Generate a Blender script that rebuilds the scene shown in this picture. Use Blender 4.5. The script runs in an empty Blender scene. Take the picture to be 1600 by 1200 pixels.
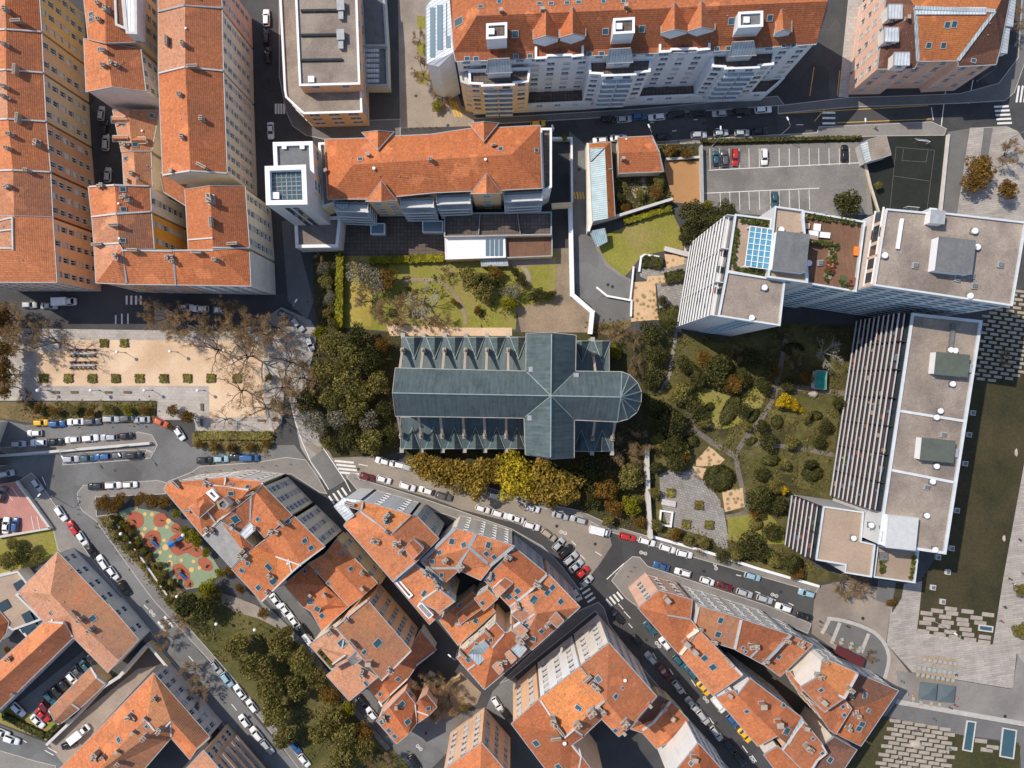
import bpy, math, random
from mathutils import Vector, Matrix
from mathutils.geometry import tessellate_polygon, intersect_ray_tri
random.seed(7)
R = random.Random(11)
SC = bpy.context.scene
COL = SC.collection
CAMH, FPX, CX, CY = 200.0, 1250.0, 800.0, 600.0
CAM = Vector((0, 0, CAMH))

def W(x, y, h=0.0):
    """survey helper: plan position (metres) of a point measured at height h"""
    s = (CAMH - h) / FPX
    return Vector(((x - CX) * s, (CY - y) * s, h))

# ------------------------------------------------------------------ objects
def tag(o, label=None, cat=None, group=None, kind=None):
    if label: o['label'] = label
    if cat: o['category'] = cat
    if group: o['group'] = group
    if kind: o['kind'] = kind
    return o

def empty(name, loc, label=None, cat=None, group=None, rz=0.0):
    o = bpy.data.objects.new(name, None)
    o.empty_display_size = 0.5
    COL.objects.link(o)
    o.location = loc
    o.rotation_euler = (0, 0, rz)
    return tag(o, label, cat, group)

def link(name, me, parent=None, mw=None):
    o = bpy.data.objects.new(name, me)
    COL.objects.link(o)
    if parent is not None: o.parent = parent
    if mw is not None: o.matrix_basis = mw
    return o

def copy_tree(o, parent=None, loc=None, rz=None, sc=None, label=None, group=None):
    c = o.copy(); COL.objects.link(c)
    if parent is not None: c.parent = parent
    if loc is not None: c.location = loc
    if rz is not None: c.rotation_euler = (0, 0, rz)
    if sc is not None: c.scale = sc
    if label: c['label'] = label
    if group: c['group'] = group
    for ch in KIDS.get(o.name, []):
        copy_tree(ch, c)
    return c
KIDS = {}
def kid(parent, ch):
    KIDS.setdefault(parent.name, []).append(ch); return ch

class MB:
    def __init__(s): s.v = []; s.f = []; s.m = []; s.uv = []; s.sm = []
    def face(s, pts, m=0, uv=None, smooth=False):
        n = len(s.v); s.v.extend([tuple(p) for p in pts])
        s.f.append(tuple(range(n, n + len(pts)))); s.m.append(m)
        s.uv.append(uv or [(p[0], p[1]) for p in pts]); s.sm.append(smooth)
    def box(s, c, d, rz=0.0, m=0, M=None):
        hx, hy, hz = d[0] / 2, d[1] / 2, d[2] / 2
        ca, sa = math.cos(rz), math.sin(rz)
        P = []
        for dz in (-hz, hz):
            for dx, dy in ((-hx, -hy), (hx, -hy), (hx, hy), (-hx, hy)):
                p = Vector((c[0] + dx * ca - dy * sa, c[1] + dx * sa + dy * ca, c[2] + dz))
                P.append(M @ p if M else p)
        for q in ((0, 3, 2, 1), (4, 5, 6, 7), (0, 1, 5, 4), (1, 2, 6, 5), (2, 3, 7, 6), (3, 0, 4, 7)):
            s.face([P[i] for i in q], m)
    def poly(s, pts, m=0):
        """flat or nearly flat polygon, any outline, facing up"""
        for t in tessellate_polygon([[Vector((p[0], p[1], 0)) for p in pts]]):
            a, b, c = (Vector(pts[i]) for i in t)
            if (b - a).cross(c - a).z < 0: b, c = c, b
            s.face([a, b, c], m)
    def prism(s, pts, z0, z1, m=0, ms=None):
        """pts: 2-D outline"""
        P = ccw([Vector((p[0], p[1])) for p in pts])
        s.poly([(p.x, p.y, z1) for p in P], m)
        n = len(P)
        for i in range(n):
            a, b = P[i], P[(i + 1) % n]
            s.face([(a.x, a.y, z0), (b.x, b.y, z0), (b.x, b.y, z1), (a.x, a.y, z1)], m if ms is None else ms)
    def tube(s, path, rad, n=6, m=0, cap=True, smooth=True):
        rings = []
        path = [Vector(p) for p in path]
        for i, p in enumerate(path):
            d = (path[min(i + 1, len(path) - 1)] - path[max(i - 1, 0)]).normalized()
            u = d.cross(Vector((0, 0, 1)) if abs(d.z) < 0.95 else Vector((1, 0, 0))).normalized()
            w = u.cross(d)
            r = rad[i] if isinstance(rad, (list, tuple)) else rad
            rings.append([p + (u * math.cos(2 * math.pi * k / n) + w * math.sin(2 * math.pi * k / n)) * r for k in range(n)])
        for i in range(len(rings) - 1):
            for k in range(n):
                s.face([rings[i][k], rings[i + 1][k], rings[i + 1][(k + 1) % n], rings[i][(k + 1) % n]], m, smooth=smooth)
        if cap:
            s.face(list(rings[-1])[::-1], m); s.face(rings[0], m)
    def cyl(s, c, r, h, n=12, m=0, r2=None):
        r2 = r if r2 is None else r2
        a = [Vector((c[0] + r * math.cos(2 * math.pi * k / n), c[1] + r * math.sin(2 * math.pi * k / n), c[2])) for k in range(n)]
        b = [Vector((c[0] + r2 * math.cos(2 * math.pi * k / n), c[1] + r2 * math.sin(2 * math.pi * k / n), c[2] + h)) for k in range(n)]
        for k in range(n):
            j = (k + 1) % n
            s.face([a[k], a[j], b[j], b[k]], m)
        s.face(b, m); s.face(a[::-1], m)
    def sphere(s, c, r, n=10, k=6, m=0, sz=1.0):
        def P(i, j):
            t = math.pi * j / k; a = 2 * math.pi * i / n
            return Vector((c[0] + r * math.sin(t) * math.cos(a), c[1] + r * math.sin(t) * math.sin(a), c[2] + r * sz * math.cos(t)))
        for j in range(k):
            for i in range(n):
                q = [P(i, j), P(i, j + 1), P(i + 1, j + 1), P(i + 1, j)]
                if j == 0: q = [q[0], q[1], q[2]]
                elif j == k - 1: q = [q[0], q[1], q[3]]
                s.face(q, m, smooth=True)
    def mesh(s, name, mats, org=(0, 0, 0), weld=False):
        me = bpy.data.meshes.new(name)
        ox, oy, oz = org
        me.from_pydata([(x - ox, y - oy, z - oz) for x, y, z in s.v], [], s.f)
        for m in (mats if isinstance(mats, (list, tuple)) else [mats]): me.materials.append(m)
        me.polygons.foreach_set('material_index', s.m)
        me.polygons.foreach_set('use_smooth', s.sm)
        l = me.uv_layers.new(name='UVMap')
        l.data.foreach_set('uv', [c for u in s.uv for p in u for c in p])
        if weld:
            import bmesh
            b = bmesh.new(); b.from_mesh(me); bmesh.ops.remove_doubles(b, verts=b.verts, dist=0.002); b.to_mesh(me); b.free()
        me.update(); return me
    def build(s, name, mats, parent=None, org=None, weld=False):
        if org is None: org = parent.location if parent is not None else (0, 0, 0)
        me = s.mesh(name, mats, org, weld)
        o = link(name, me, parent)
        if parent is None: o.location = org
        else: kid(parent, o)
        return o

def ccw(P):
    a = sum(P[i].x * P[(i + 1) % len(P)].y - P[(i + 1) % len(P)].x * P[i].y for i in range(len(P)))
    return P if a > 0 else P[::-1]

def smooth_path(pts, n=6, closed=False):
    """Catmull-Rom through 2-D points"""
    out = []; N = len(pts)
    for i in range(N if closed else N - 1):
        p = [pts[(i + k) % N] if closed else pts[min(max(i + k, 0), N - 1)] for k in (-1, 0, 1, 2)]
        for j in range(n):
            t = j / n
            out.append(tuple(0.5 * (2 * p[1][d] + (p[2][d] - p[0][d]) * t + (2 * p[0][d] - 5 * p[1][d] + 4 * p[2][d] - p[3][d]) * t * t
                             + (3 * p[1][d] - p[0][d] - 3 * p[2][d] + p[3][d]) * t ** 3) for d in (0, 1)))
    if not closed: out.append(tuple(pts[-1][:2]))
    return out

# ------------------------------------------------------------------ materials
def newmat(name):
    m = bpy.data.materials.new(name); m.use_nodes = True
    nt = m.node_tree; b = nt.nodes['Principled BSDF']
    return m, nt, b

def nd(nt, t, **kw):
    n = nt.nodes.new(t)
    for k, v in kw.items():
        if k.startswith('i_'):
            key = k[2:]
            n.inputs[int(key) if key.isdigit() else key.replace('_', ' ')].default_value = v
        else: setattr(n, k, v)
    return n

def rgba(c): return (c[0], c[1], c[2], 1.0)

def ramp(nt, fac, stops):
    r = nt.nodes.new('ShaderNodeValToRGB')
    e = r.color_ramp.elements
    while len(e) < len(stops): e.new(0.5)
    for k, (p, c) in enumerate(stops):
        e[k].position = p; e[k].color = rgba(c) if isinstance(c, (tuple, list)) else (c, c, c, 1)
    nt.links.new(fac, r.inputs[0]); return r.outputs[0]

def mixc(nt, fac, a, b, mode='MIX'):
    m = nt.nodes.new('ShaderNodeMix'); m.data_type = 'RGBA'; m.blend_type = mode
    for s, i in ((fac, 0), (a, 6), (b, 7)):
        if hasattr(s, 'is_output'): nt.links.new(s, m.inputs[i])
        else: m.inputs[i].default_value = s if i == 0 else rgba(s)
    return m.outputs[2]

def pos(nt):
    return nt.nodes.new('ShaderNodeNewGeometry').outputs['Position']

def noise(nt, vec, scale, detail=4, rough=0.6, out='Fac'):
    n = nd(nt, 'ShaderNodeTexNoise', i_Scale=scale, i_Detail=detail, i_Roughness=rough)
    nt.links.new(vec, n.inputs['Vector']); return n.outputs[out]

def bump(nt, b, h, strength=0.4, dist=0.05):
    n = nd(nt, 'ShaderNodeBump', i_Strength=strength, i_Distance=dist)
    nt.links.new(h, n.inputs['Height']); nt.links.new(n.outputs[0], b.inputs['Normal'])

MATS = {}
def M(key, fn=None, *a, **k):
    if key not in MATS: MATS[key] = fn(key, *a, **k)
    return MATS[key]

def plain(name, col, rough=0.6, metal=0.0, var=0.12, scale=0.8, spec=0.4):
    m, nt, b = newmat(name)
    p = pos(nt)
    d = tuple(c * (1 - var) for c in col); u = tuple(min(1, c * (1 + var)) for c in col)
    c = ramp(nt, noise(nt, p, scale, 5, 0.65), [(0.3, d), (0.7, u)])
    nt.links.new(c, b.inputs['Base Color'])
    b.inputs['Roughness'].default_value = rough; b.inputs['Metallic'].default_value = metal
    b.inputs['Specular IOR Level'].default_value = spec
    return m

def tilemat(name, c1, c2, dark, old=0.35):
    """clay roof tiles: rows and columns in UV metres, per-tile colour, moss and run-off streaks"""
    m, nt, b = newmat(name)
    uv = nt.nodes.new('ShaderNodeUVMap').outputs[0]
    br = nd(nt, 'ShaderNodeTexBrick', i_Scale=1.0, i_Mortar_Size=0.012, i_Mortar_Smooth=0.4, i_Bias=0.0, i_Brick_Width=0.55, i_Row_Height=0.62)
    br.offset = 0.5
    br.inputs['Color1'].default_value = rgba(c1); br.inputs['Color2'].default_value = rgba(c2)
    br.inputs['Mortar'].default_value = rgba(tuple(x * 0.6 for x in c1))
    nt.links.new(uv, br.inputs['Vector'])
    wv = nd(nt, 'ShaderNodeTexWave', i_Scale=0.314 / 0.42, i_Distortion=0.4, i_Detail=1.0); wv.bands_direction = 'Y'
    nt.links.new(uv, wv.inputs['Vector'])
    p = pos(nt)
    big = ramp(nt, noise(nt, p, 0.09, 5, 0.65), [(0.36, 0.0), (0.66, 1.0)])
    c = mixc(nt, big, br.outputs['Color'], dark)
    fmul = nd(nt, 'ShaderNodeMath', operation='MULTIPLY'); fmul.inputs[1].default_value = old
    nt.links.new(big, fmul.inputs[0])
    c = mixc(nt, fmul.outputs[0], br.outputs['Color'], dark)
    # streaks down the slope
    mp = nd(nt, 'ShaderNodeMapping'); mp.inputs['Scale'].default_value = (1.3, 0.09, 1)
    nt.links.new(uv, mp.inputs[0])
    st = ramp(nt, noise(nt, mp.outputs[0], 1.0, 4, 0.7), [(0.52, 0.0), (0.8, 0.5)])
    c = mixc(nt, st, c, tuple(x * 0.55 for x in dark))
    oi = nt.nodes.new('ShaderNodeObjectInfo').outputs['Random']
    sh = nd(nt, 'ShaderNodeVectorMath', operation='ADD'); cb = nd(nt, 'ShaderNodeCombineXYZ'); ml = nd(nt, 'ShaderNodeMath', operation='MULTIPLY'); ml.inputs[1].default_value = 300
    nt.links.new(oi, ml.inputs[0]); nt.links.new(ml.outputs[0], cb.inputs[0]); nt.links.new(p, sh.inputs[0]); nt.links.new(cb.outputs[0], sh.inputs[1])
    c = mixc(nt, 1.0, c, ramp(nt, oi, [(0.0, (0.76, 0.75, 0.78)), (0.35, (1.0, 1.0, 1.0)), (0.7, (1.06, 1.18, 1.3)), (1.0, (0.9, 0.82, 0.75))]), 'MULTIPLY')
    c = mixc(nt, ramp(nt, noise(nt, sh.outputs[0], 0.16, 3, 0.5), [(0.60, 0.0), (0.64, 0.55)]), c, tuple(min(1, x * 1.18) for x in c1))
    c = mixc(nt, ramp(nt, noise(nt, sh.outputs[0], 0.28, 6, 0.75), [(0.56, 0.0), (0.78, 0.7)]), c, (0.10, 0.065, 0.045))
    # single pale or lichen tiles
    vo = nd(nt, 'ShaderNodeTexVoronoi', i_Scale=1.1); nt.links.new(p, vo.inputs['Vector'])
    sp = ramp(nt, vo.outputs['Distance'], [(0.07, 0.45), (0.13, 0.0)])
    c = mixc(nt, sp, c, (0.55, 0.36, 0.2))
    fine = ramp(nt, noise(nt, p, 2.2, 3, 0.7), [(0.25, 0.72), (0.75, 1.22)])
    c = mixc(nt, 1.0, c, fine, 'MULTIPLY')
    c = mixc(nt, 1.0, c, ramp(nt, wv.outputs['Fac'], [(0.0, 0.86), (0.4, 1.0), (1.0, 1.02)]), 'MULTIPLY')
    nt.links.new(c, b.inputs['Base Color'])
    b.inputs['Roughness'].default_value = 0.82; b.inputs['Specular IOR Level'].default_value = 0.25
    bump(nt, b, wv.outputs['Fac'], 0.5, 0.05)
    return m

def metalmat(name, col, seam=0.55, rough=0.45, streak=0.5, line=1.0):
    """standing-seam or slate sheet roof; UV metres"""
    m, nt, b = newmat(name)
    uv = nt.nodes.new('ShaderNodeUVMap').outputs[0]
    wv = nd(nt, 'ShaderNodeTexWave', i_Scale=0.314 / seam, i_Distortion=0.0)
    nt.links.new(uv, wv.inputs['Vector'])
    ln = ramp(nt, wv.outputs['Fac'], [(0.86, 0.0), (0.97, line)])
    p = pos(nt)
    mp = nd(nt, 'ShaderNodeMapping'); mp.inputs['Scale'].default_value = (1.6, 0.12, 1)
    nt.links.new(uv, mp.inputs[0])
    st = ramp(nt, noise(nt, mp.outputs[0], 1.0, 5, 0.7), [(0.35, 0.0), (0.8, 1.0)])
    n1 = noise(nt, p, 0.5, 5, 0.7)
    c = ramp(nt, n1, [(0.3, tuple(x * 0.75 for x in col)), (0.7, tuple(x * 1.25 for x in col))])
    fm = nd(nt, 'ShaderNodeMath', operation='MULTIPLY'); fm.inputs[1].default_value = streak
    nt.links.new(st, fm.inputs[0])
    c = mixc(nt, fm.outputs[0], c, tuple(min(1, x * 1.9 + 0.03) for x in col))
    c = mixc(nt, ramp(nt, noise(nt, p, 0.17, 7, 0.75), [(0.5, 0.0), (0.72, 0.6)]), c, tuple(x * 0.5 for x in col))
    c = mixc(nt, ln, c, tuple(x * 0.55 for x in col))
    nt.links.new(c, b.inputs['Base Color'])
    b.inputs['Roughness'].default_value = rough; b.inputs['Specular IOR Level'].default_value = 0.4
    bump(nt, b, ln, 0.5, 0.04)
    return m

def groundmat(name, c1, c2, s1=0.25, c3=None, s3=0.05, fine=1.6, rough=0.9, bumpd=0.03, amt=0.18, spots=None, patch=0):
    m, nt, b = newmat(name)
    p = pos(nt)
    c = ramp(nt, noise(nt, p, s1, 6, 0.65), [(0.32, c1), (0.68, c2)])
    if c3: c = mixc(nt, ramp(nt, noise(nt, p, s3, 4, 0.6), [(0.45, 0.0), (0.65, 0.8)]), c, c3)
    if spots:
        vo = nd(nt, 'ShaderNodeTexVoronoi', i_Scale=spots[0]); nt.links.new(p, vo.inputs['Vector'])
        c = mixc(nt, ramp(nt, vo.outputs['Distance'], [(spots[1] * 0.6, 0.7), (spots[1], 0.0)]), c, spots[2])
    if patch:
        mp = nd(nt, 'ShaderNodeMapping'); mp.inputs['Rotation'].default_value = (0, 0, .7); nt.links.new(p, mp.inputs[0])
        v2 = nd(nt, 'ShaderNodeTexVoronoi', i_Scale=.11); v2.distance = 'MANHATTAN'; nt.links.new(mp.outputs[0], v2.inputs['Vector'])
        c = mixc(nt, 1.0, c, ramp(nt, v2.outputs['Color'], [(0.2, 1 - patch), (0.25, 1.0), (0.75, 1.0), (0.8, 1 + patch)]), 'MULTIPLY')
        c = mixc(nt, ramp(nt, noise(nt, p, .45, 6, .8), [(0.60, 0.0), (0.74, patch * 2)]), c, tuple(x * .45 for x in c1))
    f = noise(nt, p, fine, 4, 0.75)
    c = mixc(nt, 1.0, c, ramp(nt, f, [(0.2, 1 - amt * 1.6), (0.8, 1 + amt * 1.6)]), 'MULTIPLY')
    nt.links.new(c, b.inputs['Base Color'])
    b.inputs['Roughness'].default_value = rough; b.inputs['Specular IOR Level'].default_value = 0.25
    bump(nt, b, f, 0.5, bumpd)
    return m

def slabmat(name, c1, c2, mortar, bw, bh, rot=0.0, ms=0.03, off=0.5, rough=0.85):
    """paving laid in the ground plane"""
    m, nt, b = newmat(name)
    p = pos(nt)
    mp = nd(nt, 'ShaderNodeMapping'); mp.inputs['Rotation'].default_value = (0, 0, rot)
    nt.links.new(p, mp.inputs[0])
    br = nd(nt, 'ShaderNodeTexBrick', i_Scale=1.0, i_Mortar_Size=ms, i_Mortar_Smooth=0.2, i_Brick_Width=bw, i_Row_Height=bh)
    br.offset = off
    br.inputs['Color1'].default_value = rgba(c1); br.inputs['Color2'].default_value = rgba(c2); br.inputs['Mortar'].default_value = rgba(mortar)
    nt.links.new(mp.outputs[0], br.inputs['Vector'])
    c = mixc(nt, 1.0, br.outputs['Color'], ramp(nt, noise(nt, p, 0.22, 6, 0.7), [(0.25, 0.72), (0.75, 1.2)]), 'MULTIPLY')
    nt.links.new(c, b.inputs['Base Color'])
    b.inputs['Roughness'].default_value = rough; b.inputs['Specular IOR Level'].default_value = 0.3
    return m

def wallmat(name, col, var=0.1):
    """rendered facade: blotches, faint rain streaks"""
    m, nt, b = newmat(name)
    p = pos(nt)
    c = ramp(nt, noise(nt, p, 0.35, 5, 0.65), [(0.3, tuple(x * (1 - var) for x in col)), (0.7, tuple(min(1, x * (1 + var)) for x in col))])
    mp = nd(nt, 'ShaderNodeMapping'); mp.inputs['Scale'].default_value = (1.2, 1.2, 0.06)
    nt.links.new(p, mp.inputs[0])
    st = ramp(nt, noise(nt, mp.outputs[0], 1.0, 4, 0.7), [(0.55, 0.0), (0.85, 0.45)])
    c = mixc(nt, st, c, tuple(x * 0.6 for x in col))
    nt.links.new(c, b.inputs['Base Color'])
    b.inputs['Roughness'].default_value = 0.85; b.inputs['Specular IOR Level'].default_value = 0.25
    return m

def leafmat(name, c1, c2, trans=0.42):
    m, nt, b = newmat(name)
    g = nt.nodes.new('ShaderNodeNewGeometry')
    c = ramp(nt, g.outputs['Random Per Island'], [(0.0, c1), (0.55, tuple((a + d) / 2 for a, d in zip(c1, c2))), (1.0, c2)])
    c = mixc(nt, 1.0, c, ramp(nt, noise(nt, g.outputs['Position'], 0.3, 3, 0.6), [(0.3, 0.7), (0.7, 1.3)]), 'MULTIPLY')
    nt.links.new(c, b.inputs['Base Color'])
    b.inputs['Roughness'].default_value = 0.7; b.inputs['Specular IOR Level'].default_value = 0.2
    t = nt.nodes.new('ShaderNodeBsdfTranslucent'); nt.links.new(c, t.inputs[0])
    mx = nt.nodes.new('ShaderNodeMixShader'); mx.inputs[0].default_value = trans
    nt.links.new(b.outputs[0], mx.inputs[1]); nt.links.new(t.outputs[0], mx.inputs[2])
    nt.links.new(mx.outputs[0], nt.nodes['Material Output'].inputs[0])
    return m

def glassmat(name, col=(0.03, 0.05, 0.06), rough=0.08):
    m, nt, b = newmat(name)
    b.inputs['Base Color'].default_value = rgba(col); b.inputs['Roughness'].default_value = rough
    b.inputs['Specular IOR Level'].default_value = 0.9
    return m

def paint(name, col, rough=0.3):
    m, nt, b = newmat(name)
    p = pos(nt)
    c = ramp(nt, noise(nt, p, 3.0, 4, 0.7), [(0.35, tuple(x * 0.88 for x in col)), (0.7, tuple(min(1, x * 1.08) for x in col))])
    nt.links.new(c, b.inputs['Base Color'])
    b.inputs['Roughness'].default_value = rough; b.inputs['Coat Weight'].default_value = 0.5
    return m

T1 = tilemat('clay_tile_orange', (0.64, 0.226, 0.092), (0.54, 0.178, 0.07), (0.37, 0.13, 0.065))
T2 = tilemat('clay_tile_russet', (0.50, 0.165, 0.07), (0.40, 0.13, 0.052), (0.26, 0.105, 0.055), 0.6)
T3 = tilemat('clay_tile_pale', (0.62, 0.285, 0.155), (0.52, 0.225, 0.12), (0.38, 0.19, 0.115), 0.5)
T4 = tilemat('clay_tile_mottled', (0.45, 0.17, 0.085), (0.44, 0.22, 0.09), (0.25, 0.125, 0.10), 0.6)
T5 = tilemat('clay_tile_brown', (0.21, 0.095, 0.06), (0.17, 0.08, 0.052), (0.12, 0.062, 0.045), 0.5)
T6 = tilemat('clay_tile_bright', (0.66, 0.235, 0.075), (0.57, 0.19, 0.06), (0.39, 0.145, 0.065), 0.5)
ZINC = metalmat('zinc_sheet', (0.36, 0.42, 0.45), 0.6, 0.45, 0.3)
ZINCW = metalmat('pale_metal_sheet', (0.55, 0.59, 0.62), 0.7, 0.4, 0.3)
SLATE = metalmat('church_slate', (0.066, 0.092, 0.097), 0.9, 0.5, 0.85, 0.15)
FIBRO = metalmat('corrugated_cement', (0.30, 0.29, 0.28), 0.35, 0.9, 0.2)
BLUEZ = metalmat('blue_grey_sheet', (0.30, 0.42, 0.46), 0.5, 0.4, 0.2)
GUT = plain('zinc_gutter', (0.33, 0.345, 0.355), 0.5, 0.0, 0.15, 1.0)
TRIM = plain('pale_coping', (0.52, 0.50, 0.475), 0.7, 0, 0.12, 0.7)
WHITE = plain('white_paint', (0.78, 0.79, 0.80), 0.6, 0, 0.06, 0.6)
CHIMM = plain('chimney_render', (0.30, 0.235, 0.18), 0.9, 0, 0.3, 1.5)
BRICKM = plain('chimney_brick', (0.40, 0.17, 0.09), 0.9, 0, 0.3, 1.5)
CAPM = plain('chimney_cap', (0.36, 0.32, 0.27), 0.85, 0, 0.25, 2.0)
POT = plain('terracotta_pot', (0.30, 0.12, 0.06), 0.8, 0, 0.2, 2.0)
DARK = plain('dark_gap', (0.03, 0.03, 0.035), 0.8, 0, 0.3, 1.0)
IRON = plain('dark_iron', (0.04, 0.043, 0.048), 0.5, 0.3, 0.2, 1.0)
GLASS = glassmat('window_glass')
GLASSB = glassmat('rooflight_glass', (0.03, 0.08, 0.10), 0.12)
GLASSL = glassmat('pale_glass', (0.12, 0.19, 0.23), 0.2)
GLASST = plain('teal_glazing', (.10, .21, .26), .25, 0, .25, .3)
POOL = plain('teal_panel', (0.045, 0.10, 0.125), 0.45, 0, 0.08, 0.5)
BLIND = plain('roller_blind', (0.55, 0.54, 0.52), 0.7, 0, 0.1, 0.5)
SHUT = plain('wood_shutter', (0.30, 0.27, 0.24), 0.8, 0, 0.2, 0.5)
GRAVEL = groundmat('roof_gravel', (0.26, 0.215, 0.18), (0.34, 0.285, 0.235), 0.25, (0.17, 0.14, 0.125), 0.1, 3.0, 0.95, 0.02, 0.22, None, .12)
GRAVELW = groundmat('warm_roof_gravel', (0.38, 0.285, 0.21), (0.44, 0.335, 0.25), 0.2, (0.28, 0.215, 0.165), 0.1, 3.0, 0.95, 0.02, 0.15, None, .1)
FELT = groundmat('grey_roof_felt', (0.13, 0.135, 0.14), (0.18, 0.185, 0.19), 0.5, None, 0.1, 1.5, 0.9, 0.01, 0.12)
FELTG = groundmat('green_grey_felt', (0.085, 0.10, 0.085), (0.11, 0.125, 0.105), 0.5, None, 0.1, 1.5, 0.9, 0.01, 0.1)
WCOP = plain('metal_coping', (0.58, 0.61, 0.63), 0.5, 0, .1, .5)
PAVR = slabmat('terrace_pavers', (0.13, 0.10, 0.085), (0.17, 0.13, 0.105), (0.07, 0.06, 0.055), 0.9, 0.9, 0, 0.06, 0.0)
DECK = slabmat('timber_deck', (0.22, 0.12, 0.075), (0.175, 0.095, 0.06), (0.08, 0.045, 0.03), 3.0, 0.25, 1.45, 0.02)
# ------------------------------------------------------------------ buildings
def offset(P, d):
    """inset a CCW outline by d metres"""
    n = len(P); out = []
    for i in range(n):
        a, b, c = P[i - 1], P[i], P[(i + 1) % n]
        e1 = (b - a); e2 = (c - b)
        if e1.length < 1e-6 or e2.length < 1e-6: out.append(b.copy()); continue
        n1 = Vector((-e1.y, e1.x)).normalized(); n2 = Vector((-e2.y, e2.x)).normalized()
        m = n1 + n2
        if m.length < 0.2: out.append(b + n1 * d); continue
        m.normalize(); k = d / max(0.35, m.dot(n1))
        out.append(b + m * k)
    return out

def window_mesh(w, h, style, sur):
    key = ('win', w, h, style, sur)
    if key in MATS: return MATS[key]
    b = MB(); r = 0.15
    fw = 0.13                                   # stone surround, proud of the wall
    if sur is not None:
        b.box((-w / 2 - fw / 2, 0.02, h / 2), (fw, 0.06, h + 2 * fw), m=2)
        b.box((w / 2 + fw / 2, 0.02, h / 2), (fw, 0.06, h + 2 * fw), m=2)
        b.box((0, 0.02, h + fw / 2), (w, 0.06, fw), m=2)
        b.box((0, 0.07, -fw / 2), (w + 0.24, 0.26, fw), m=2)
    else:
        b.box((0, 0.05, -0.04), (w + 0.1, 0.2, 0.08), m=0)
    f = 0.075
    for sx in (-1, 1): b.box((sx * (w / 2 - f / 2), -r + 0.03, h / 2), (f, 0.06, h), m=0)
    b.box((0, -r + 0.03, h - f / 2), (w, 0.06, f), m=0); b.box((0, -r + 0.03, f / 2), (w, 0.06, f), m=0)
    b.box((0, -r + 0.035, h / 2), (0.07, 0.06, h - 0.1), m=0)
    b.face([(-w / 2, -r, 0), (w / 2, -r, 0), (w / 2, -r, h), (-w / 2, -r, h)][::-1], 1)
    if style == 1: b.box((0, -0.06, h * 0.62), (w - 0.02, 0.05, h * 0.76), m=3)
    if style == 2: b.box((0, -0.06, h * 0.5), (w - 0.02, 0.05, h * 0.98), m=3)
    if style == 3:
        for sx in (-1, 1): b.box((sx * (w * 0.78 + fw * 0.5), 0.06, h / 2), (w * 0.46, 0.05, h), m=4)
    if style == 4:                               # little guard rail
        for z in (0.15, 0.9): b.box((0, 0.06, z), (w, 0.04, 0.05), m=5)
        for k in range(7): b.box((-w / 2 + w * k / 6, 0.06, 0.5), (0.025, 0.03, 0.8), m=5)
    me = b.mesh('window', [WHITE, GLASS, sur or WHITE, BLIND, SHUT, IRON])
    MATS[key] = me
    return me

JIT = [0]; ALLB = []
class Bld:
    def __init__(s, name, label, cat='building', group=None):
        s.name, s.label, s.cat, s.group = name, label, cat, group
        s.root = None; s.tris = []; s.nwin = 0; s.dir = 0.0; s.extra = []; ALLB.append(s)
    def ensure(s, P):
        if s.root is None:
            c = sum((Vector((p.x, p.y, 0)) for p in P), Vector()) / len(P)
            s.root = empty(s.name, c, s.label, s.cat, s.group)
    def hit(s, x, y, k=0):
        d = W(x, y, 0) - CAM; best = None
        for a, b, c in s.tris:
            q = intersect_ray_tri(a, b, c, d, CAM, True)
            if q is not None and (best is None or q.z > best[0].z):
                n = (b - a).cross(c - a).normalized()
                best = (q, n if n.z > 0 else -n)
        if best is None and k < 12 and s.tris:      # just off the roof: step towards its middle
            c = s.root.location; z = s.tris[0][0].z; f = FPX / (CAMH - z)
            cx, cy = CX + c.x * f, CY - c.y * f; t = min(1, 2.5 / max(1, math.hypot(cx - x, cy - y)))
            return s.hit(x + (cx - x) * t, y + (cy - y) * t, k + 1)
        if best is None: best = (W(x, y, max((q.z for t in s.tris for q in t), default=10) - 1), Vector((0, 0, 1)))
        return best

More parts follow.
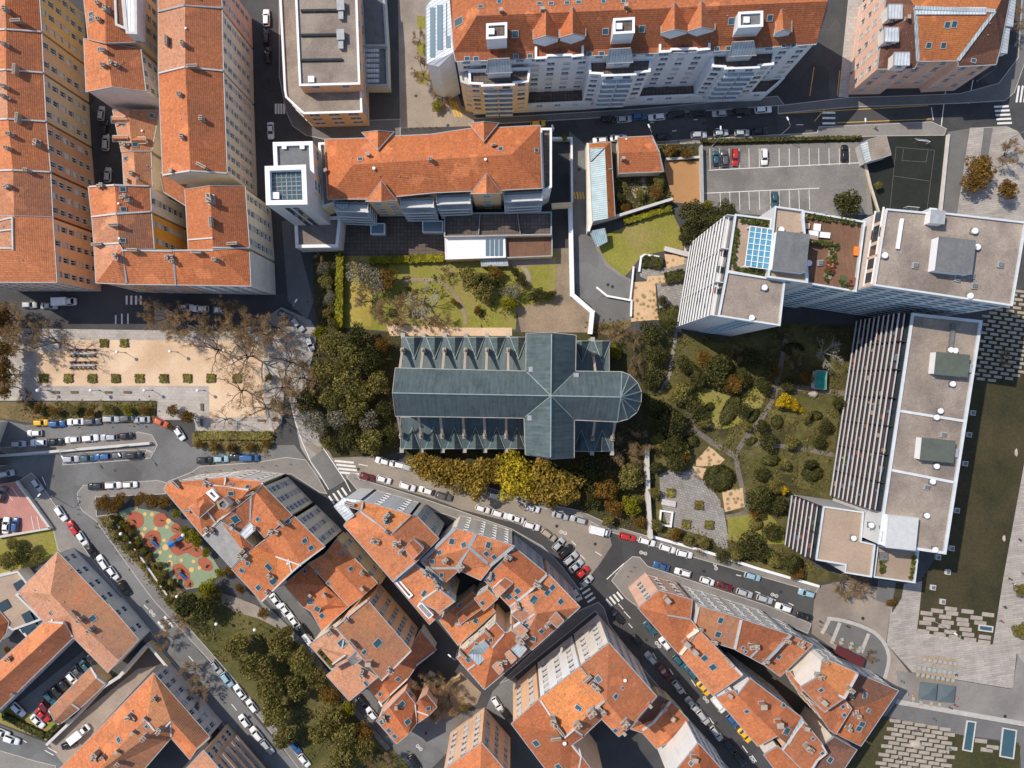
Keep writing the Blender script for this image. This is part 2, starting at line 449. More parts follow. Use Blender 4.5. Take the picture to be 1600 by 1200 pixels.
def block(B, perim, h, inner=(), faces=None, roof=T1, wall=None, base=0.0, win=(), sp=2.65, ww=1.2, wh=1.95, fl=3.15,
          over=0.28, flat=False, par=0.55, sur=TRIM, styles=(0, 0, 0, 1, 2, 0), rn='roof', wn='wall', cop=TRIM, top=0.5, gut=GUT, cope_w=0.45):
    vp = [W(p[0], p[1], p[2] if len(p) > 2 else h) for p in perim]
    vi = [W(p[0], p[1], p[2] if len(p) > 2 else h) for p in inner]
    B.ensure(vp)
    JIT[0] = (JIT[0] + 1) % 9; jz = JIT[0] * 0.006
    for p in vp + vi: p.z += jz
    V = vp + vi; n = len(vp)
    area = sum(vp[i].x * vp[(i + 1) % n].y - vp[(i + 1) % n].x * vp[i].y for i in range(n))
    order = list(range(n)) if area > 0 else list(range(n))[::-1]
    P2 = [Vector((vp[i].x, vp[i].y)) for i in order]
    ZT = [vp[i].z for i in order]
    # main axis for chimneys
    L = max(((P2[(i + 1) % n] - P2[i]) for i in range(n)), key=lambda e: e.length)
    B.dir = math.atan2(L.y, L.x)
    if flat:
        IN = offset(P2, cope_w)
        rb = MB(); z = [zt - par for zt in ZT]
        rb.poly([(p.x, p.y, q) for p, q in zip(IN, z)])
        rb.build(rn, roof, B.root)
        for t in tessellate_polygon([[Vector((p.x, p.y, 0)) for p in IN]]):
            B.tris.append(tuple(Vector((IN[k].x, IN[k].y, z[k])) for k in t))
        cb = MB(); OUT = offset(P2, -0.06)
        for i in range(n):
            j = (i + 1) % n
            o0, o1, i0, i1 = OUT[i], OUT[j], IN[i], IN[j]
            cb.face([(o0.x, o0.y, ZT[i]), (o1.x, o1.y, ZT[j]), (i1.x, i1.y, ZT[j]), (i0.x, i0.y, ZT[i])])
            cb.face([(i1.x, i1.y, ZT[j]), (i1.x, i1.y, z[j] - 0.1), (i0.x, i0.y, z[i] - 0.1), (i0.x, i0.y, ZT[i])])
            cb.face([(o0.x, o0.y, ZT[i] - 0.2), (o1.x, o1.y, ZT[j] - 0.2), (o1.x, o1.y, ZT[j]), (o0.x, o0.y, ZT[i])])
        cb.build('parapet', cop, B.root)
        WP = P2; WT = [zt - 0.12 for zt in ZT]
    else:
        if faces is None: faces = [list(range(n))]
        mats = roof if isinstance(roof, (list, tuple)) else [roof]
        rb = MB()
        for k, f in enumerate(faces):
            pts = [V[i] for i in f]
            nn = Vector()
            for i in range(len(pts)):
                a, c = pts[i], pts[(i + 1) % len(pts)]
                nn += Vector(((a.y - c.y) * (a.z + c.z), (a.z - c.z) * (a.x + c.x), (a.x - c.x) * (a.y + c.y)))
            if nn.length < 1e-6: continue
            nn.normalize()
            if nn.z < 0: nn = -nn
            u = Vector((-nn.y, nn.x, 0))
            if u.length < 0.02: u = Vector((math.cos(B.dir), math.sin(B.dir), 0))
            u.normalize(); v = nn.cross(u)
            tess = tessellate_polygon([[Vector((p.x, p.y, 0)) for p in pts]])
            for t in tess:
                q = [pts[i] for i in t]
                if (q[1] - q[0]).cross(q[2] - q[0]).z < 0: q = q[::-1]
                rb.face(q, k % len(mats) if len(mats) > 1 else 0, [(p.dot(u), p.dot(v)) for p in q])
                B.tris.append(tuple(q))
        mm = list(mats)
        gi = len(mm); mm.append(gut)
        for i in range(n):
            j = (i + 1) % n
            a, c = P2[i], P2[j]
            e = c - a
            if e.length < 0.05: continue
            o = Vector((e.y, -e.x)).normalized() * 0.05
            lev = abs(ZT[i] - ZT[j]) < 0.6
            w = 0.06 if lev else 0.08
            up = 0.04 if lev else 0.14
            # gutter / verge strip just outside and over the edge
            q = [(a + o, ZT[i]), (c + o, ZT[j]), (c - o * (w / 0.05), ZT[j]), (a - o * (w / 0.05), ZT[i])]
            if lev: q = [(a + o * 2.4, ZT[i]), (c + o * 2.4, ZT[j]), (c - o, ZT[j]), (a - o, ZT[i])]
            T = [Vector((p.x, p.y, z + up)) for p, z in q]; Bo = [Vector((p.x, p.y, z - 0.22)) for p, z in q]
            rb.face(T, gi)
            for k in range(4):
                m = (k + 1) % 4
                rb.face([Bo[k], Bo[m], T[m], T[k]], gi)
            rb.face(Bo[::-1], gi)
        rb.build(rn, mm, B.root)
        WP = offset(P2, over); WT = [z - 0.08 for z in ZT]
    if wall is None: return
    wb = MB()
    for i in range(n):
        j = (i + 1) % n
        a, c = WP[i], WP[j]
        e = c - a; Ln = e.length
        if Ln < 0.05: continue
        ud = e / Ln; nr = Vector((ud.y, -ud.x))
        oi, oj = order[i], order[j]
        edge = oi if area > 0 else oj
        zt = min(WT[i], WT[j])
        def pt(u, z, d=0.0): return (a.x + ud.x * u + nr.x * d, a.y + ud.y * u + nr.y * d, z)
        rows = cols = 0
        if edge in win and Ln > 2.0:
            rows = int((zt - base - top + 0.25) / fl); cols = max(1, int((Ln - 0.9) / sp))
        if rows > 0 and cols > 0:
            us = [Ln * (k + 0.5) / cols for k in range(cols)]
            zs = [zt - top - wh - k * fl for k in range(rows)][::-1]
            ub = [0.0]; zb = [base]
            for x in us: ub += [x - ww / 2, x + ww / 2]
            for z in zs: zb += [z, z + wh]
            ub.append(Ln); zb.append(zt)
            for iu in range(len(ub) - 1):
                for iz in range(len(zb) - 1):
                    u0, u1, z0, z1 = ub[iu], ub[iu + 1], zb[iz], zb[iz + 1]
                    if iu % 2 == 1 and iz % 2 == 1:
                        r = -0.15
                        wb.face([pt(u0, z0), pt(u0, z0, r), pt(u0, z1, r), pt(u0, z1)])
                        wb.face([pt(u1, z0, r), pt(u1, z0), pt(u1, z1), pt(u1, z1, r)])
                        wb.face([pt(u0, z1, r), pt(u1, z1, r), pt(u1, z1), pt(u0, z1)])
                        wb.face([pt(u0, z0), pt(u1, z0), pt(u1, z0, r), pt(u0, z0, r)])
                        st = R.choice(styles)
                        me = window_mesh(ww, wh, st, sur)
                        X = Vector((nr.y, -nr.x, 0)); Y = Vector((nr.x, nr.y, 0))
                        p = Vector(pt((u0 + u1) / 2, z0)) - B.root.location
                        mw = Matrix(((X.x, Y.x, 0, p.x), (X.y, Y.y, 0, p.y), (0, 0, 1, p.z), (0, 0, 0, 1)))
                        B.nwin += 1
                        if B.nwin <= 100: kid(B.root, link('window', me, B.root, mw))
                        else: B.extra.append((me, mw))
                    else:
                        wb.face([pt(u0, z0), pt(u1, z0), pt(u1, z1), pt(u0, z1)])
            # string course
            for z in ([zs[0] - 0.45] if rows > 2 else []):
                p0, p1 = pt(0, z, 0.03), pt(Ln, z, 0.03)
                cpt = ((p0[0] + p1[0]) / 2, (p0[1] + p1[1]) / 2, z)
                wb.box(cpt, (Ln, 0.1, 0.16), math.atan2(ud.y, ud.x), 1)
        else:
            wb.face([pt(0, base), pt(Ln, base), pt(Ln, zt), pt(0, zt)])
        if abs(WT[i] - WT[j]) > 0.01:
            if WT[j] > WT[i]: wb.face([pt(0, zt), pt(Ln, zt), pt(Ln, WT[j])])
            else: wb.face([pt(0, zt), pt(Ln, zt), pt(0, WT[i])])
    wb.build(wn, [wall, TRIM], B.root)

# roof furniture ----------------------------------------------------
def chimney_mesh(kind):
    key = ('chim', kind)
    if key in MATS: return MATS[key]
    b = MB()
    if kind == 'a':      # square stack, four pots
        b.box((0, 0, 0.2), (1.1, 0.75, 3.2)); b.box((0, 0, 1.84), (1.3, 0.95, 0.14), m=1)
        for x in (-0.3, 0.3):
            for y in (-0.17, 0.17): b.cyl((x, y, 1.9), 0.13, 0.4, 8, 2, 0.1)
        b.box((0, 0, 0.0), (1.3, 0.95, 0.5), m=3)
    elif kind == 'b':    # long stack on a party wall
        b.box((0, 0, 0.2), (2.6, 0.6, 3.4)); b.box((0, 0, 1.95), (2.8, 0.8, 0.14), m=1)
        for k in range(6): b.cyl((-1.05 + 0.42 * k, 0, 2.0), 0.13, 0.38, 8, 2, 0.1)
    elif kind == 'c':    # brick stack with slab cover
        b.box((0, 0, 0.1), (0.9, 0.7, 2.6), m=2); b.box((0, 0, 1.75), (1.1, 0.85, 0.1), m=1)
        for x in (-0.35, 0.35): b.box((x, 0, 1.55), (0.12, 0.6, 0.35), m=2)
        b.box((0, 0, -0.1), (1.15, 0.95, 0.5), m=3)
    elif kind == 'd':    # clustered stacks
        b.box((-0.45, 0, 0.3), (0.8, 0.9, 3.2)); b.box((0.5, 0.25, 0.0), (0.9, 0.8, 2.6), m=2)
        b.box((-0.45, 0, 1.95), (0.95, 1.05, 0.12), m=1); b.box((0.5, 0.25, 1.35), (1.05, 0.95, 0.12), m=1)
        for x, y, z in ((-0.6, -0.2, 2.0), (-0.3, 0.2, 2.0), (0.35, 0.2, 1.4), (0.7, 0.3, 1.4)): b.cyl((x, y, z), 0.13, 0.42, 8, 2, 0.1)
        b.box((0, 0.1, -0.2), (2.0, 1.3, 0.5), m=3)
    me = b.mesh('chimney', [CHIMM, CAPM, BRICKM if kind == 'c' else POT, GUT])
    MATS[key] = me; return me

def vent_mesh():
    if 'ventm' in MATS: return MATS['ventm']
    b = MB(); b.cyl((0, 0, -0.3), 0.11, 0.6, 10); b.cyl((0, 0, 0.3), 0.17, 0.1, 10, 0, 0.06)
    MATS['ventm'] = b.mesh('vent_pipe', [GUT]); return MATS['ventm']

def antenna_mesh():
    if 'antm' in MATS: return MATS['antm']
    b = MB(); b.tube([(0, 0, -0.6), (0, 0, 3.0)], 0.03, 5); b.tube([(-0.9, 0, 2.8), (0.9, 0, 2.8)], 0.02, 4)
    for k in range(7): b.tube([(-0.8 + 0.26 * k, -0.35, 2.8), (-0.8 + 0.26 * k, 0.35, 2.8)], 0.015, 4)
    MATS['antm'] = b.mesh('antenna', [GUT]); return MATS['antm']

def dish_mesh():
    if 'dishm' in MATS: return MATS['dishm']
    b = MB(); b.tube([(0, 0, -0.5), (0, 0, 0.5)], 0.035, 5); b.cyl((0.1, 0.1, 0.5), 0.2, 0.14, 12, 0, 0.48)
    MATS['dishm'] = b.mesh('satellite_dish', [WHITE]); return MATS['dishm']

def skylight_mesh(w, l):
    key = ('sky', w, l)
    if key in MATS: return MATS[key]
    b = MB()
    for sx in (-1, 1): b.box((sx * (w / 2 + 0.07), 0, 0.06), (0.14, l + 0.28, 0.16))
    for sy in (-1, 1): b.box((0, sy * (l / 2 + 0.07), 0.06), (w, 0.14, 0.16))
    b.face([(-w / 2, -l / 2, 0.1), (w / 2, -l / 2, 0.1), (w / 2, l / 2, 0.1), (-w / 2, l / 2, 0.1)], 1)
    MATS[key] = b.mesh('skylight', [GUT, GLASSB]); return MATS[key]

def chim(B, lst):
    """(x, y, kind[, turn in degrees from the roof axis, scale])"""
    for t in lst:
        x, y, k = t[:3]
        rot = B.dir + math.radians(t[3] if len(t) > 3 else 0); s = t[4] if len(t) > 4 else 1.0
        q, n = B.hit(x, y)
        me, nm = {'v': (vent_mesh, 'vent_pipe'), 't': (antenna_mesh, 'antenna'), 's': (dish_mesh, 'satellite_dish')}.get(k, (None, 'chimney'))
        me = me() if me else chimney_mesh(k)
        kid(B.root, link(nm, me, B.root, Matrix.Translation(q - B.root.location) @ Matrix.Rotation(rot, 4, 'Z') @ Matrix.Scale(s * (.82 if k != 's' else .5), 4)))

def sky(B, lst):
    """(x, y[, width, length])"""
    for t in lst:
        q, n = B.hit(t[0], t[1])
        w, l = (t[2] * .8, t[3] * .8) if len(t) > 3 else (0.75, 0.95)
        u = Vector((-n.y, n.x, 0))
        if u.length < 0.03: u = Vector((math.cos(B.dir), math.sin(B.dir), 0))
        u.normalize(); v = n.cross(u)
        p = q - B.root.location + n * 0.02
        mw = Matrix(((u.x, v.x, n.x, p.x), (u.y, v.y, n.y, p.y), (u.z, v.z, n.z, p.z), (0, 0, 0, 1)))
        kid(B.root, link('skylight', skylight_mesh(w, l), B.root, mw))

def strip(B, lst, mat=TRIM, w=0.4, hgt=0.35, name='coping'):
    w *= .8
    """walls and flashings running over the roof: list of polylines"""
    b = MB()
    for pl in lst:
        for i in range(len(pl) - 1):
            p, q = B.hit(*pl[i])[0], B.hit(*pl[i + 1])[0]
            d = Vector((q.x - p.x, q.y - p.y, 0))
            if d.length < 0.05: continue
            s = Vector((-d.y, d.x, 0)).normalized() * (w / 2); d = d.normalized() * 0.1
            p = p - d; q = q + d
            T = [p + s, p - s, q - s, q + s]
            T = [t + Vector((0, 0, hgt)) for t in T]; Bo = [t - Vector((0, 0, hgt + 0.5)) for t in T]
            b.face(T)
            for k in range(4):
                m = (k + 1) % 4; b.face([Bo[k], Bo[m], T[m], T[k]])
    b.build(name, mat, B.root)

def gable(B, a, b_, c, d, h, r0, r1, hr, **k):
    """a b c d round the eaves; ridge from r0 (on d-a) to r1 (on b-c)"""
    block(B, [a, b_, (r1[0], r1[1], hr), c, d, (r0[0], r0[1], hr)], h, faces=[[0, 1, 2, 5], [2, 3, 4, 5]], **k)

def flatbox(B, pts, h, base, roof, wall, name=('roof', 'wall'), **k):
    block(B, pts, h, roof=roof, wall=wall, base=base, flat=True, rn=name[0], wn=name[1], **k)

def roofbox(B, x, y, w, l, hgt, rot, name, top=FELT, side=WHITE, lid=None):
    """small housing standing on a flat roof: (x, y) is its foot as surveyed"""
    q, _ = B.hit(x, y)
    b = MB()
    b.box((q.x, q.y, q.z + hgt / 2 - 0.05), (w, l, hgt + 0.1), rot, 0)
    b.box((q.x, q.y, q.z + hgt + 0.06), (w + 0.25, l + 0.25, 0.14), rot, 1)
    if lid: b.box((q.x, q.y, q.z + hgt + 0.2), (w * 0.4, l * 0.4, 0.2), rot, 0)
    b.build(name, [side, top], B.root)

def rvent(B, lst):
    """round white roof vents on square kerbs"""
    if 'rvent' not in MATS:
        b = MB(); b.box((0, 0, 0.15), (1.25, 1.25, 0.4), m=0); b.cyl((0, 0, 0.35), 0.5, 0.55, 16, 1); b.cyl((0, 0, 0.9), 0.62, 0.12, 16, 1, 0.5)
        MATS['rvent'] = b.mesh('roof_vent', [FELT, WHITE])
        b = MB(); b.box((0, 0, 0.2), (1.2, 1.2, 0.5), m=0); b.box((0, 0, 0.55), (0.8, 0.8, 0.4), m=1)
        MATS['rvent2'] = b.mesh('roof_vent', [GUT, FELT])
    for t in lst:
        q, _ = B.hit(t[0], t[1])
        kid(B.root, link('roof_vent', MATS['rvent2' if len(t) > 2 else 'rvent'], B.root, Matrix.Translation(q - B.root.location) @ Matrix.Rotation(R.uniform(-.2, .2) - 0.1, 4, 'Z')))

def ribbons(B, a, c, z0, n, dz, seg=3.2, gap=1.6, h=1.3):
    """rows of long windows along the wall a-c (outside to the right of a->c)"""
    L = (c - a).length; T = Matrix.Translation(((a.x + c.x) / 2, (a.y + c.y) / 2, 0)) @ Matrix.Rotation(math.atan2(c.y - a.y, c.x - a.x), 4, 'Z')
    m = int((L - 1) / (seg + gap))
    for k in range(n):
        b = MB()
        for j in range(m):
            x = (j - (m - 1) / 2) * (seg + gap)
            b.box((x, -.02, z0 + dz * k), (seg, .08, h), 0, 0, T); b.box((x, -.06, z0 + dz * k - h / 2 - .06), (seg + .1, .2, .12), 0, 1, T)
        b.build('window_row', [GLASST, WHITE], B.root)
def finish():
    """windows past the first hundred of a building: one part"""
    for B in ALLB:
        if not B.extra: continue
        mats = []; b = MB()
        for me, mw in B.extra:
            idx = []
            for m in me.materials:
                if m not in mats: mats.append(m)
                idx.append(mats.index(m))
            vs = [mw @ v.co for v in me.vertices]
            for pl in me.polygons: b.face([vs[i] for i in pl.vertices], idx[pl.material_index])
        o = b.build('upper_windows', mats, B.root, (0, 0, 0)); tag(o, kind='stuff')
# ------------------------------------------------------------------ facade colours
W_OCHRE = wallmat('ochre_render', (.72, .48, .22))
W_TAN = wallmat('tan_render', (.63, .44, .27))
W_KHAKI = wallmat('khaki_render', (.60, .47, .30))
W_TERRA = wallmat('terracotta_render', (.58, .32, .19))
W_PEACH = wallmat('peach_render', (.78, .50, .32))
W_CREAM = wallmat('cream_render', (.78, .68, .53))
W_MAUVE = wallmat('mauve_render', (.50, .36, .33))
W_PALE = wallmat('pale_render', (.78, .72, .64))
W_BLANK = wallmat('bare_gable_render', (0.708, 0.598, 0.537))
W_ORANGE = wallmat('orange_render', (0.8, 0.366, 0.061))
W_GREY = wallmat('grey_render', (.58, .56, .54))
W_WHITE = wallmat('white_render', (0.8, 0.8, 0.8), 0.06)
W_PINK = wallmat('pink_render', (0.781, 0.488, 0.366))
W_CONC = wallmat('board_concrete', (0.61, 0.598, 0.586))
W_BUFF = wallmat('buff_cladding', (0.683, 0.415, 0.256))
W_SAND = wallmat('sand_render', (.79, .58, .33))
W_FROST = wallmat('frost_render', (.70, .74, .77), .06); BPAN = plain('pale_blue_panel', (.60, .68, .72), .5, 0, .06, .6)
ROW_W = 'tall tiled apartment houses in the far western row'
ROW_C = 'tall tiled apartment houses in the cream street row'

# far west row: six houses, ridge north-south
ew = [(-52, -45), (-52, 47), (-51, 110), (-50, 187), (-47, 266), (-45, 338)]
ee = [(59, -45), (65, 49), (68, 113), (72, 189), (79, 268), (82.5, 339)]
er = [(6, -45), (9.5, 45), (9.5, 108), (12.5, 185), (20, 265), (22, 337)]
cols = [W_OCHRE, W_TAN, W_KHAKI, W_TERRA, W_TERRA]
lab = ['ochre yellow tall apartment house with orange tiled roof in the upper left corner',
       'tan tall apartment house between the ochre yellow one and the khaki one',
       'khaki tall apartment house with long chimney wall on its orange roof in the western row',
       'terracotta tall apartment house with lone chimney standing near its street eave',
       'terracotta tall apartment house with plain roof next to the peach corner house']
ch = [[(12, 17, 'a'), (30, 36, 'b', 90)], [(10, 71, 'a')], [(35, 104, 'b', 90), (10, 137, 'a'), (9, 152, 'a'), (16, 155, 's')],
      [(32, 187, 'b', 90), (18, 211, 'a'), (60, 225, 'd', 90), (15, 233, 'a')], [(47, 266, 'a'), (15, 292, 'd'), (30, 305, 'v')]]
for i in range(5):
    B = Bld('apartment_building', lab[i], 'apartment house', ROW_W)
    block(B, [ew[i], (er[i][0], er[i][1], 23.5), ee[i], ee[i + 1], (er[i + 1][0], er[i + 1][1], 23.5), ew[i + 1]], 20,
          faces=[[0, 1, 4, 5], [1, 2, 3, 4]], roof=[T1 if i % 2 else T3, T2 if i in (1, 3) else T4 if i == 4 else T2], wall=cols[i], win=(2,), fl=3.2)
    chim(B, ch[i])
    if i: strip(B, [[(0, er[i][1] + 2), (er[i][0], er[i][1] + 1), (ee[i][0] - 1, ee[i][1] + 1)]])
B = Bld('apartment_building', 'peach corner house with hipped roof at the south end of the western row', 'apartment house', ROW_W)
block(B, [(-60, 337, 21), (22, 337, 23.5), (82.5, 339), (89, 441), (-60, 441), (-60, 391, 23.5)], 20, inner=[(23, 392, 23.5)],
      faces=[[1, 2, 3, 6], [3, 4, 5, 6], [0, 1, 6, 5]], roof=[T1, T1, T3], wall=W_PEACH, win=(2, 3))
strip(B, [[(0, 345), (20, 340)], [(0, 361), (19, 359)], [(0, 388), (20, 388)], [(20, 341), (21, 390)]])
chim(B, [(18, 355, 'v'), (17, 385, 'v'), (35, 406, 'v'), (5, 354, 'v')])

# house between the two alleys (upper part, lower part)
B = Bld('apartment_building', 'orange roofed house at the top with metal roofed penthouse and two roof steps', 'apartment house')
block(B, [(127, -40), (165, -40, 24.5), (217, -40), (219.5, 66), (165, 68, 24.5), (138, 62)], 21.5, faces=[[0, 1, 4, 5], [1, 2, 3, 4]],
      roof=[T1, T2], wall=W_SAND, win=(2,), fl=3.2)
flatbox(B, [(190, -30), (213, -30), (214, 53), (197, 52)], 26.0, 22.0, ZINCW, W_GREY, par=0.15)
flatbox(B, [(177, -30), (190, -30), (197, 46), (180, 39)], 24.4, 22.0, T5, W_GREY, par=0.4)
chim(B, [(157, 8, 'a', 90), (158, 33, 'a', 90), (168, 16, 'd')])
sky(B, [(143, 22, 0.9, 1.6), (143, 31, 0.9, 1.6)])
B = Bld('apartment_building', 'orange roofed house with bare mauve gable above the small brown roofs', 'apartment house')
block(B, [(131, 60), (166, 67, 23.5), (220, 76), (228, 143), (175, 136, 23.5), (134.7, 144)], 20.5, faces=[[0, 1, 4, 5], [1, 2, 3, 4]],
      roof=[T1, T2], wall=W_BLANK, win=(2,), sur=None)
chim(B, [(165, 81, 'a', 90), (180, 102, 'd', 60), (165, 104, 'a', 90), (192, 97, 'v'), (170, 95, 'v')])
sky(B, [(156, 77)])

# low court houses
B = Bld('court_house', 'small brown tiled court house under the bare mauve gable', 'house')
gable(B, (176, 172), (190, 238), (237, 236), (249, 172), 11, (201, 172), (206, 236), 13, roof=[T3, T4], wall=W_CREAM)
for (x0, y0, x1, y1) in ((174, 182, 199, 190), (176, 212, 200, 219), (206, 214, 228, 222)):
    gable(B, (x0, y0), (x1, y0), (x1, y1 + 2), (x0, y1 + 2), 12.3, (x0, (y0 + y1) / 2 + 1), (x1, (y0 + y1) / 2 + 1), 13.3, roof=T3, wall=W_CREAM, base=10.5, rn='dormer_roof', wn='dormer')
sky(B, [(194, 194), (211, 226, 1.2, 1.4), (197, 223), (237, 181, 1.2, 1.2)])
chim(B, [(200, 228, 'd'), (222, 205, 's'), (230, 220, 'v')])
B = Bld('court_house', 'narrow court house with corrugated brown east slope beside the dark alley', 'house')
gable(B, (191, 238), (194, 292), (238, 292), (236, 237), 11, (209, 237), (213, 292), 13, roof=[T3, T4], wall=W_CREAM)
chim(B, [(208, 272, 'a'), (217, 280, 'a', 40, 0.7), (201, 283, 'c'), (230, 259, 'v'), (236, 262, 'v')])
sky(B, [(197, 248)])
B = Bld('court_house', 'low lean-to roof at the foot of the grey gable in the courtyard', 'house')
block(B, [(250, 270, 14), (292, 284, 14), (291, 322, 12.5), (256, 300, 12.5)], 13, roof=T2, wall=W_CREAM)

# cream street row
cw = [(247, -45), (247.5, 18), (247.5, 115), (254.5, 275.5)]
cr = [(288, -45), (289, 8.5), (289.5, 104), (297.5, 268.5)]
ce = [(345, -45), (347, 12), (349, 110), (355, 272)]
cl = ['pale pink house cut by the top edge, north end of the cream row',
      'cream house with wide orange roof in the middle of the cream street row',
      'mauve and cream house with tall grey gable above the courtyard']
cc = [[(300, -12, 'a')], [(263, 66, 'b'), (288, 70, 'a'), (291, 45, 's'), (282, 31, 'v'), (255, 75, 'v')],
      [(305, 99, 'b', 90), (283, 149, 'a', 90), (287, 155, 't'), (317, 187, 'a'), (287, 215, 'a'), (318, 261, 'b', 60), (270, 268, 'c'), (289, 178, 'v'), (283, 186, 'v')]]
for i in range(3):
    B = Bld('apartment_building', cl[i], 'apartment house', ROW_C)
    block(B, [cw[i], (cr[i][0], cr[i][1], 25.5), ce[i], ce[i + 1], (cr[i + 1][0], cr[i + 1][1], 25.5), cw[i + 1]], 22,
          faces=[[0, 1, 4, 5], [1, 2, 3, 4]], roof=[T3 if i < 2 else T1, T2], wall=[W_PINK, W_CREAM, W_CREAM][i], win=(2,), fl=3.25, ww=1.0)
    if i == 1: strip(B, [[(248, 19), (288, 9), (346, 13)]], GUT)
    if i == 2: strip(B, [[(249, 115), (289, 105), (348, 111)], [(256, 274), (297, 267), (354, 271)]])
    chim(B, cc[i])

# south court block
B = Bld('apartment_building', 'cream walled house on the courtyard with antennas on its orange gable roof', 'apartment house')
block(B, [(138, 292), (179.5, 288, 23.5), (234.6, 291), (236.5, 331), (182.5, 332, 23.5), (143.5, 339)], 20, faces=[[0, 1, 4, 5], [1, 2, 3, 4]], roof=[T1, T2], wall=W_PALE, win=(2,), fl=3.1)
strip(B, [[(139, 291), (179, 287), (233, 291)]]); chim(B, [(160, 291, 'd'), (196, 308, 'd'), (203, 315, 'a'), (186, 318, 's')]); sky(B, [(192, 296, 1.1, 1.3), (193, 327, 1.1, 1.3)])
B = Bld('apartment_building', 'bright orange walled house on the courtyard under a brown tiled slope', 'apartment house')
block(B, [(143.5, 339), (182.5, 332, 23.5), (236.5, 331), (241, 389), (187, 390, 23.5), (147, 383)], 20, faces=[[0, 1, 4, 5], [1, 2, 3, 4]], roof=[T3, T4], wall=W_ORANGE, win=(2,), fl=3.1)
strip(B, [[(144, 339), (182, 332), (235, 331)], [(148, 382), (186, 380)]]); chim(B, [(182, 353, 'b', 90), (156, 383, 'b', 90), (187, 373, 's')]); sky(B, [(192, 376)])
B = Bld('apartment_building', 'corner house with sharp hip at the alley mouth in the south court block', 'apartment house')
block(B, [(147, 384), (186, 381, 23.5), (192, 391, 23.5), (197.5, 444), (150, 442)], 20, inner=[(180, 403, 23.4)], faces=[[0, 1, 5, 4], [4, 5, 2, 3], [5, 1, 2]], roof=[T3, T1, T1], wall=W_ORANGE, win=(3,))
chim(B, [(184, 402, 'd'), (172, 404, 't')])
B = Bld('apartment_building', 'orange roofed middle house of the south court block with zinc flashings down its slope', 'apartment house')
block(B, [(192, 391, 23.5), (271, 391, 23.5), (276, 445), (197.5, 444)], 20, roof=T1, wall=W_TERRA, win=(2,))
strip(B, [[(194, 411), (197, 443)], [(271, 409), (275, 444)], [(192, 391.5), (271, 391.5)]], GUT, 0.3, 0.2); chim(B, [(211, 392, 'b'), (267, 403, 'd'), (277, 408, 'a')])
B = Bld('apartment_building', 'pale blank walled corner house with sooty streaks on its roof by the wide street', 'apartment house')
block(B, [(271, 391, 23.5), (334, 390.5, 23.5), (389.5, 388), (392, 447), (276, 445)], 20, inner=[(346, 402, 23.3)], faces=[[4, 0, 1, 5, 3], [1, 2, 3, 5]], roof=[T1, T1], wall=W_PALE, win=(3,))
chim(B, [(310, 395, 'b'), (338, 406, 'a'), (349, 405, 'v')]); strip(B, [[(272, 391.5), (333, 391.5)]], GUT, 0.3, 0.2)
B = Bld('apartment_building', 'cream house with big shaded chimney stack between courtyard and wide street', 'apartment house')
block(B, [(289, 296), (328, 290, 23.5), (383, 291), (390, 388.5), (333, 390, 23.5), (294.5, 391)], 20, faces=[[0, 1, 4, 5], [1, 2, 3, 4]], roof=[T1, T2], wall=W_CREAM, win=(2, 5))
chim(B, [(331, 312, 'd', 0, 1.4), (332, 348, 'b'), (366, 382, 'b', 90)]); strip(B, [[(295, 375), (332, 372)], [(334, 387), (389, 388)]])

# gravel-roofed block at the top
B = Bld('office_building', 'buff office block with stepped gravel roof and three dark pipes on it', 'office block')
flatbox(B, [(434, -45), (437, 0), (444, 140), (446, 152), (474, 178), (566, 175.5), (559, -45)], 10, 0, GRAVEL, W_BUFF, win=(3, 4, 5), fl=3.0, sp=4.2, ww=2.6, wh=1.5, sur=None, styles=(0,), cop=WHITE)
flatbox(B, [(460, -45), (461.5, 0), (467.5, 134), (562.5, 131.5), (558, 0), (555, -45)], 14.2, 9.4, GRAVEL, W_BUFF, win=(2, 3), fl=3.6, sp=6.5, ww=1.8, wh=1.2, sur=None, styles=(0,), cop=WHITE)
for y, x1 in ((18, 531), (56, 531), (95, 535)):
    p, q = B.hit(471, y)[0], B.hit(x1, y - 1)[0]
    b = MB(); b.tube([p + Vector((0, 0, 0.3)), q + Vector((0, 0, 0.3))], 0.4, 8); b.build('roof_pipe', IRON, B.root)
for x, y in ((534, 12), (534, 58)):
    roofbox(B, x, y, 1.5, 2.2, 1.4, 0.05, 'air_handler', GUT, CHIMM); roofbox(B, x, y + 14, 0.9, 1.8, 1.0, 0.02, 'air_handler', GUT, GUT)
roofbox(B, 487, 125, 1.2, 1.2, 0.5, 0, 'roof_hatch', WHITE, WHITE)
flatbox(B, [(560, -45), (598, -45), (605, 72), (568, 72)], 5.0, 0, FELT, W_GREY, cop=GUT)
flatbox(B, [(568, 72.6), (605, 72.6), (607, 134), (571, 134)], 4.6, 0, FELT, W_GREY, cop=GUT)
for k in range(7):
    p = B.hit(582, 79 + 8 * k)[0]
    b = MB(); b.tube([p + Vector((-2.2, 0, 0.0)), p + Vector((1.7, 0, 0.0))], 0.5, 10); b.build('roof_light', ZINCW, B.root)
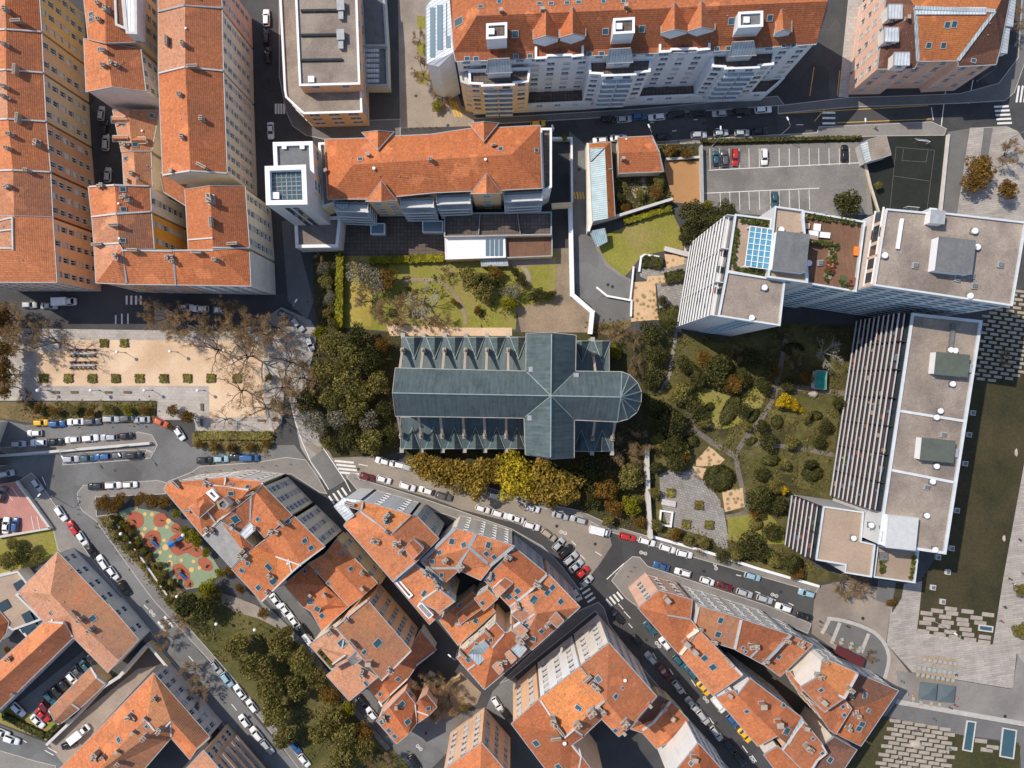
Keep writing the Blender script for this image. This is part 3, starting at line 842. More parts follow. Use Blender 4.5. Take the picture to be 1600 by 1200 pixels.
# ------------------------------------------------------------------ north terrace building with bays
B = Bld('apartment_building', 'long white apartment block with grey bay fronts and orange roof along the north street', 'apartment block')
block(B, [(709, 82), (712, 96), (800, 93), (950, 86), (1110, 80), (1275, 69), (1292, 17), (1299, -45), (700, -45)], 25.5,
      inner=[(745, 25, 31), (1293, 2, 31)], faces=[[0, 1, 2, 3, 4, 5, 10, 9], [0, 9, 8], [9, 10, 7, 8], [5, 6, 10]], roof=[T2, T1, T1, T2], wall=W_FROST, win=(1, 2, 3, 4), sur=None, ww=1.7, wh=1.4, sp=3.2, fl=2.9, gut=ZINC)
# glazed west slope
block(B, [(665, 10, 23.5), (700, -40, 26.5), (709, 82, 25), (686, 104, 22), (666, 99, 22)], 22, roof=ZINCW, wall=W_FROST, rn='glazed_slope', over=0.15)
for x0, y0, x1, y1 in ((683, 8, 692, 78), (697, 5, 704, 75), (672, 12, 680, 90)):
    a, b_, c, d = B.hit(x0, y0)[0], B.hit(x1, y0)[0], B.hit(x1, y1)[0], B.hit(x0, y1)[0]
    g = MB(); g.face([p + Vector((0, 0, 0.12)) for p in (d, c, b_, a)]); g.build('glass_panel', GLASSL, B.root)
# street podium and bays
flatbox(B, [(738, 168), (829, 164), (914, 160), (1002, 153), (1091, 149), (1198, 146), (1226, 122), (1226, 60), (724, 60)], 5.2, 0, PAVR, W_FROST, win=(0, 1, 2, 3, 4, 5, 8), sur=None, fl=3, ww=1.5, wh=1.3, sp=3.6, cop=WHITE, par=0.9)
flatbox(B, [(720, 128), (738, 134), (738, 100), (716, 100)], 19, 0, ZINCW, W_SAND, win=(0, 1, 3), sur=None, ww=1.4, wh=1.2, sp=2.6)
for k, (x0, x1, y, wl) in enumerate(((733, 826, 131, W_SAND), (921, 1016, 115, W_FROST), (1113, 1209, 104, W_FROST))):
    xm = (x0 + x1) / 2
    flatbox(B, [(x0, y), (x0 + 19, y + 1), (x0 + 19, y + 4), (x1 - 22, y + 2), (x1 - 22, y - 1), (x1, y - 3), (x1 + 3, y - 26), (x0 - 1, y - 22)], 22.3, 4.0, PAVR, wl,
            win=(0, 2, 4), sur=None, ww=1.7, wh=1.35, sp=2.6, fl=2.9, cop=WHITE, par=0.9, styles=(0, 4, 4, 1), name=('bay_terrace', 'bay_wall'))
    # zinc attic front behind the terrace
    block(B, [(xm - 21, y - 16), (xm + 21, y - 18), (xm + 17, y - 40, 28.3), (xm - 17, y - 38, 28.3)], 25.2, roof=ZINC, wall=W_GREY, base=21.5, win=(0,), sur=None, ww=2.0, wh=1.6, sp=4.0, fl=2.9, top=0.3, rn='attic_roof', wn='attic_wall')
for x0, x1, y in ((752, 804, 134), (940, 994, 119), (1132, 1187, 108)):
    a, c = W(x0, y, 22.3), W(x1, y - 1.5, 22.3); d = (c - a).normalized()
    for k in range(6):
        for s_ in (.27, .73):
            q = a.lerp(c, s_); b = MB(); T = Matrix.Translation((q.x, q.y, 4.6 + 2.9 * k)) @ Matrix.Rotation(math.atan2(d.y, d.x), 4, 'Z')
            b.box((0, -.45, 0), (3.2, .95, .15), 0, 0, T); b.box((0, -.9, .5), (3.2, .08, .95), 0, 1, T)
            for e in (-1.56, 1.56): b.box((e, -.45, .5), (.08, .9, .95), 0, 1, T)
            b.build('balcony', [W_FROST, BPAN], B.root)
# twin-gabled attics
for gx, gy, w in ((853, 60, 20), (895, 57, 20), (1054, 50, 21), (1096, 47, 21)):
    gable(B, (gx + w, gy), (gx + w, gy - 22), (gx - w, gy - 20), (gx - w, gy + 2), 28.7, (gx, gy - 4), (gx, gy - 46), 31.7, roof=[T2, T1], wall=W_FROST, base=25, rn='gable_roof', wn='gable_wall', over=0.1)
for x0, x1, y in ((836, 912, 92), (1030, 1110, 82)):
    flatbox(B, [(x0, y), (x0 + 18, y - 1), (x0 + 20, y - 4), ((x0 + x1) / 2 + 18, y - 5), ((x0 + x1) / 2 + 20, y - 3), (x1, y - 5), (x1, y - 28), (x0, y - 26)], 26.1, 23, PAVR, W_FROST, par=0.9, cop=WHITE, name=('loggia_floor', 'loggia_wall'), win=(0, 3, 4), sur=None, ww=2.2, wh=1.2, sp=3, fl=2.6)
gable(B, (1237, 50), (1237, 20), (1212, 22), (1212, 52), 28.7, (1224, 46), (1222, 14), 30.7, roof=[T2, T1], wall=W_FROST, base=25, rn='gable_roof', wn='gable_wall', over=0.1)
for x, y, w in ((776, 49, 32), (975, 41, 33), (1173, 31, 38)):
    flatbox(B, [(x - w / 2, y + 12), (x + w / 2, y + 10), (x + w / 2, y - 14), (x - w / 2, y - 12)], 31.7, 26.5, PAVR if x < 1100 else FELT, W_FROST, par=0.5, cop=WHITE, name=('lift_roof', 'lift_housing'))
    roofbox(B, x - 8, y + 2, 1.0, 1.0, 0.6, 0, 'air_handler', WHITE, WHITE)
sky(B, [(751, 11, 1.2, .9), (780, 3), (843, 6, 1.2, .9), (861, 6, 1.2, .9), (886, 5, 1.2, .9), (904, 4, 1.2, .9), (943, 3), (974, 2), (805, 53, 1.5, 1.6), (946, 49, 1.4, 1.5), (1003, 45, 1.4, 1.5), (806, 88, 1.2, 1), (828, 88, 1.2, 1), (730, 92, 1.3, 1), (744, 92, 1.3, 1),
        (921, 85, 1.3, 1), (940, 84, 1.3, 1), (1120, 77, 1.2, 1), (1138, 76, 1.2, 1), (1143, 33, 1.5, 1.6), (1203, 28, 1.3, 1.4), (1240, 70, 1.2, 1.2), (1224, 72, .9, .9), (717, 34, 1.8, 3.0)])
chim(B, [(783, 19, 'c'), (847, 17, 'c'), (977, 12, 'c'), (979, 19, 'v'), (835, 80, 'v'), (1136, 25, 'v')])

# top right house
B = Bld('apartment_building', 'pink corner house with brown mansard and orange centre slope framed in zinc', 'apartment house')
block(B, [(1390, -45), (1371, 108), (1429, 107), (1434, 96, 17.6), (1496, 95, 17.6), (1497, 104), (1556, 101), (1563, 75), (1586, -45)], 17,
      inner=[(1430, 10, 21.5), (1556, 17, 21.8)], faces=[[0, 1, 2, 3, 9], [3, 4, 10, 9], [4, 5, 6, 7, 8, 10], [0, 9, 10, 8]], roof=[T5, T6, T5, T6], wall=W_PINK, win=(0, 1, 3, 5), fl=3.8, sp=3.3, ww=1.15, wh=2.0)
strip(B, [[(1434, 95), (1430, 12)], [(1430, 12), (1554, 17)], [(1554, 18), (1497, 94)]], ZINC, 1.0, 0.12, 'flashing')
strip(B, [[(1432, 17), (1540, 17)]], ZINCW, 2.0, 0.1, 'flashing')
for x, y, w, l in ((1399, 18, 22, 22), (1393, 54, 22, 22), (1409, 92, 24, 20)):
    block(B, [(x - w / 2, y + l / 2), (x + w / 2, y + l / 2), (x + w / 2, y - l / 2, 20.8), (x - w / 2, y - l / 2, 20.8)], 20.3, roof=ZINCW, wall=W_PALE, base=17, rn='dormer_roof', wn='dormer', over=0.1, win=(0,), sur=None, fl=2.5, top=.2, wh=1.5)
for x, y in ((1575, 12), (1566, 54)):
    block(B, [(x - 9, y + 28, 17), (x + 7, y + 30, 15.5), (x + 13, y - 24, 15.5), (x - 3, y - 26, 17)], 16, roof=ZINCW, wall=W_PALE, base=14, rn='dormer_roof', wn='dormer', over=0.1)
sky(B, [(1451, 71, 1.3, 1.4), (1474, 71, 1.3, 1.4), (1480, 39, 1.3, 1.5), (1491, 38, 1.3, 1.5), (1521, 95)]); chim(B, [(1416, 30, 'c'), (1546, 37, 'v'), (1543, 55, 'v'), (1434, 17, 'v')])

# ------------------------------------------------------------------ hipped terrace block
B = Bld('apartment_building', 'wide block with hipped orange roof, four small gables and balconies above dark terraces', 'apartment block')
block(B, [(507.5, 217.5), (565, 216), (617, 212.5), (672, 210), (732, 201), (780, 199), (844, 196), (847, 294), (785, 297), (735, 298.5), (678, 301), (620, 307), (572, 311), (512, 311)], 18,
      inner=[(551, 257.5, 22), (800, 241, 22)], faces=[[0, 1, 2, 3, 4, 5, 6, 15, 14], [6, 7, 15], [7, 8, 9, 10, 11, 12, 13, 14, 15], [13, 0, 14]], roof=[T1, T1, T1, T1], wall=W_SAND, win=(7, 9, 10, 12), sur=None, ww=1.5, wh=1.5, sp=3, over=0.4)
for x0, x1, y, yv, d in ((565, 616, 204, 235, -1), (732, 780, 190, 222, -1), (571, 621, 315, 282, 1), (735, 785, 303, 270, 1)):
    ye = y + (3 if d < 0 else 0); xm = (x0 + x1) / 2
    yb = yv + (4 if d < 0 else -4)
    block(B, [(x0, ye, 18.3), (xm, y, 20.9), (x1, ye - 1, 18.3), (xm, yv, 20.9)], 18, faces=[[0, 1, 3], [1, 2, 3]], roof=[T1, T2], wall=None, rn='gable_roof')
# projecting yellow fronts under the southern gables and the balcony stacks between them
for x0, x1, y in ((574, 619, 313), (738, 782, 301)):
    flatbox(B, [(x0, y), (x1, y - 1), (x1, y - 18), (x0, y - 17)], 17.8, 0, ZINC, W_SAND, win=(0,), sur=None, ww=1.6, wh=1.4, sp=2.8, fl=2.9, par=0.1, name=('bay_roof', 'bay_wall'), cop=ZINC)
    f = Vector((W(x0, y, 17.8) + W(x1, y, 17.8)) / 2)
for x0, x1, ya, yb in ((518, 572, 316, 318), (623, 676, 311, 310), (680, 734, 306, 304), (787, 848, 302, 299)):
    for k in range(5):
        z = 2.9 + 2.9 * k
        a = W(x0, ya, 17.8); c = W(x1, yb, 17.8)
        L = (c - a).length; ang = math.atan2(c.y - a.y, c.x - a.x); mid = (a + c) / 2
        dep = 2.1 if k < 4 else 1.4
        b = MB(); T = Matrix.Translation((mid.x, mid.y, z)) @ Matrix.Rotation(ang, 4, 'Z')
        b.box((0, -dep / 2 + 0.5, 0), (L, dep + 1, 0.22), m=0, M=T)
        b.box((0, -dep - 0.0, 0.5), (L - 1.4, 0.12, 0.95), m=1, M=T)
        for s in (-1, 1):
            b.box((s * (L / 2 - 0.05), -dep / 2 + 0.5, 0.5), (0.1, dep, 0.95), m=1, M=T)
        b.box((0, 0.35, 1.3), (L - 0.5, 0.08, 2.2), m=2, M=T)
        b.build('balcony', [W_CONC, BPAN, GLASS], B.root)
flatbox(B, [(497.5, 223), (509, 222.5), (524, 317), (503, 324)], 14.5, 0, GRAVELW, W_SAND, cop=WHITE, par=0.9, name=('terrace_floor', 'terrace_wall'))
flatbox(B, [(844, 200), (862, 200), (862, 292), (848, 300)], 15.5, 0, PAVR, W_WHITE, cop=WHITE, par=0.9, name=('terrace_floor', 'terrace_wall'))
block(B, [(522, 312), (548, 316), (540, 330), (524, 322)], 14.8, roof=ZINCW, wall=W_WHITE, rn='porch_roof', wn='porch_wall')
for x0, x1, y0, y1 in ((579, 601, 349, 366), (660, 692, 345, 363)):
    flatbox(B, [(x0, y1), (x1, y1), (x1, y0), (x0, y0)], 2.8, 0, GLASSL, W_GREY, par=0.06, cope_w=0.2, cop=WHITE, name=('conservatory_roof', 'conservatory_wall'))
sky(B, [(563, 249, 1.2, 1.1), (782, 233, 1.1, 1.1), (838, 235, .9, 1.0)])
chim(B, [(576, 243, 'c'), (584, 264, 's', 0, 1.5), (673, 250, 'a', 0, .9), (758, 250, 's', 0, 1.3), (771, 228, 'd', 0, .7), (510, 268, 'c', 30), (572, 236, 't'), (550, 247, 'v'), (613, 251, 'v'), (658, 249, 'v'), (593, 275, 'v'), (624, 276, 'v'), (636, 277, 'v'), (739, 229, 'v'), (763, 234, 'v')])

# white stair tower
B = Bld('stair_tower', 'white rimmed tower with sunken glass roof beside the hipped terrace block', 'tower')
flatbox(B, [(426.5, 222.5), (488, 221), (492, 300), (430, 300)], 22, 0, FELT, W_SAND, cop=WHITE, par=0.7, cope_w=0.8, win=(1,), fl=3, ww=2.2, sur=None)
flatbox(B, [(414, 260), (477.5, 257.5), (480, 319), (416, 320)], 28.5, 0, GLASSB, W_CONC, cop=WHITE, par=1.6, cope_w=.95, name=('glass_roof', 'tower_wall'))
b = MB()
p = [B.hit(x, y)[0] for x, y in ((425, 272), (470, 270), (472, 311), (427, 312))]
for k in range(1, 6):
    for a, b_, c, d in ((0, 1, 3, 2), (1, 2, 0, 3)):
        q0 = p[a].lerp(p[b_], k / 6); q1 = p[c].lerp(p[d], k / 6)
        b.tube([q0 + Vector((0, 0, .08)), q1 + Vector((0, 0, .08))], 0.1 if k != 3 else .15, 4)
b.build('glazing_bar', GUT, B.root)
roofbox(B, 432, 307, 1.4, 1.2, 0.8, 0, 'air_handler', WHITE, WHITE)
a, c = W(416, 320, 28.5), W(480, 319, 28.5)
for s in (0.42, 0.62):
    b = MB(); q = a.lerp(c, s)
    for k in range(7): b.box((q.x, q.y - 0.12, 8 + 2.7 * k), (1.0, 0.16, 2.3), 0, 0)
    b.build('stair_window', [GLASS], B.root)
flatbox(B, [(460, 340), (533, 338), (528, 386), (462, 387)], 6.6, 0, GRAVEL, W_PALE, cop=WHITE, par=0.5, cope_w=0.7, name=('annex_roof', 'annex_wall'))
roofbox(B, 444, 228, .8, .8, .5, 0, 'roof_hatch', WHITE, WHITE); roofbox(B, 474, 228, .8, .8, .5, 0, 'roof_hatch', WHITE, WHITE)

# terrace pavilion
B = Bld('garden_pavilion', 'flat white garden pavilion with striped glass end below the paved roof terraces', 'pavilion')
flatbox(B, [(694, 333), (862, 331), (862, 367), (694, 370)], 5.5, 0, PAVR, W_SAND, cop=GUT, par=0.8, cope_w=0.25)
flatbox(B, [(695, 370), (789, 368), (790, 402), (696, 405)], 4.2, 0, WHITE, W_SAND, cop=WHITE, par=0.12, cope_w=0.2, name=('pavilion_roof', 'pavilion_wall'))
flatbox(B, [(790, 369), (863, 367), (863, 400), (791, 403)], 3.6, 0, DECK, W_SAND, cop=GUT, par=0.7, cope_w=0.2, name=('deck_floor', 'deck_wall'))
b = MB()
for k in range(4): 
    q = [B.hit(x, y)[0] + Vector((0, 0, .15)) for x, y in ((759 + 7 * k, 400), (764.5 + 7 * k, 400), (764.5 + 7 * k, 374), (759 + 7 * k, 374))]
    b.face(q)
b.build('glass_panel', GLASSL, B.root)
strip(B, [[(748, 334), (748, 368)], [(813, 333), (813, 367)]], GUT, 0.2, 0.9, 'terrace_divider')
flatbox(B, [(751, 405), (792, 404), (794, 415), (752, 416)], 2.4, 0, ZINC, W_GREY, cop=GUT, par=.1, name=('lean_to_roof', 'lean_to_wall'))
flatbox(B, [(862, 318), (893, 316), (893, 322), (863, 324)], 6.0, 3.6, W_SAND, W_SAND, cop=W_SAND, par=.15, name=('arch_top', 'arch_bridge'))

# metal-roofed shed and little house
B = Bld('shed', 'long shed roofed half in blue grey sheet and half in orange tile beside the ramp', 'shed')
block(B, [(920.5, 224.5), (954, 222), (961, 338), (926, 346)], 5, inner=[(945, 231, 6.6), (950, 341, 6.6), (921.5, 254)], faces=[[0, 1, 4, 6], [6, 4, 5, 3], [1, 2, 5, 4], [2, 3, 5]], roof=[T6, BLUEZ, T6, T6], wall=W_PALE, over=.15)
block(B, [(921, 232, 5.6), (944, 231, 6.8), (923.5, 252, 5.4)], 5, roof=BLUEZ, wall=None, rn='sheet_roof')
strip(B, [[(946, 264), (956, 264)]], TRIM, .25, .1)
flatbox(B, [(917, 224), (920.5, 224), (926, 346), (921, 361), (918.5, 361)], 4.2, 0, W_PALE, W_PALE, cop=W_PALE, par=.05, cope_w=.1, name=('wall_top', 'side_wall'))
block(B, [(921, 362, 3.4), (945, 357, 3.4), (949, 377, 2.8), (932, 386, 2.8)], 3, roof=BLUEZ, wall=None, rn='canopy')
B = Bld('house', 'small square house with brown orange gable roof by the north street cars', 'house')
gable(B, (965, 215), (966, 271), (1037.5, 268), (1019.5, 212.5), 5, (967, 239), (1030, 237), 7.2, roof=[T3, T1], wall=W_CREAM) if False else block(B, [(965, 215), (967, 239, 7.2), (966, 271), (1037.5, 268), (1030, 237, 7.2), (1019.5, 212.5)], 5, faces=[[0, 1, 4, 5], [1, 2, 3, 4]], roof=[T1, T1], wall=W_CREAM)
strip(B, [[(1021, 214), (1030, 237), (1036, 267)]], GUT, .4, .12); chim(B, [(973, 249, 'c'), (978, 218, 's'), (1026, 234, 'v')])

# ------------------------------------------------------------------ church
B = Bld('church', 'large slate roofed church with transept, round apse and buttressed aisles in the middle', 'church')
CH = wallmat('church_stone', (0.40, 0.34, 0.28)); CST = plain('church_coping', (0.36, 0.35, 0.32), 0.8, 0, .2, .8); RIDGE = plain('patina_ridge', (0.27, 0.34, 0.33), .6, 0, .2, .8)
E = 21.0; RH = 28.2
block(B, [(617.5, 575), (822, 580), (822, 521), (862, 519.5), (900, 524), (899, 580), (972, 581), (984, 586), (996, 598), (1002, 612), (1001.5, 628), (995, 644), (981, 654.5), (965, 659), (897, 656), (897, 715), (861, 717), (821, 710), (819, 653), (617.5, 650), (613, 614, RH)], E,
      inner=[(861, 618.5, RH), (970, 620.5, RH), (862, 521, RH - .3), (860.5, 715.5, RH - .3)],
      faces=[[20, 0, 1, 21], [21, 18, 19, 20], [1, 2, 23, 21], [23, 4, 5, 21], [21, 5, 6, 22], [22, 13, 14, 21], [21, 14, 15, 24], [24, 17, 18, 21], [2, 3, 23], [3, 4, 23], [15, 16, 24], [16, 17, 24],
             [22, 6, 7], [22, 7, 8], [22, 8, 9], [22, 9, 10], [22, 10, 11], [22, 11, 12], [22, 12, 13]], roof=SLATE, wall=CH, gut=CST, over=.3, win=(0, 18, 5, 13), ww=1.4, wh=5.5, fl=14, top=1.2, sp=5.2, styles=(0,))
b = MB()
for pl in ([(613.5, 614), (861, 618.5), (969, 620.5)], [(862, 522), (861, 618.5), (860.5, 714)], [(824, 582), (861, 618.5)], [(898, 582), (861, 618.5)], [(821, 651), (861, 618.5)], [(896, 654), (861, 618.5)],
           [(970, 620.5), (972, 582)], [(970, 620.5), (983, 587)], [(970, 620.5), (995, 599)], [(970, 620.5), (1001, 612)], [(970, 620.5), (1000.5, 628)], [(970, 620.5), (994, 643)], [(970, 620.5), (980, 653)], [(970, 620.5), (965, 658)]):
    for (p, q) in zip(pl[:-1], pl[1:]):
        b.tube([B.hit(*p)[0] + Vector((0, 0, .05)), B.hit(*q)[0] + Vector((0, 0, .05))], 0.12, 6)
b.build('ridge_cap', RIDGE, B.root)
for x, y in ((830, 577), (828, 653), (900, 587)): roofbox(B, x, y, .9, .9, .25, 0, 'roof_hatch', GUT, RIDGE)
# aisles: sloping slate with a small cross gable on every bay, piers and flying buttresses between
def aisle(x0, x1, yo, yi, bays, piers, d):
    block(B, [(x0, yo), (x1, yo), (x1 + (822 - x1) * 0, yi, 9.8), (x0, yi, 9.8)], 7.6, roof=SLATE, wall=CH, gut=CST, rn='aisle_roof', wn='aisle_wall', over=.2, win=(0,), ww=1.3, wh=3.2, fl=9, sp=5.0, styles=(0,))
    for x in bays:
        w = 13; ym = yo + (34 if d > 0 else -34)
        block(B, [(x - w, yo, 7.7), (x, yo, 10.3), (x + w, yo, 7.7), (x, ym, 10.3 - .9)], 8, faces=[[0, 1, 3], [1, 2, 3]], roof=SLATE, wall=None, gut=RIDGE, rn='bay_gable')
        a = W(x, yo, 8); g = MB(); g.face([W(x - w, yo, 7.6), W(x + w, yo, 7.6), W(x, yo, 10.2)]); g.build('gable_wall', CH, B.root)
    for x in piers:
        yp = yo + d * 21; yw = yi
        p = W(x, yp, 9.5); q = W(x, yw, 14)
        g = MB(); g.box((p.x, p.y, 9.2), (.8, 1.3, 4.2), 0); g.cyl((p.x, p.y, 11.3), .6, 1.1, 4, 0, .05)
        n = 6; sgn = 1 if q.y > p.y else -1
        L = abs(q.y - p.y) + .6
        for k in range(n):
            u0, u1 = k / n, (k + 1) / n
            z0 = 11 + 6 * u0; z1 = 11 + 6 * u1
            y0 = p.y + sgn * L * u0; y1 = p.y + sgn * L * u1
            lo0 = 9.3 + 6.6 * math.sin(u0 * 1.5); lo1 = 9.3 + 6.6 * math.sin(u1 * 1.5)
            T = [(-.28, y0, z0), (.28, y0, z0), (.28, y1, z1), (-.28, y1, z1)]
            Lw = [(-.28, y0, lo0 - .2), (.28, y0, lo0 - .2), (.28, y1, lo1 - .2), (-.28, y1, lo1 - .2)]
            T = [(p.x + a, b_, c) for a, b_, c in T]; Lw = [(p.x + a, b_, c) for a, b_, c in Lw]
            if sgn > 0: g.face(T)
            else: g.face(T[::-1])
            g.face([Lw[1], Lw[2], T[2], T[1]]); g.face([Lw[0], T[0], T[3], Lw[3]]); g.face(Lw)
        g.build('flying_buttress', CH, B.root)
        # outer pier
        o = W(x, yo - d * 2, 7); g = MB(); g.box((o.x, o.y, 3.7), (.8, 1.2, 7.4)); g.box((o.x, o.y, 7.45), (.95, 1.3, .15), m=1); g.build('buttress', [CH, CST], B.root)
aisle(628, 823, 527, 581, (647, 679, 711, 744, 777, 810), (630, 662, 695, 728, 761, 794), 1)
aisle(626, 822, 701, 652, (644, 677, 710, 743, 776, 808), (628, 659, 692, 726, 758, 791), -1)
aisle(901, 952, 533, 583, (909, 941), (926,), 1)
aisle(899, 958, 705, 657, (908, 941), (925, 956), -1)
# ------------------------------------------------------------------ white tower block
def bands(B, a, c, z0, n, dz, dep, mats, name='balcony', dark=GLASS, hgt=0.5, out=0.0):
    """stacked continuous balconies along the plan line a-c (outside is to the right of a->c)"""
    L = (c - a).length; ang = math.atan2(c.y - a.y, c.x - a.x); mid = (a + c) / 2
    for k in range(n):
        z = z0 + dz * k
        T = Matrix.Translation((mid.x, mid.y, z)) @ Matrix.Rotation(ang, 4, 'Z')
        b = MB()
        b.box((0, -dep / 2, 0), (L, dep, 0.24), m=0, M=T)
        b.box((0, -dep, 0.1 + hgt / 2), (L, 0.16, hgt), m=1, M=T)
        b.box((0, -dep * .52, dz * .5), (L, .07, .5), m=1, M=T)
        for j in range(int(L / 6) + 1):
            x = -L / 2 + 0.1 + j * (L - .2) / max(1, int(L / 6))
            b.box((x, -dep / 2, dz / 2), (0.12, dep, dz - .3), m=0, M=T)
        b.box((0, -0.06, 1.25), (L - 0.3, 0.08, 2.0), m=2, M=T)
        r = random.Random(int(z * 10) + int(L * 7))
        for j in range(int(L / 4.5)):
            x = r.uniform(-L / 2 + 1, L / 2 - 1)
            b.box((x, -dep * r.uniform(.35, .7), .12 + .35), (r.uniform(.4, 1.3), r.uniform(.4, .8), r.uniform(.4, .9)), m=3 + r.randint(0, 3), M=T)
        b.build(name, mats, B.root)
BALM = [W_CONC, WHITE, GLASS, plain('clay_red', (.20, .07, .05)), plain('cushion_blue', (.10, .13, .17)), plain('cane', (.32, .25, .16)), plain('plant_green', (.07, .10, .04))]
BALR = [plain('oxblood_floor', (.06, .034, .034), .8), WCOP, GLASS] + BALM[3:]
W_TOW = wallmat('tower_panel', (.60, .60, .60), .05)
W_CORAL = wallmat('salmon_panel', (.66, .47, .36), .05)
B = Bld('tower_block', 'high white tower block with roof gardens and pergola standing over the parking lot', 'tower block')
K1 = [(1136, 424), (1227, 438), (1219, 509), (1122.5, 494)]
flatbox(B, K1, 37, 0, GRAVEL, W_TOW, cop=WCOP, cope_w=.3, par=.6)
flatbox(B, [(1149, 334.5), (1206, 342), (1202, 436), (1136, 424)], 37, 0, GRAVELW, W_TOW, cop=WCOP, cope_w=.3, par=1.1, name=('garden_terrace', 'wall'))
flatbox(B, [(1211, 322), (1255, 328), (1259, 372), (1262, 442), (1200, 433)], 38.5, 0, GRAVELW, W_TOW, cop=WCOP, cope_w=.3, par=.8)
flatbox(B, [(1255, 329), (1352, 346), (1338, 456), (1262, 443)], 35.5, 0, DECK, W_TOW, cop=WCOP, cope_w=.3, par=1.0, name=('deck_terrace', 'wall'))
flatbox(B, [(1385, 326), (1452, 332), (1453, 325), (1464, 326), (1464, 331), (1604, 347), (1582, 478), (1366, 446)], 42, 0, GRAVEL, W_TOW, cop=WCOP, cope_w=.3, par=.5)
a, c = W(1149, 335, 37), W(1122.5, 494, 37); a.z = c.z = 0
bands(B, a, c, 2.9, 12, 2.8, 1.5, BALM)
for x, y in ((1160, 372), ):
    pass
for q0, q1, h, n in (((1366, 446), (1582, 478), 42, 14), ((1262, 443), (1338, 456), 35.5, 12), ((1200, 433), (1262, 442), 38.5, 13), ((1122.5, 494), (1219, 509), 37, 12)):
    a, c = W(*q0, h), W(*q1, h); a.z = c.z = 0
    ribbons(B, a, c, 2.4, n, 2.8, *((2.6, 1.2) if h != 37 else (4.0, 6.5)))
# pergola
b = MB(); q = B.hit(1181, 390)[0]; T = Matrix.Translation(q) @ Matrix.Rotation(-.13, 4, 'Z')
for k in range(5): b.box((-2.4 + 1.2 * k, 0, 2.3), (.16, 8.2, .16), m=0, M=T)
for k in range(8): b.box((0, -4.1 + 1.17 * k, 2.4), (5.0, .12, .12), m=0, M=T)
b.box((0, 0, 2.2), (4.6, 7.8, .05), m=1, M=T)
for x in (-2.4, 2.4):
    for y in (-4, 4): b.box((x, y, 1.15), (.2, .2, 2.3), m=0, M=T)
b.build('pergola', [WHITE, plain('blue_glazing', (.10, .30, .42), .2)], B.root)
roofbox(B, 1229, 397, 6.4, 7.6, 2.6, -.12, 'stair_housing', FELT, WHITE)
roofbox(B, 1480, 403, 7.0, 6.5, 2.9, -.12, 'stair_housing', FELT, WHITE)
roofbox(B, 1455, 343, 2.6, 2.4, 2.4, -.1, 'flue_housing', GUT, WHITE)
roofbox(B, 1404, 366, .45, 5.8, .5, -.15, 'roof_pipe', WHITE, WHITE)
rvent(B, [(1520, 362), (1524, 387), (1380, 400), (1513, 463), (1219, 360), (1257, 388), (1262, 412), (1193, 450), (1173, 497), (1429, 415, 1), (1517, 431, 1), (1562, 414, 1), (1521, 447, 1), (1495, 436, 1), (1281, 411, 1)])
PL = leafmat('planter_leaf', (.05, .09, .02), (.16, .15, .03)); PLR = leafmat('planter_red', (.22, .05, .03), (.35, .12, .04))
def planter(B, pts, mat, hgt=.7, w=1.0, n=40):
    b = MB(); r = random.Random(len(pts) * 7 + int(pts[0][0]))
    for (p, q) in zip(pts[:-1], pts[1:]):
        P, Q = B.hit(*p)[0], B.hit(*q)[0]
        d = Q - P; ang = math.atan2(d.y, d.x)
        b.box(((P.x + Q.x) / 2, (P.y + Q.y) / 2, P.z + .15), (d.length, w * .8, .5), ang, 1)
        for k in range(int(n * max(.4, d.length / 4))):
            c = P.lerp(Q, r.random()) + Vector((r.uniform(-w / 2, w / 2), r.uniform(-w / 2, w / 2), .35 + r.uniform(0, hgt)))
            u = Vector((r.uniform(-1, 1), r.uniform(-1, 1), r.uniform(-.5, .5))).normalized() * .28; v = u.cross(Vector((r.uniform(-.5, .5), r.uniform(-.5, .5), 1))).normalized() * .28
            b.face([c - u - v, c + u - v, c + u + v, c - u + v])
    b.build('planter', [mat, CHIMM], B.root)
planter(B, [(1258, 337), (1345, 346)], PL); planter(B, [(1254, 366), (1262, 376), (1290, 382), (1305, 384)], PL); planter(B, [(1301, 386), (1297, 408)], PL, .9, 2.0)
planter(B, [(1297, 411), (1294, 422)], PLR, .5, 1.8); planter(B, [(1294, 425), (1292, 436)], PL, .8, 1.8); planter(B, [(1312, 446), (1322, 447)], PL, 1, 2)
planter(B, [(1158, 345), (1200, 350)], PL); planter(B, [(1150, 360), (1143, 412)], PL, .6, .8); planter(B, [(1146, 420), (1195, 428)], PL, .5, .7)
for x, y, w, l, col in ((1275, 356, 1.2, 1.2, WHITE), (1259, 354, .9, .9, W_CORAL), (1270, 366, 2.2, .9, WHITE), (1286, 368, 2.2, .9, WHITE), (1327, 440, 2.2, 1.4, BALM[3]), (1317, 436, 1.1, 1.1, BALM[6]), (1336, 393, .8, 1.6, plain('orange_cloth', (.7, .2, .03)))):
    roofbox(B, x, y, w, l, .55, -.1, 'terrace_seat', col, col)
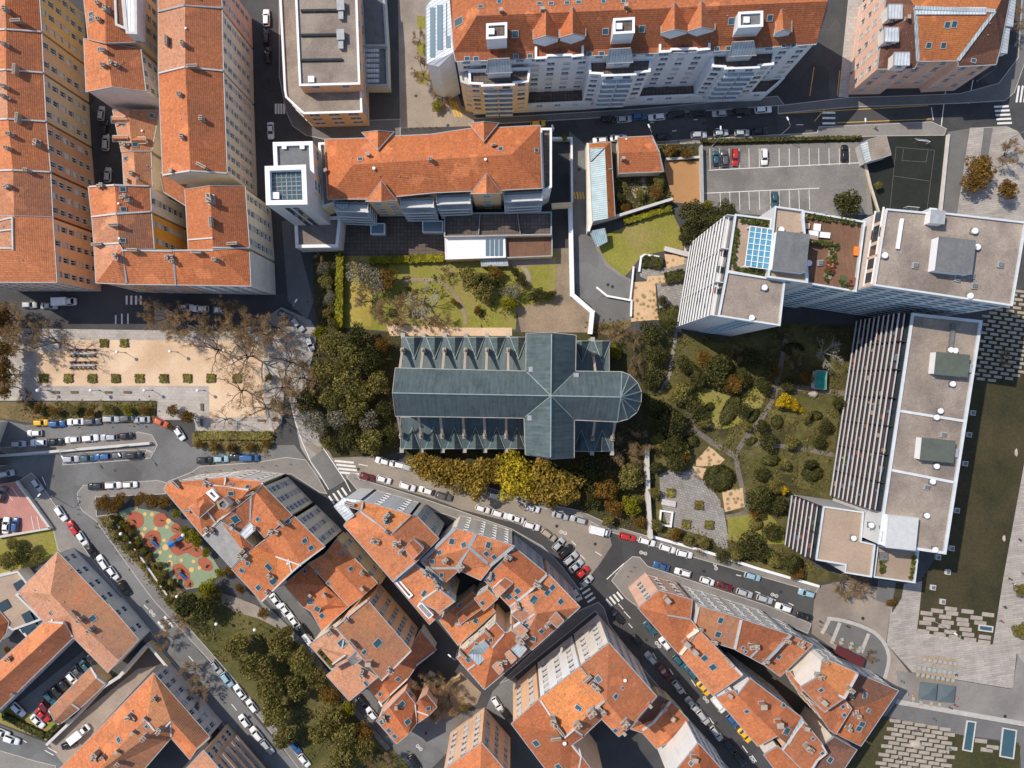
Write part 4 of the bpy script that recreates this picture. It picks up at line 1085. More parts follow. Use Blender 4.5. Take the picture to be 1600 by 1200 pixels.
# pale salmon west face above the deck: windows strips
a, c = W(1385, 326, 42), W(1366, 446, 42); d = (c - a); nrm = Vector((-abs(d.y), d.x * (1 if d.y < 0 else -1), 0)).normalized()
ang = math.atan2(d.y, d.x)
b = MB(); q = (a + c) / 2 + nrm * .05; b.box((q.x, q.y, 38.6), (d.length - .3, .14, 6.0), ang); b.build('cladding', W_CORAL, B.root)
for s in (.16, .42, .78):
    p = a.lerp(c, s) + nrm * .16
    b = MB()
    for j in (-1.4, 1.4): b.box((p.x + d.normalized().x * j, p.y + d.normalized().y * j, 39.3), (2.0, .14, 3.0), ang, 0)
    b.box((p.x, p.y, 37.4), (6, .3, .3), ang, 1); b.box((p.x, p.y, 41.0), (6, .3, .3), ang, 1)
    b.build('window_bay', [GLASS, WHITE], B.root)

# ------------------------------------------------------------------ long slab
B = Bld('slab_block', 'long white slab block with rows of open balconies facing the garden and gravel roof', 'slab block')
flatbox(B, [(1425, 489), (1535, 501), (1478, 866), (1372, 850)], 26.7, 0, GRAVEL, W_TOW, cop=WCOP, cope_w=.55, par=.5)
strip(B, [[(1401, 639), (1511, 655)], [(1383, 743), (1492, 760)]], WCOP, .7, .35, 'roof_divider')
flatbox(B, [(1287, 791), (1350, 800), (1346, 846), (1368, 851), (1362, 902), (1320, 895), (1321, 883), (1275, 875)], 19, 0, GRAVELW, W_TOW, cop=WCOP, cope_w=.3, par=.5)
flatbox(B, [(1371, 852), (1436, 861), (1430, 911), (1365, 902)], 17, 0, GRAVELW, W_TOW, cop=WCOP, cope_w=.3, par=1.0, name=('garden_terrace', 'wall'))
a, c = W(1425, 489, 26.7), W(1378, 800, 26.7); a.z = c.z = 0
bands(B, a, c, 2.5, 10, 2.4, 1.7, BALR)
a, c = W(1287, 791, 19), W(1275, 875, 19); a.z = c.z = 0
bands(B, a, c, 2.7, 6, 2.7, 1.6, BALR)
roofbox(B, 1477, 570, 7.0, 4.6, 2.6, -.1, 'stair_housing', FELTG, WHITE); roofbox(B, 1455, 702, 7.0, 4.6, 2.6, -.1, 'stair_housing', FELTG, WHITE)
roofbox(B, 1401, 829, 6.2, 6.8, 2.4, -.1, 'stair_housing', plain('pale_felt', (.50, .51, .51), .8, 0, .1, .8), WHITE)
roofbox(B, 1508, 575, 1.8, 1.6, .7, -.1, 'air_handler', GUT, GUT); roofbox(B, 1487, 707, 1.8, 1.6, .7, -.1, 'air_handler', GUT, GUT)
roofbox(B, 1485, 528, .6, 6.2, .7, -.12, 'roof_pipe', FELT, FELT)
rvent(B, [(1483, 547), (1490, 548), (1486, 600), (1467, 642), (1461, 652), (1473, 679, 1), (1461, 728), (1455, 752), (1447, 761, 1), (1446, 805), (1375, 832), (1459, 858), (1332, 840), (1343, 845)])
planter(B, [(1378, 865), (1377, 895)], PL, .6, .9); planter(B, [(1427, 870), (1422, 905)], PL, .6, .9); roofbox(B, 1378, 868, 1.6, 1.6, .8, 0, 'terrace_seat', FELT, FELT)
# ------------------------------------------------------------------ southern quarter, west island
IS1 = 'orange roofed houses of the island beside the playground'
IS2 = 'orange roofed houses of the island below the church road'
IS3 = 'orange roofed houses of the island at the bottom edge'
IS4 = 'orange roofed houses of the island beside the plaza'
B = Bld('apartment_building', 'wedge shaped house with pale north front touching the playground trees', 'apartment house', IS1)
block(B, [(256, 764.5), (262, 754), (324, 749), (353, 745), (414, 753), (345, 811), (317, 838)], 19, inner=[(307, 781, 22.5), (335, 762, 22.5), (388, 767, 22)],
      faces=[[0, 1, 2, 8, 7], [2, 3, 4, 9, 8], [0, 7, 5, 6], [7, 8, 5], [8, 9, 4, 5]], roof=T1, wall=W_PALE, win=(1, 2, 3), fl=3.3)
block(B, [(295, 793), (319, 775.5), (336, 788), (311, 810)], 21.6, inner=[(313, 792, 23.4), (318, 786, 23.4)], faces=[[0, 1, 5, 4], [1, 2, 5], [2, 3, 4, 5], [3, 0, 4]], roof=T1, wall=W_PALE, base=17, over=.1, rn='attic_roof', wn='attic_wall')
flatbox(B, [(338, 786), (349, 778), (358, 788), (352, 797), (342, 795)], 24.5, 17, FELT, W_GREY, cop=CHIMM, name=('tower_top', 'stair_turret'))
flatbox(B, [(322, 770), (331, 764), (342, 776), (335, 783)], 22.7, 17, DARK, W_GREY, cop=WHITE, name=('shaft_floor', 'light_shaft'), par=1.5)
strip(B, [[(333, 762), (345, 777)], [(332, 758), (388, 765)], [(353, 746), (351, 757)], [(345, 810), (318, 837)], [(413, 754), (346, 810)], [(325, 800), (338, 817)]], TRIM, .45, .3)
chim(B, [(278, 756, 'b'), (326, 757, 'd', 20), (294, 797, 'b', 40, .8), (328, 827, 'd', 0, 1.2), (375, 782, 'a'), (392, 770, 'b', 60), (322, 750, 'a', 0, .7)])
sky(B, [(361, 757.5), (387, 761), (361, 771, 1.4, 1.2)])
B = Bld('apartment_building', 'ridged house with beige street front of five window rows, next along from the wedge house', 'apartment house', IS1)
block(B, [(346, 811.5, 22.3), (400, 769, 23), (410, 757, 20), (457, 805.5, 20), (438.5, 819, 23), (413.5, 840.5, 20), (391, 815, 20.8), (374.5, 832.5, 19.8)], 20, faces=[[1, 2, 3, 4], [1, 4, 5, 6], [0, 1, 6, 7]], roof=[T1, T1, T2], wall=W_CREAM, win=(2, 6), fl=3.2)
block(B, [(375, 833, 19.9), (391, 816, 20.9), (400, 827, 20.9), (384, 842, 19.9)], 20, roof=ZINCW, wall=W_CREAM, rn='zinc_roof')
strip(B, [[(392, 776), (391, 813)]], GUT, .5, .1, 'valley_flashing')
chim(B, [(441, 817, 'b', 90, .8), (415, 800, 'v'), (400, 824, 'a', 40, .8), (362, 825, 'c')]); sky(B, [(403, 811), (368, 811, 1.8, 2.2), (363, 820, 1.2, 1.0)])
B = Bld('apartment_building', 'house roofed in grey corrugated cement above the playground', 'house', IS1)
block(B, [(318, 839), (345, 814.5, 20), (374, 833.5, 19.7), (397, 853.5, 18), (382, 864, 20), (361.5, 887)], 17.5, faces=[[0, 1, 4, 5], [1, 2, 3, 4]], roof=[FIBRO, T1], wall=W_PALE, over=.2)
chim(B, [(331, 829, 'd', 0, 1.2), (384, 866, 'd', 90, 1.3), (333, 826, 'a')])
B = Bld('apartment_building', 'long ridged house between the grey cement roof and the shaded low roofs', 'apartment house', IS1)
block(B, [(436, 825, 22.5), (460, 807, 20), (508, 854.5, 20), (470.5, 883, 22.5), (431, 918, 19), (409, 940, 18.5), (362, 889, 18.5), (382.5, 866, 21), (398, 855, 19.5), (414, 843, 20)], 20, inner=[(434, 870, 20)],
      faces=[[0, 1, 2, 3], [0, 3, 10, 9], [7, 8, 10, 3, 4], [7, 4, 5, 6], [8, 9, 10]], roof=[T1, T1, T6, T1, T2], wall=W_CREAM, win=(1, 2, 8), fl=3.2)
strip(B, [[(434, 870), (470, 883)], [(451, 874), (458, 895)], [(508, 855), (471, 883), (431, 918), (410, 939)]], TRIM, .4, .3)
chim(B, [(420, 925, 'd'), (385, 870, 'd', 90), (424, 899, 'd'), (449, 880, 's'), (430, 823, 'd', 30, 1.3), (444, 898, 'v')]); sky(B, [(404, 918, 1.3, 1.3), (387, 880), (456, 801), (476, 845, 1.1, 1.3), (486, 856, 1.1, 1.3), (378, 891, 1.3, 1.3), (420, 886, 1.2, 2.0), (427, 908, 1.8, 1.6)])
B = Bld('workshop', 'low tiled workshop in the shade between two tall houses by the dark street', 'workshop', IS1)
block(B, [(526, 842), (590, 911), (567, 931.5, 14.5), (545, 948), (482, 880), (506.5, 867, 14.5)], 11.5, faces=[[0, 1, 2, 5], [2, 3, 4, 5]], roof=T1, wall=W_SAND, win=(0,), fl=3.3, sp=3.4)
flatbox(B, [(528, 838), (597, 910), (591, 914), (525, 844)], 6.5, 0, ZINC, W_SAND, cop=W_SAND, par=.5, win=(0,), sp=4.2, ww=2.4, wh=2, sur=None, styles=(0,), name=('ledge', 'shop_front'))
chim(B, [(533, 861, 'a', 0, .8), (540, 864, 'a', 0, .8), (567, 894, 'a'), (567, 918, 'c')]); sky(B, [(548, 889), (503, 918), (478, 892, .9, .9)])
B = Bld('workshop', 'low pyramid roofed workshop with a row of rooflights beside the parked white cars', 'workshop', IS1)
block(B, [(444, 914), (482, 881), (545, 948), (503, 985), (486, 955), (472, 947)], 8, inner=[(471, 912, 10), (508, 915, 10), (512, 945, 10)], faces=[[0, 1, 7, 6], [1, 2, 8, 7], [2, 3, 4, 8], [4, 5, 6, 7, 8], [5, 0, 6]], roof=T1, wall=W_SAND)
sky(B, [(485, 940, 1.5, 1.8), (496, 951, 1.5, 1.8), (503, 962, 1.3, 1.3), (477, 893)]); chim(B, [(486, 928, 'c'), (508, 928, 'c')])
B = Bld('apartment_building', 'tall house with stained single slope roof and peach front over the dark street', 'apartment house', IS1)
block(B, [(524, 979, 20), (574, 937, 17), (643, 1017, 17), (597, 1063.5, 20)], 17, roof=T4, wall=W_PEACH, win=(1,), fl=3.0, sp=2.6, ww=1.2)
strip(B, [[(524.5, 979), (574, 938)], [(597, 1062.5), (642, 1017)]])
chim(B, [(543, 966, 's', 0, 1.3), (542, 967, 'a'), (552, 1004, 'b'), (577, 1034, 'c', 45, 1.4), (610, 1047, 'd'), (536, 988, 'v')]); sky(B, [(590, 1005, 1.7, 2.2), (569, 1019)])
B = Bld('house', 'house with pale orange roof, hidden terrace slot and trough of plants beside the tall trees', 'house', IS1)
block(B, [(482.5, 1007), (523, 979.5, 15), (566, 1029, 15), (546, 1031), (517, 1046)], 13, roof=T3, wall=W_CREAM)
b = MB()
for k in range(8):
    q = B.hit(500 + 2.6 * k, 1018 + 3.0 * k)[0]; b.box((q.x, q.y, q.z + .1), (.9, .9, .5), .8)
b.build('plant_trough', [PL], B.root)
strip(B, [[(540, 1023), (520, 1037)], [(537, 1000), (535, 1012)]]); chim(B, [(518, 985, 'a', 0, 1.3), (511, 991, 'c', 0, .6)]); sky(B, [(535, 1005, 2.0, 2.2)])
block(B, [(543, 1030, 15.2), (556, 1018, 15.2), (567, 1029, 14), (552, 1040, 14)], 15, roof=FIBRO, wall=W_PALE, base=12, over=.1, rn='shed_roof', wn='shed_wall')
B = Bld('house', 'house with wide plain corrugated orange roof overhanging the lane by the big trees', 'house', IS1)
block(B, [(510, 1055), (545, 1028), (590.5, 1058), (546, 1095)], 10, roof=T3, wall=W_CREAM); chim(B, [(567, 1050, 'd', 30, 1.2)]); sky(B, [(572, 1068, .7, 1.6)])
B = Bld('workshop', 'low brown roofs in deep shade behind the peach fronted house', 'workshop', IS1)
block(B, [(575, 1074, 5), (592, 1058, 7.5), (640, 1016, 7.5), (657, 984, 7), (682, 1015, 5), (651, 1040, 5), (636, 1062, 5), (610, 1086, 5), (596, 1098, 4.5)], 6, inner=[(612, 1086, 7)], faces=[[0, 1, 7, 8], [1, 2, 5, 6, 7], [2, 3, 4, 5]], roof=[T1, T2, T2], wall=W_GREY)
sky(B, [(622, 1061, 1.2, 1.4), (594, 1084)]); strip(B, [[(637, 1060), (610, 1085)], [(682, 1016), (651, 1039)]])
B = Bld('house', 'small stepped house with six teal rooflights and sunlit pink gable by the zebra crossing', 'house', IS1)
block(B, [(588, 1126), (608, 1105, 12), (633, 1079), (649, 1100), (651, 1131), (620, 1162.5), (638, 1147, 12)][:3] + [(649, 1100), (651, 1131), (638, 1147, 12), (620, 1162.5)], 9.5, faces=[[1, 2, 3, 4, 5], [0, 1, 5, 6]], roof=[T2, T1], wall=W_PINK, over=.15, win=(2,))
block(B, [(649, 1100), (656, 1092.5, 11), (667, 1085), (683, 1105), (670, 1118, 10), (651, 1131)], 9, faces=[[1, 2, 3, 4], [0, 1, 4, 5]], roof=[T2, T1], wall=W_PINK, over=.15)
strip(B, [[(649, 1101), (651, 1130)], [(650, 1110), (669, 1117)]]); chim(B, [(600, 1120, 'd', 0, 1.1), (620, 1103, 'c')])
sky(B, [(628, 1100, 1.3, 1.5), (637, 1128, 1.3, 1.5), (597, 1128, 1.3, 1.4), (608, 1119), (608, 1141, 1.3, 1.4), (617, 1150, 1.3, 1.4), (669, 1107)])

# ------------------------------------------------------------------ middle island
B = Bld('apartment_building', 'house with pale grey blue front and zinc nose at the crossing below the church', 'apartment house', IS2)
block(B, [(537, 821), (542, 814, 19.5), (562, 797.5, 21.5), (612, 835, 24), (642, 805.5, 21), (651, 806, 20), (686, 842, 20), (651, 878, 24), (615, 909.5)], 19, faces=[[0, 1, 2, 3, 7, 8], [3, 4, 5, 6, 7]], roof=[T1, T2], wall=W_GREY, win=(5,), sur=W_GREY)
block(B, [(542, 791, 20.8), (567, 783, 20.8), (607, 794, 20.8), (642, 805, 21), (612, 834, 23.2), (562, 797, 22)], 21, roof=T6, wall=W_WHITE, win=(1, 2), fl=3.3, sur=None, rn='front_roof', wn='front_wall')
block(B, [(522, 791, 19), (537, 777.5, 19), (566, 782, 20.6), (543, 791.5, 21), (553, 806, 21.4), (542, 815, 19)], 19, faces=[[0, 1, 2, 3], [0, 3, 4, 5]], roof=ZINCW, wall=W_WHITE, rn='zinc_roof', wn='corner_wall')
block(B, [(632, 857, 24.6), (640, 848, 25.5), (646, 842, 24.6), (662, 857, 24.6), (654, 866, 25.5), (646, 874, 24.6)], 24.6, faces=[[0, 1, 4, 5], [1, 2, 3, 4]], roof=[T1, T2], wall=W_GREY, base=20, over=.1, rn='attic_roof', wn='attic_wall')
strip(B, [[(563, 798), (612, 834)], [(612, 834), (641, 806)], [(567, 784), (565, 796)], [(607, 800), (600, 812)], [(648, 879), (616, 909)]], GUT, .5, .3)
chim(B, [(548, 786, 'b', 40), (605, 807, 'd', 90, 1.2), (587, 845, 'd', 30, 1.2), (621, 849, 'd', 60, 1.2), (628, 861, 'd', 90), (603, 828, 'a', 0, .8), (585, 838, 't'), (614, 861, 'v'), (604, 865, 'v'), (632, 878, 'v')]); sky(B, [(605, 816, 1, 1.3)])
B = Bld('apartment_building', 'house with grey flashings dividing its roof into panels and cream front of narrow windows', 'apartment house', IS2)
block(B, [(656, 877, 20.5), (711, 825.5, 20), (742, 833, 20), (804, 853, 20), (768, 884.5), (751, 906.5), (717.5, 891), (695, 911, 18.5), (669, 887)], 19.5, inner=[(733, 856, 22)], faces=[[0, 1, 2, 9, 6, 8], [2, 3, 4, 9], [9, 4, 5, 6], [8, 6, 7]], roof=[T1, T1, T1, T2], wall=W_PALE, win=(1, 2, 5), fl=3.2, ww=.95, sur=None)
strip(B, [[(743, 835), (733, 855), (714, 887)], [(734, 856), (762, 880)], [(657, 876), (711, 826)], [(803, 854), (769, 884)], [(669, 887), (715, 887)]], GUT, .9, .15, 'flashing')
strip(B, [[(657, 878), (694, 910)]], GUT, .8, .3); chim(B, [(696, 874, 'd'), (720, 885, 'd', 0, 1.2), (670, 869, 'v')])
sky(B, [(706, 846, 1.3, 1.5), (725, 852, 1.3, 1.5), (687, 864, 1.2, 1.3), (675, 877, 1.2, 1.4), (690, 898), (763, 852, 1.2, 1.8), (760, 865, 1.1, 1.4), (772, 870, 1, 1.3)])
B = Bld('apartment_building', 'house with little gabled dormer and blue edged rooflights above the row of angled parked cars', 'apartment house', IS2)
block(B, [(756, 906, 17.5), (783, 879, 20.5), (804, 855, 18), (855, 897, 18), (833, 919, 20.5), (797, 948, 17.5)], 18, faces=[[1, 2, 3, 4], [0, 1, 4, 5]], roof=[T2, T1], wall=W_GREY, win=(2,), fl=3.2, sp=2.6)
block(B, [(769, 921, 19.8), (779, 912, 21.2), (789, 902, 19.8), (802, 911, 19.8), (791, 921, 21.2), (778, 934, 19.8)], 19.8, faces=[[1, 2, 3, 4], [0, 1, 4, 5]], roof=[T2, T3], wall=W_WHITE, base=16, over=.1, rn='dormer_roof', wn='dormer', gut=ZINC)
strip(B, [[(803, 857), (757, 904)], [(854, 898), (833, 919), (798, 947)]], TRIM, .6, .4)
chim(B, [(795, 868, 'd', 90), (791, 871, 'a'), (840, 912, 'd', 90, 1.1), (764, 898, 'b', 30, .8)]); sky(B, [(771, 899, 1.1, 1.3), (766, 906, 1.3, 1.4), (809, 923, 1.5, 1.6), (795, 932, 1.5, 1.6), (807, 933, .9, 1)])
B = Bld('apartment_building', 'pink fronted corner house with hipped roof at the two zebra crossings', 'apartment house', IS2)
block(B, [(797, 949, 18.5), (824, 929, 20), (858, 898, 18), (906.5, 948.6), (831, 1016), (817, 1001, 18.6), (812, 971.5, 18.3)], 18, inner=[(839, 958.5, 20.8)], faces=[[1, 2, 3, 7], [7, 3, 4, 5], [0, 1, 7, 5, 6]], roof=[T1, T2, T3], wall=W_PINK, win=(2, 3), fl=3.2, gut=ZINC)
flatbox(B, [(798, 960), (811, 950), (835, 958), (815, 974)], 20.0, 16, T3, W_WHITE, cop=GUT, par=.15, cope_w=.2, name=('terrace_roof', 'attic_wall'))
for pts in ([(858, 969), (869, 956), (881, 970), (870, 981)], [(801, 984), (813, 975), (825, 985), (812, 994)]):
    block(B, pts, 20.3, roof=T3, wall=W_WHITE, base=17, over=.08, rn='dormer_roof', wn='dormer')
strip(B, [[(835, 959), (816, 974)]], TRIM, .4, .3)
chim(B, [(844, 914, 'd', 90), (810, 945, 'd', 60), (856, 974, 'd', 0, 1.1), (815, 1000, 'd', 0, 1.7), (812, 1006, 'd', 50, 1.2), (834, 935, 't')]); sky(B, [(834, 937, 1.6, 2), (855, 926, 1.2, 1.5), (863, 918, 1.2, 1.5), (876, 940, 1.2, 1.4), (846, 986, 1.1, 1.3), (833, 998, 1.2, 1.3), (824, 977, .9, 1.1)])
B = Bld('apartment_building', 'house with rounded zinc dormer and hipped end over the plaza of the dead end street', 'apartment house', IS2)
block(B, [(713, 1027), (726, 1015, 17), (774, 972, 17), (789, 989, 17), (800, 985, 17), (831, 1015, 15), (757, 1077.5, 15)], 15, inner=[(771, 1012, 19)], faces=[[0, 1, 7, 6], [1, 2, 3, 7], [7, 3, 4, 5, 6]], roof=[T1, T2, T2], wall=W_CREAM, win=(1, 4), over=.2, gut=ZINC)
block(B, [(731, 1022, 17.6), (738, 1015, 19.2), (757, 1002, 19), (765, 1010, 18.6), (764, 1023, 17.6), (747, 1039, 17.4)], 17.5, faces=[[1, 2, 3, 4], [0, 1, 4, 5]], roof=ZINC, wall=W_GREY, base=14, over=.1, rn='dormer_roof', wn='dormer')
for pts in ([(789, 1022), (796, 1016), (807, 1029), (799, 1037)], [(769, 1041), (777, 1034), (787, 1046), (780, 1054)]):
    block(B, pts, 17.8, roof=T3, wall=W_WHITE, base=13, over=.08, rn='dormer_roof', wn='dormer')
block(B, [(799, 1014), (812, 1004), (823, 1014), (812, 1027)], 17.2, roof=ZINC, wall=W_WHITE, base=12, over=.08, rn='dormer_roof', wn='dormer')
strip(B, [[(770, 1011), (789, 989)], [(714, 1026), (773, 973)], [(731, 1046), (742, 1038)]], TRIM, .4, .3)
chim(B, [(746, 1008, 'd', 30), (723, 1020, 'b', 0, .9), (762, 987, 'b', 0, .8), (785, 1033, 'd', 40, 1.3), (810, 1000, 'd')]); sky(B, [(732, 1031, 1.3, 1.4), (767, 1001, 1, 1.2)])
B = Bld('house', 'lower bright orange house below the cream gable of the rounded dormer house', 'house', IS2)
block(B, [(686, 969), (701, 957, 11.5), (738, 925), (775, 955), (744, 984, 12), (716, 1008.5)], 9, faces=[[1, 2, 3, 4], [0, 1, 4, 5]], roof=[T6, T1], wall=W_PALE, win=(5,))
block(B, [(713, 959, 11.8), (730, 947, 12.8), (748, 934, 11.8), (757, 948, 11.8), (738, 962, 12.8), (719, 976, 11.8)], 11.8, faces=[[1, 2, 3, 4], [0, 1, 4, 5]], roof=[T6, T2], wall=W_WHITE, base=8, over=.1, rn='dormer_roof', wn='dormer')
sky(B, [(743, 970, 1.2, 1.4), (717, 943)]); strip(B, [[(713, 959), (712, 976), (732, 973)]], GUT, .6, .25)
B = Bld('house', 'small tiled house with single rooflight wedged between two dark light wells', 'house', IS2)
block(B, [(741, 935), (762, 921), (778, 935), (756, 954.5)], 14, roof=T1, wall=W_PALE, win=(0, 3)); sky(B, [(754, 942)])
B = Bld('apartment_building', 'house with raised square attic roof and grey glazed strip overhanging the dark street', 'apartment house', IS2)
block(B, [(616, 911, 18), (649, 880, 20.5), (679, 903, 20.5), (713, 938, 19), (671, 976, 17)], 18, roof=T1, wall=W_OCHRE, win=(2,), fl=3.2)
flatbox(B, [(657, 941), (686, 920), (711, 940), (687, 957)], 21.2, 16, T1, W_PALE, cop=GUT, par=.1, cope_w=.15, name=('attic_roof', 'attic_wall'))
flatbox(B, [(652, 947), (659, 942), (677, 961), (670, 967)], 19.8, 16, FIBRO, W_WHITE, cop=WHITE, par=.1, cope_w=.15, name=('glazed_roof', 'glazed_wall'))
flatbox(B, [(616, 908), (622, 904), (645, 930), (639, 935)], 18.6, 15, DARK, W_WHITE, cop=WHITE, par=.7, cope_w=.3, name=('balcony_floor', 'balcony_wall'))
strip(B, [[(618, 909), (649, 881), (680, 905), (680, 906)]], GUT, .5, .3); chim(B, [(667, 896, 'd', 0, 1.2), (686, 916, 'd', 0, 1.2), (682, 905, 'a')]); sky(B, [(663, 927, 1, 2)])

# ------------------------------------------------------------------ bottom island
B = Bld('apartment_building', 'tall corner house with pyramid hip and sunlit white side facing the zebra crossings', 'apartment house', IS3)
block(B, [(906, 1041), (951.4, 1004), (1026, 1088), (983, 1137.5, 26), (967, 1151, 24.5), (940.5, 1124, 24.5), (940, 1112, 25.5)], 23, inner=[(948, 1096, 26.3)], faces=[[0, 1, 7, 6], [1, 2, 3, 7], [7, 3, 4, 5, 6]], roof=[T2, T2, T1], wall=W_PALE, win=(0, 1), fl=3.3, sp=3.1)
chim(B, [(977, 1062, 's', 0, 1.6), (930, 1070, 'd', 0, 1.3), (917, 1058, 'b', 90), (976, 1128, 'd', 90, 1.2), (1017, 1100, 'c'), (975, 1145, 'c'), (923, 1112, 'd', 0, 1.2)]); sky(B, [(935, 1061, 1.3, 1.6), (962, 1088), (962, 1141), (973, 1075, .6, .6)]); strip(B, [[(907, 1042), (922, 1062)]], CHIMM, .5, .4)
B = Bld('apartment_building', 'tall house with vivid orange roof full of small vents between two chimney walls', 'apartment house', IS3)
block(B, [(842, 1092), (906, 1041.5), (946, 1095, 26), (940, 1123, 24.3), (911, 1150.5, 24.3), (897, 1139.5, 26.3), (882, 1152.5, 26)], 23, inner=[(926, 1110, 26.8)], faces=[[0, 1, 2, 7, 5, 6], [7, 2, 3, 4, 5]], roof=[T6, T2], wall=W_WHITE, win=(0,), fl=3.3, sp=3.0)
strip(B, [[(843, 1094), (860, 1118), (880, 1150)], [(882, 1152), (897, 1139)], [(926, 1110), (944, 1095)], [(898, 1140), (910, 1150)]], TRIM, .5, .35)
chim(B, [(862, 1126, 'd', 60, 1.5), (873, 1140, 'b', 90), (902, 1130, 'd', 0, 1.2), (924, 1111, 'd', 0, 1.3)]); sky(B, [(904, 1106, 1.1, 1.7)])
r_ = random.Random(5)
chim(B, [(r_.uniform(870, 925), r_.uniform(1075, 1120), 'v') for k in range(16)])
B = Bld('apartment_building', 'tall peach sided house at the bottom whose long hip points left over the dark passage', 'apartment house', IS3)
block(B, [(799, 1131), (842, 1092.5), (882, 1153, 26), (897, 1140.5, 26.2), (911, 1151.5, 25), (895, 1163, 25.5), (955, 1245, 25.5), (885, 1245)], 23, inner=[(872, 1145, 26.3)], faces=[[0, 1, 2, 8], [8, 2, 3, 4, 5, 6, 7, 0]], roof=[T2, T2], wall=W_PEACH, win=(0,), fl=3.3, sp=3.0)
strip(B, [[(896, 1163), (917, 1186), (935, 1172)], [(917, 1186), (905, 1198)]], TRIM, .4, .3)
chim(B, [(881, 1160, 's', 0, 1.8), (868, 1150, 'b', 60)]); sky(B, [(838, 1161, 1.6, 1.6), (873, 1198, 1.6, 1.4)])
B = Bld('house', 'low tiled house in the shadow of the pyramid hipped corner house', 'house', IS3)
block(B, [(985, 1139), (1030, 1086), (1049, 1096), (1076, 1125), (1052, 1156), (1026, 1170), (1004, 1145)], 7, inner=[(1048, 1150, 8.5), (1020, 1125, 8.5)], faces=[[0, 1, 2, 8], [2, 3, 7, 8], [3, 4, 7], [4, 5, 6, 8, 7], [6, 0, 8]], roof=[T5, T2, T2, T1, T1], wall=W_SAND, win=(1, 2))
strip(B, [[(1047, 1096), (1022, 1127), (1004, 1140)]], TRIM, .7, .4); chim(B, [(1037, 1104, 'c', 0, 1.3), (1050, 1120, 'c', 0, 1.2), (1022, 1150, 'v')])
B = Bld('apartment_building', 'house with big blank white gable wall cut by the bottom edge beside the taxi street', 'apartment house', IS3)
block(B, [(1091, 1161), (1155, 1232), (1110, 1262, 23), (1050, 1235), (1059, 1200)], 20, inner=[(1095, 1205, 22.5)], faces=[[0, 1, 5], [1, 2, 5], [2, 3, 4, 5], [4, 0, 5]], roof=T2, wall=W_WHITE, win=(0,), fl=3.2); chim(B, [(1083, 1182, 'c', 40, 1.5)]); sky(B, [(1080, 1193, 1, 1)])
B = Bld('apartment_building', 'peach apartment house with bright window wall poking up at the bottom edge, pyramid roof', 'apartment house', IS3)
block(B, [(690, 1206), (752.5, 1160), (800, 1216), (735, 1262)], 20.5, inner=[(750, 1210, 23)], faces=[[0, 1, 4], [1, 2, 4], [2, 3, 4], [3, 0, 4]], roof=T1, wall=W_PEACH, win=(0, 1), fl=3.1, sp=2.7)

# ------------------------------------------------------------------ island beside the plaza
B = Bld('apartment_building', 'salmon fronted corner house with balconies and smooth brown orange roof by the crossing', 'apartment house', IS4)
block(B, [(997, 950), (1029, 922), (1082, 937), (1079, 968, 20.5), (1092, 984, 21), (1062, 1024, 18)], 18.5, inner=[(1042.5, 960.5, 21.3)], faces=[[0, 1, 6], [1, 2, 3, 6], [0, 6, 3, 4, 5]], roof=T1, wall=W_PINK, win=(0, 1), fl=3.2, styles=(0, 4, 4))
chim(B, [(1041, 935, 'c', 0, 1.5), (1084, 983, 's', 0, .8), (1071, 1003, 'c', 0, 1.6)]); strip(B, [[(1063, 1024), (1077, 1011)], [(1074, 995), (1090, 984)]], W_CREAM, .8, .5); strip(B, [[(1043, 961), (1078, 967)]], GUT, .4, .15)
b_spots = None
B = Bld('apartment_building', 'white walled house with two dark rooflights on a flecked roof in the plaza row', 'apartment house', IS4)
block(B, [(1084, 976, 19.5), (1091, 946), (1160, 967), (1148, 1014, 19), (1115, 1004, 19)], 21, roof=T4, wall=W_PALE, win=(1,), fl=3.2, sp=2.7); sky(B, [(1126, 969, 1.2, 1.7), (1122, 991, 1.4, 1.6)])
strip(B, [[(1160, 968), (1148, 1013)], [(1085, 975), (1091, 948)]], TRIM, .7, .35); chim(B, [(1094, 981, 'a', 0, .9), (1113, 1003, 'd')])
B = Bld('apartment_building', 'house with clustered pale chimney in mid roof, third of the plaza row', 'apartment house', IS4)
block(B, [(1160, 967.5), (1236, 992), (1192, 1038, 19), (1170, 1026, 19), (1148, 1014.5, 19)], 21, roof=T2, wall=W_PALE, win=(0,), fl=3.2, sp=2.7); chim(B, [(1176, 1007, 'd', 20, 1.3), (1231, 999, 'd', 0, .9), (1197, 1034, 'd', 0, .8)]); sky(B, [(1161, 1012, .7, .8), (1165, 1018, .7, .7)])
strip(B, [[(1235, 992), (1210, 1022), (1192, 1037)]], GUT, .8, .35); strip(B, [[(1173, 1026), (1184, 1015)]], GUT, .5, .3)
B = Bld('apartment_building', 'brown tiled house directly below the blank cream wall in the plaza row', 'apartment house', IS4)
block(B, [(1236, 992), (1270, 1007), (1219, 1057, 16), (1193, 1038, 16)], 18.5, roof=T2, wall=W_PALE, win=(0,), fl=3.2, sp=2.7); chim(B, [(1252, 1005, 'd', 0, 1.1), (1207, 1046, 'v')]); sky(B, [(1217, 1026)])
B = Bld('apartment_building', 'tall house with cream blank party wall and bright orange roof overlooking the plaza', 'apartment house', IS4)
block(B, [(1284, 1033), (1293, 1030.5), (1341, 1052), (1319, 1091, 25), (1288, 1112), (1250, 1073, 23), (1281, 1055, 25.5)], 23, faces=[[0, 1, 2, 3, 6], [6, 3, 4, 5]], roof=[T6, T2], wall=W_PALE, win=(1, 4), fl=3.2, sp=2.7)
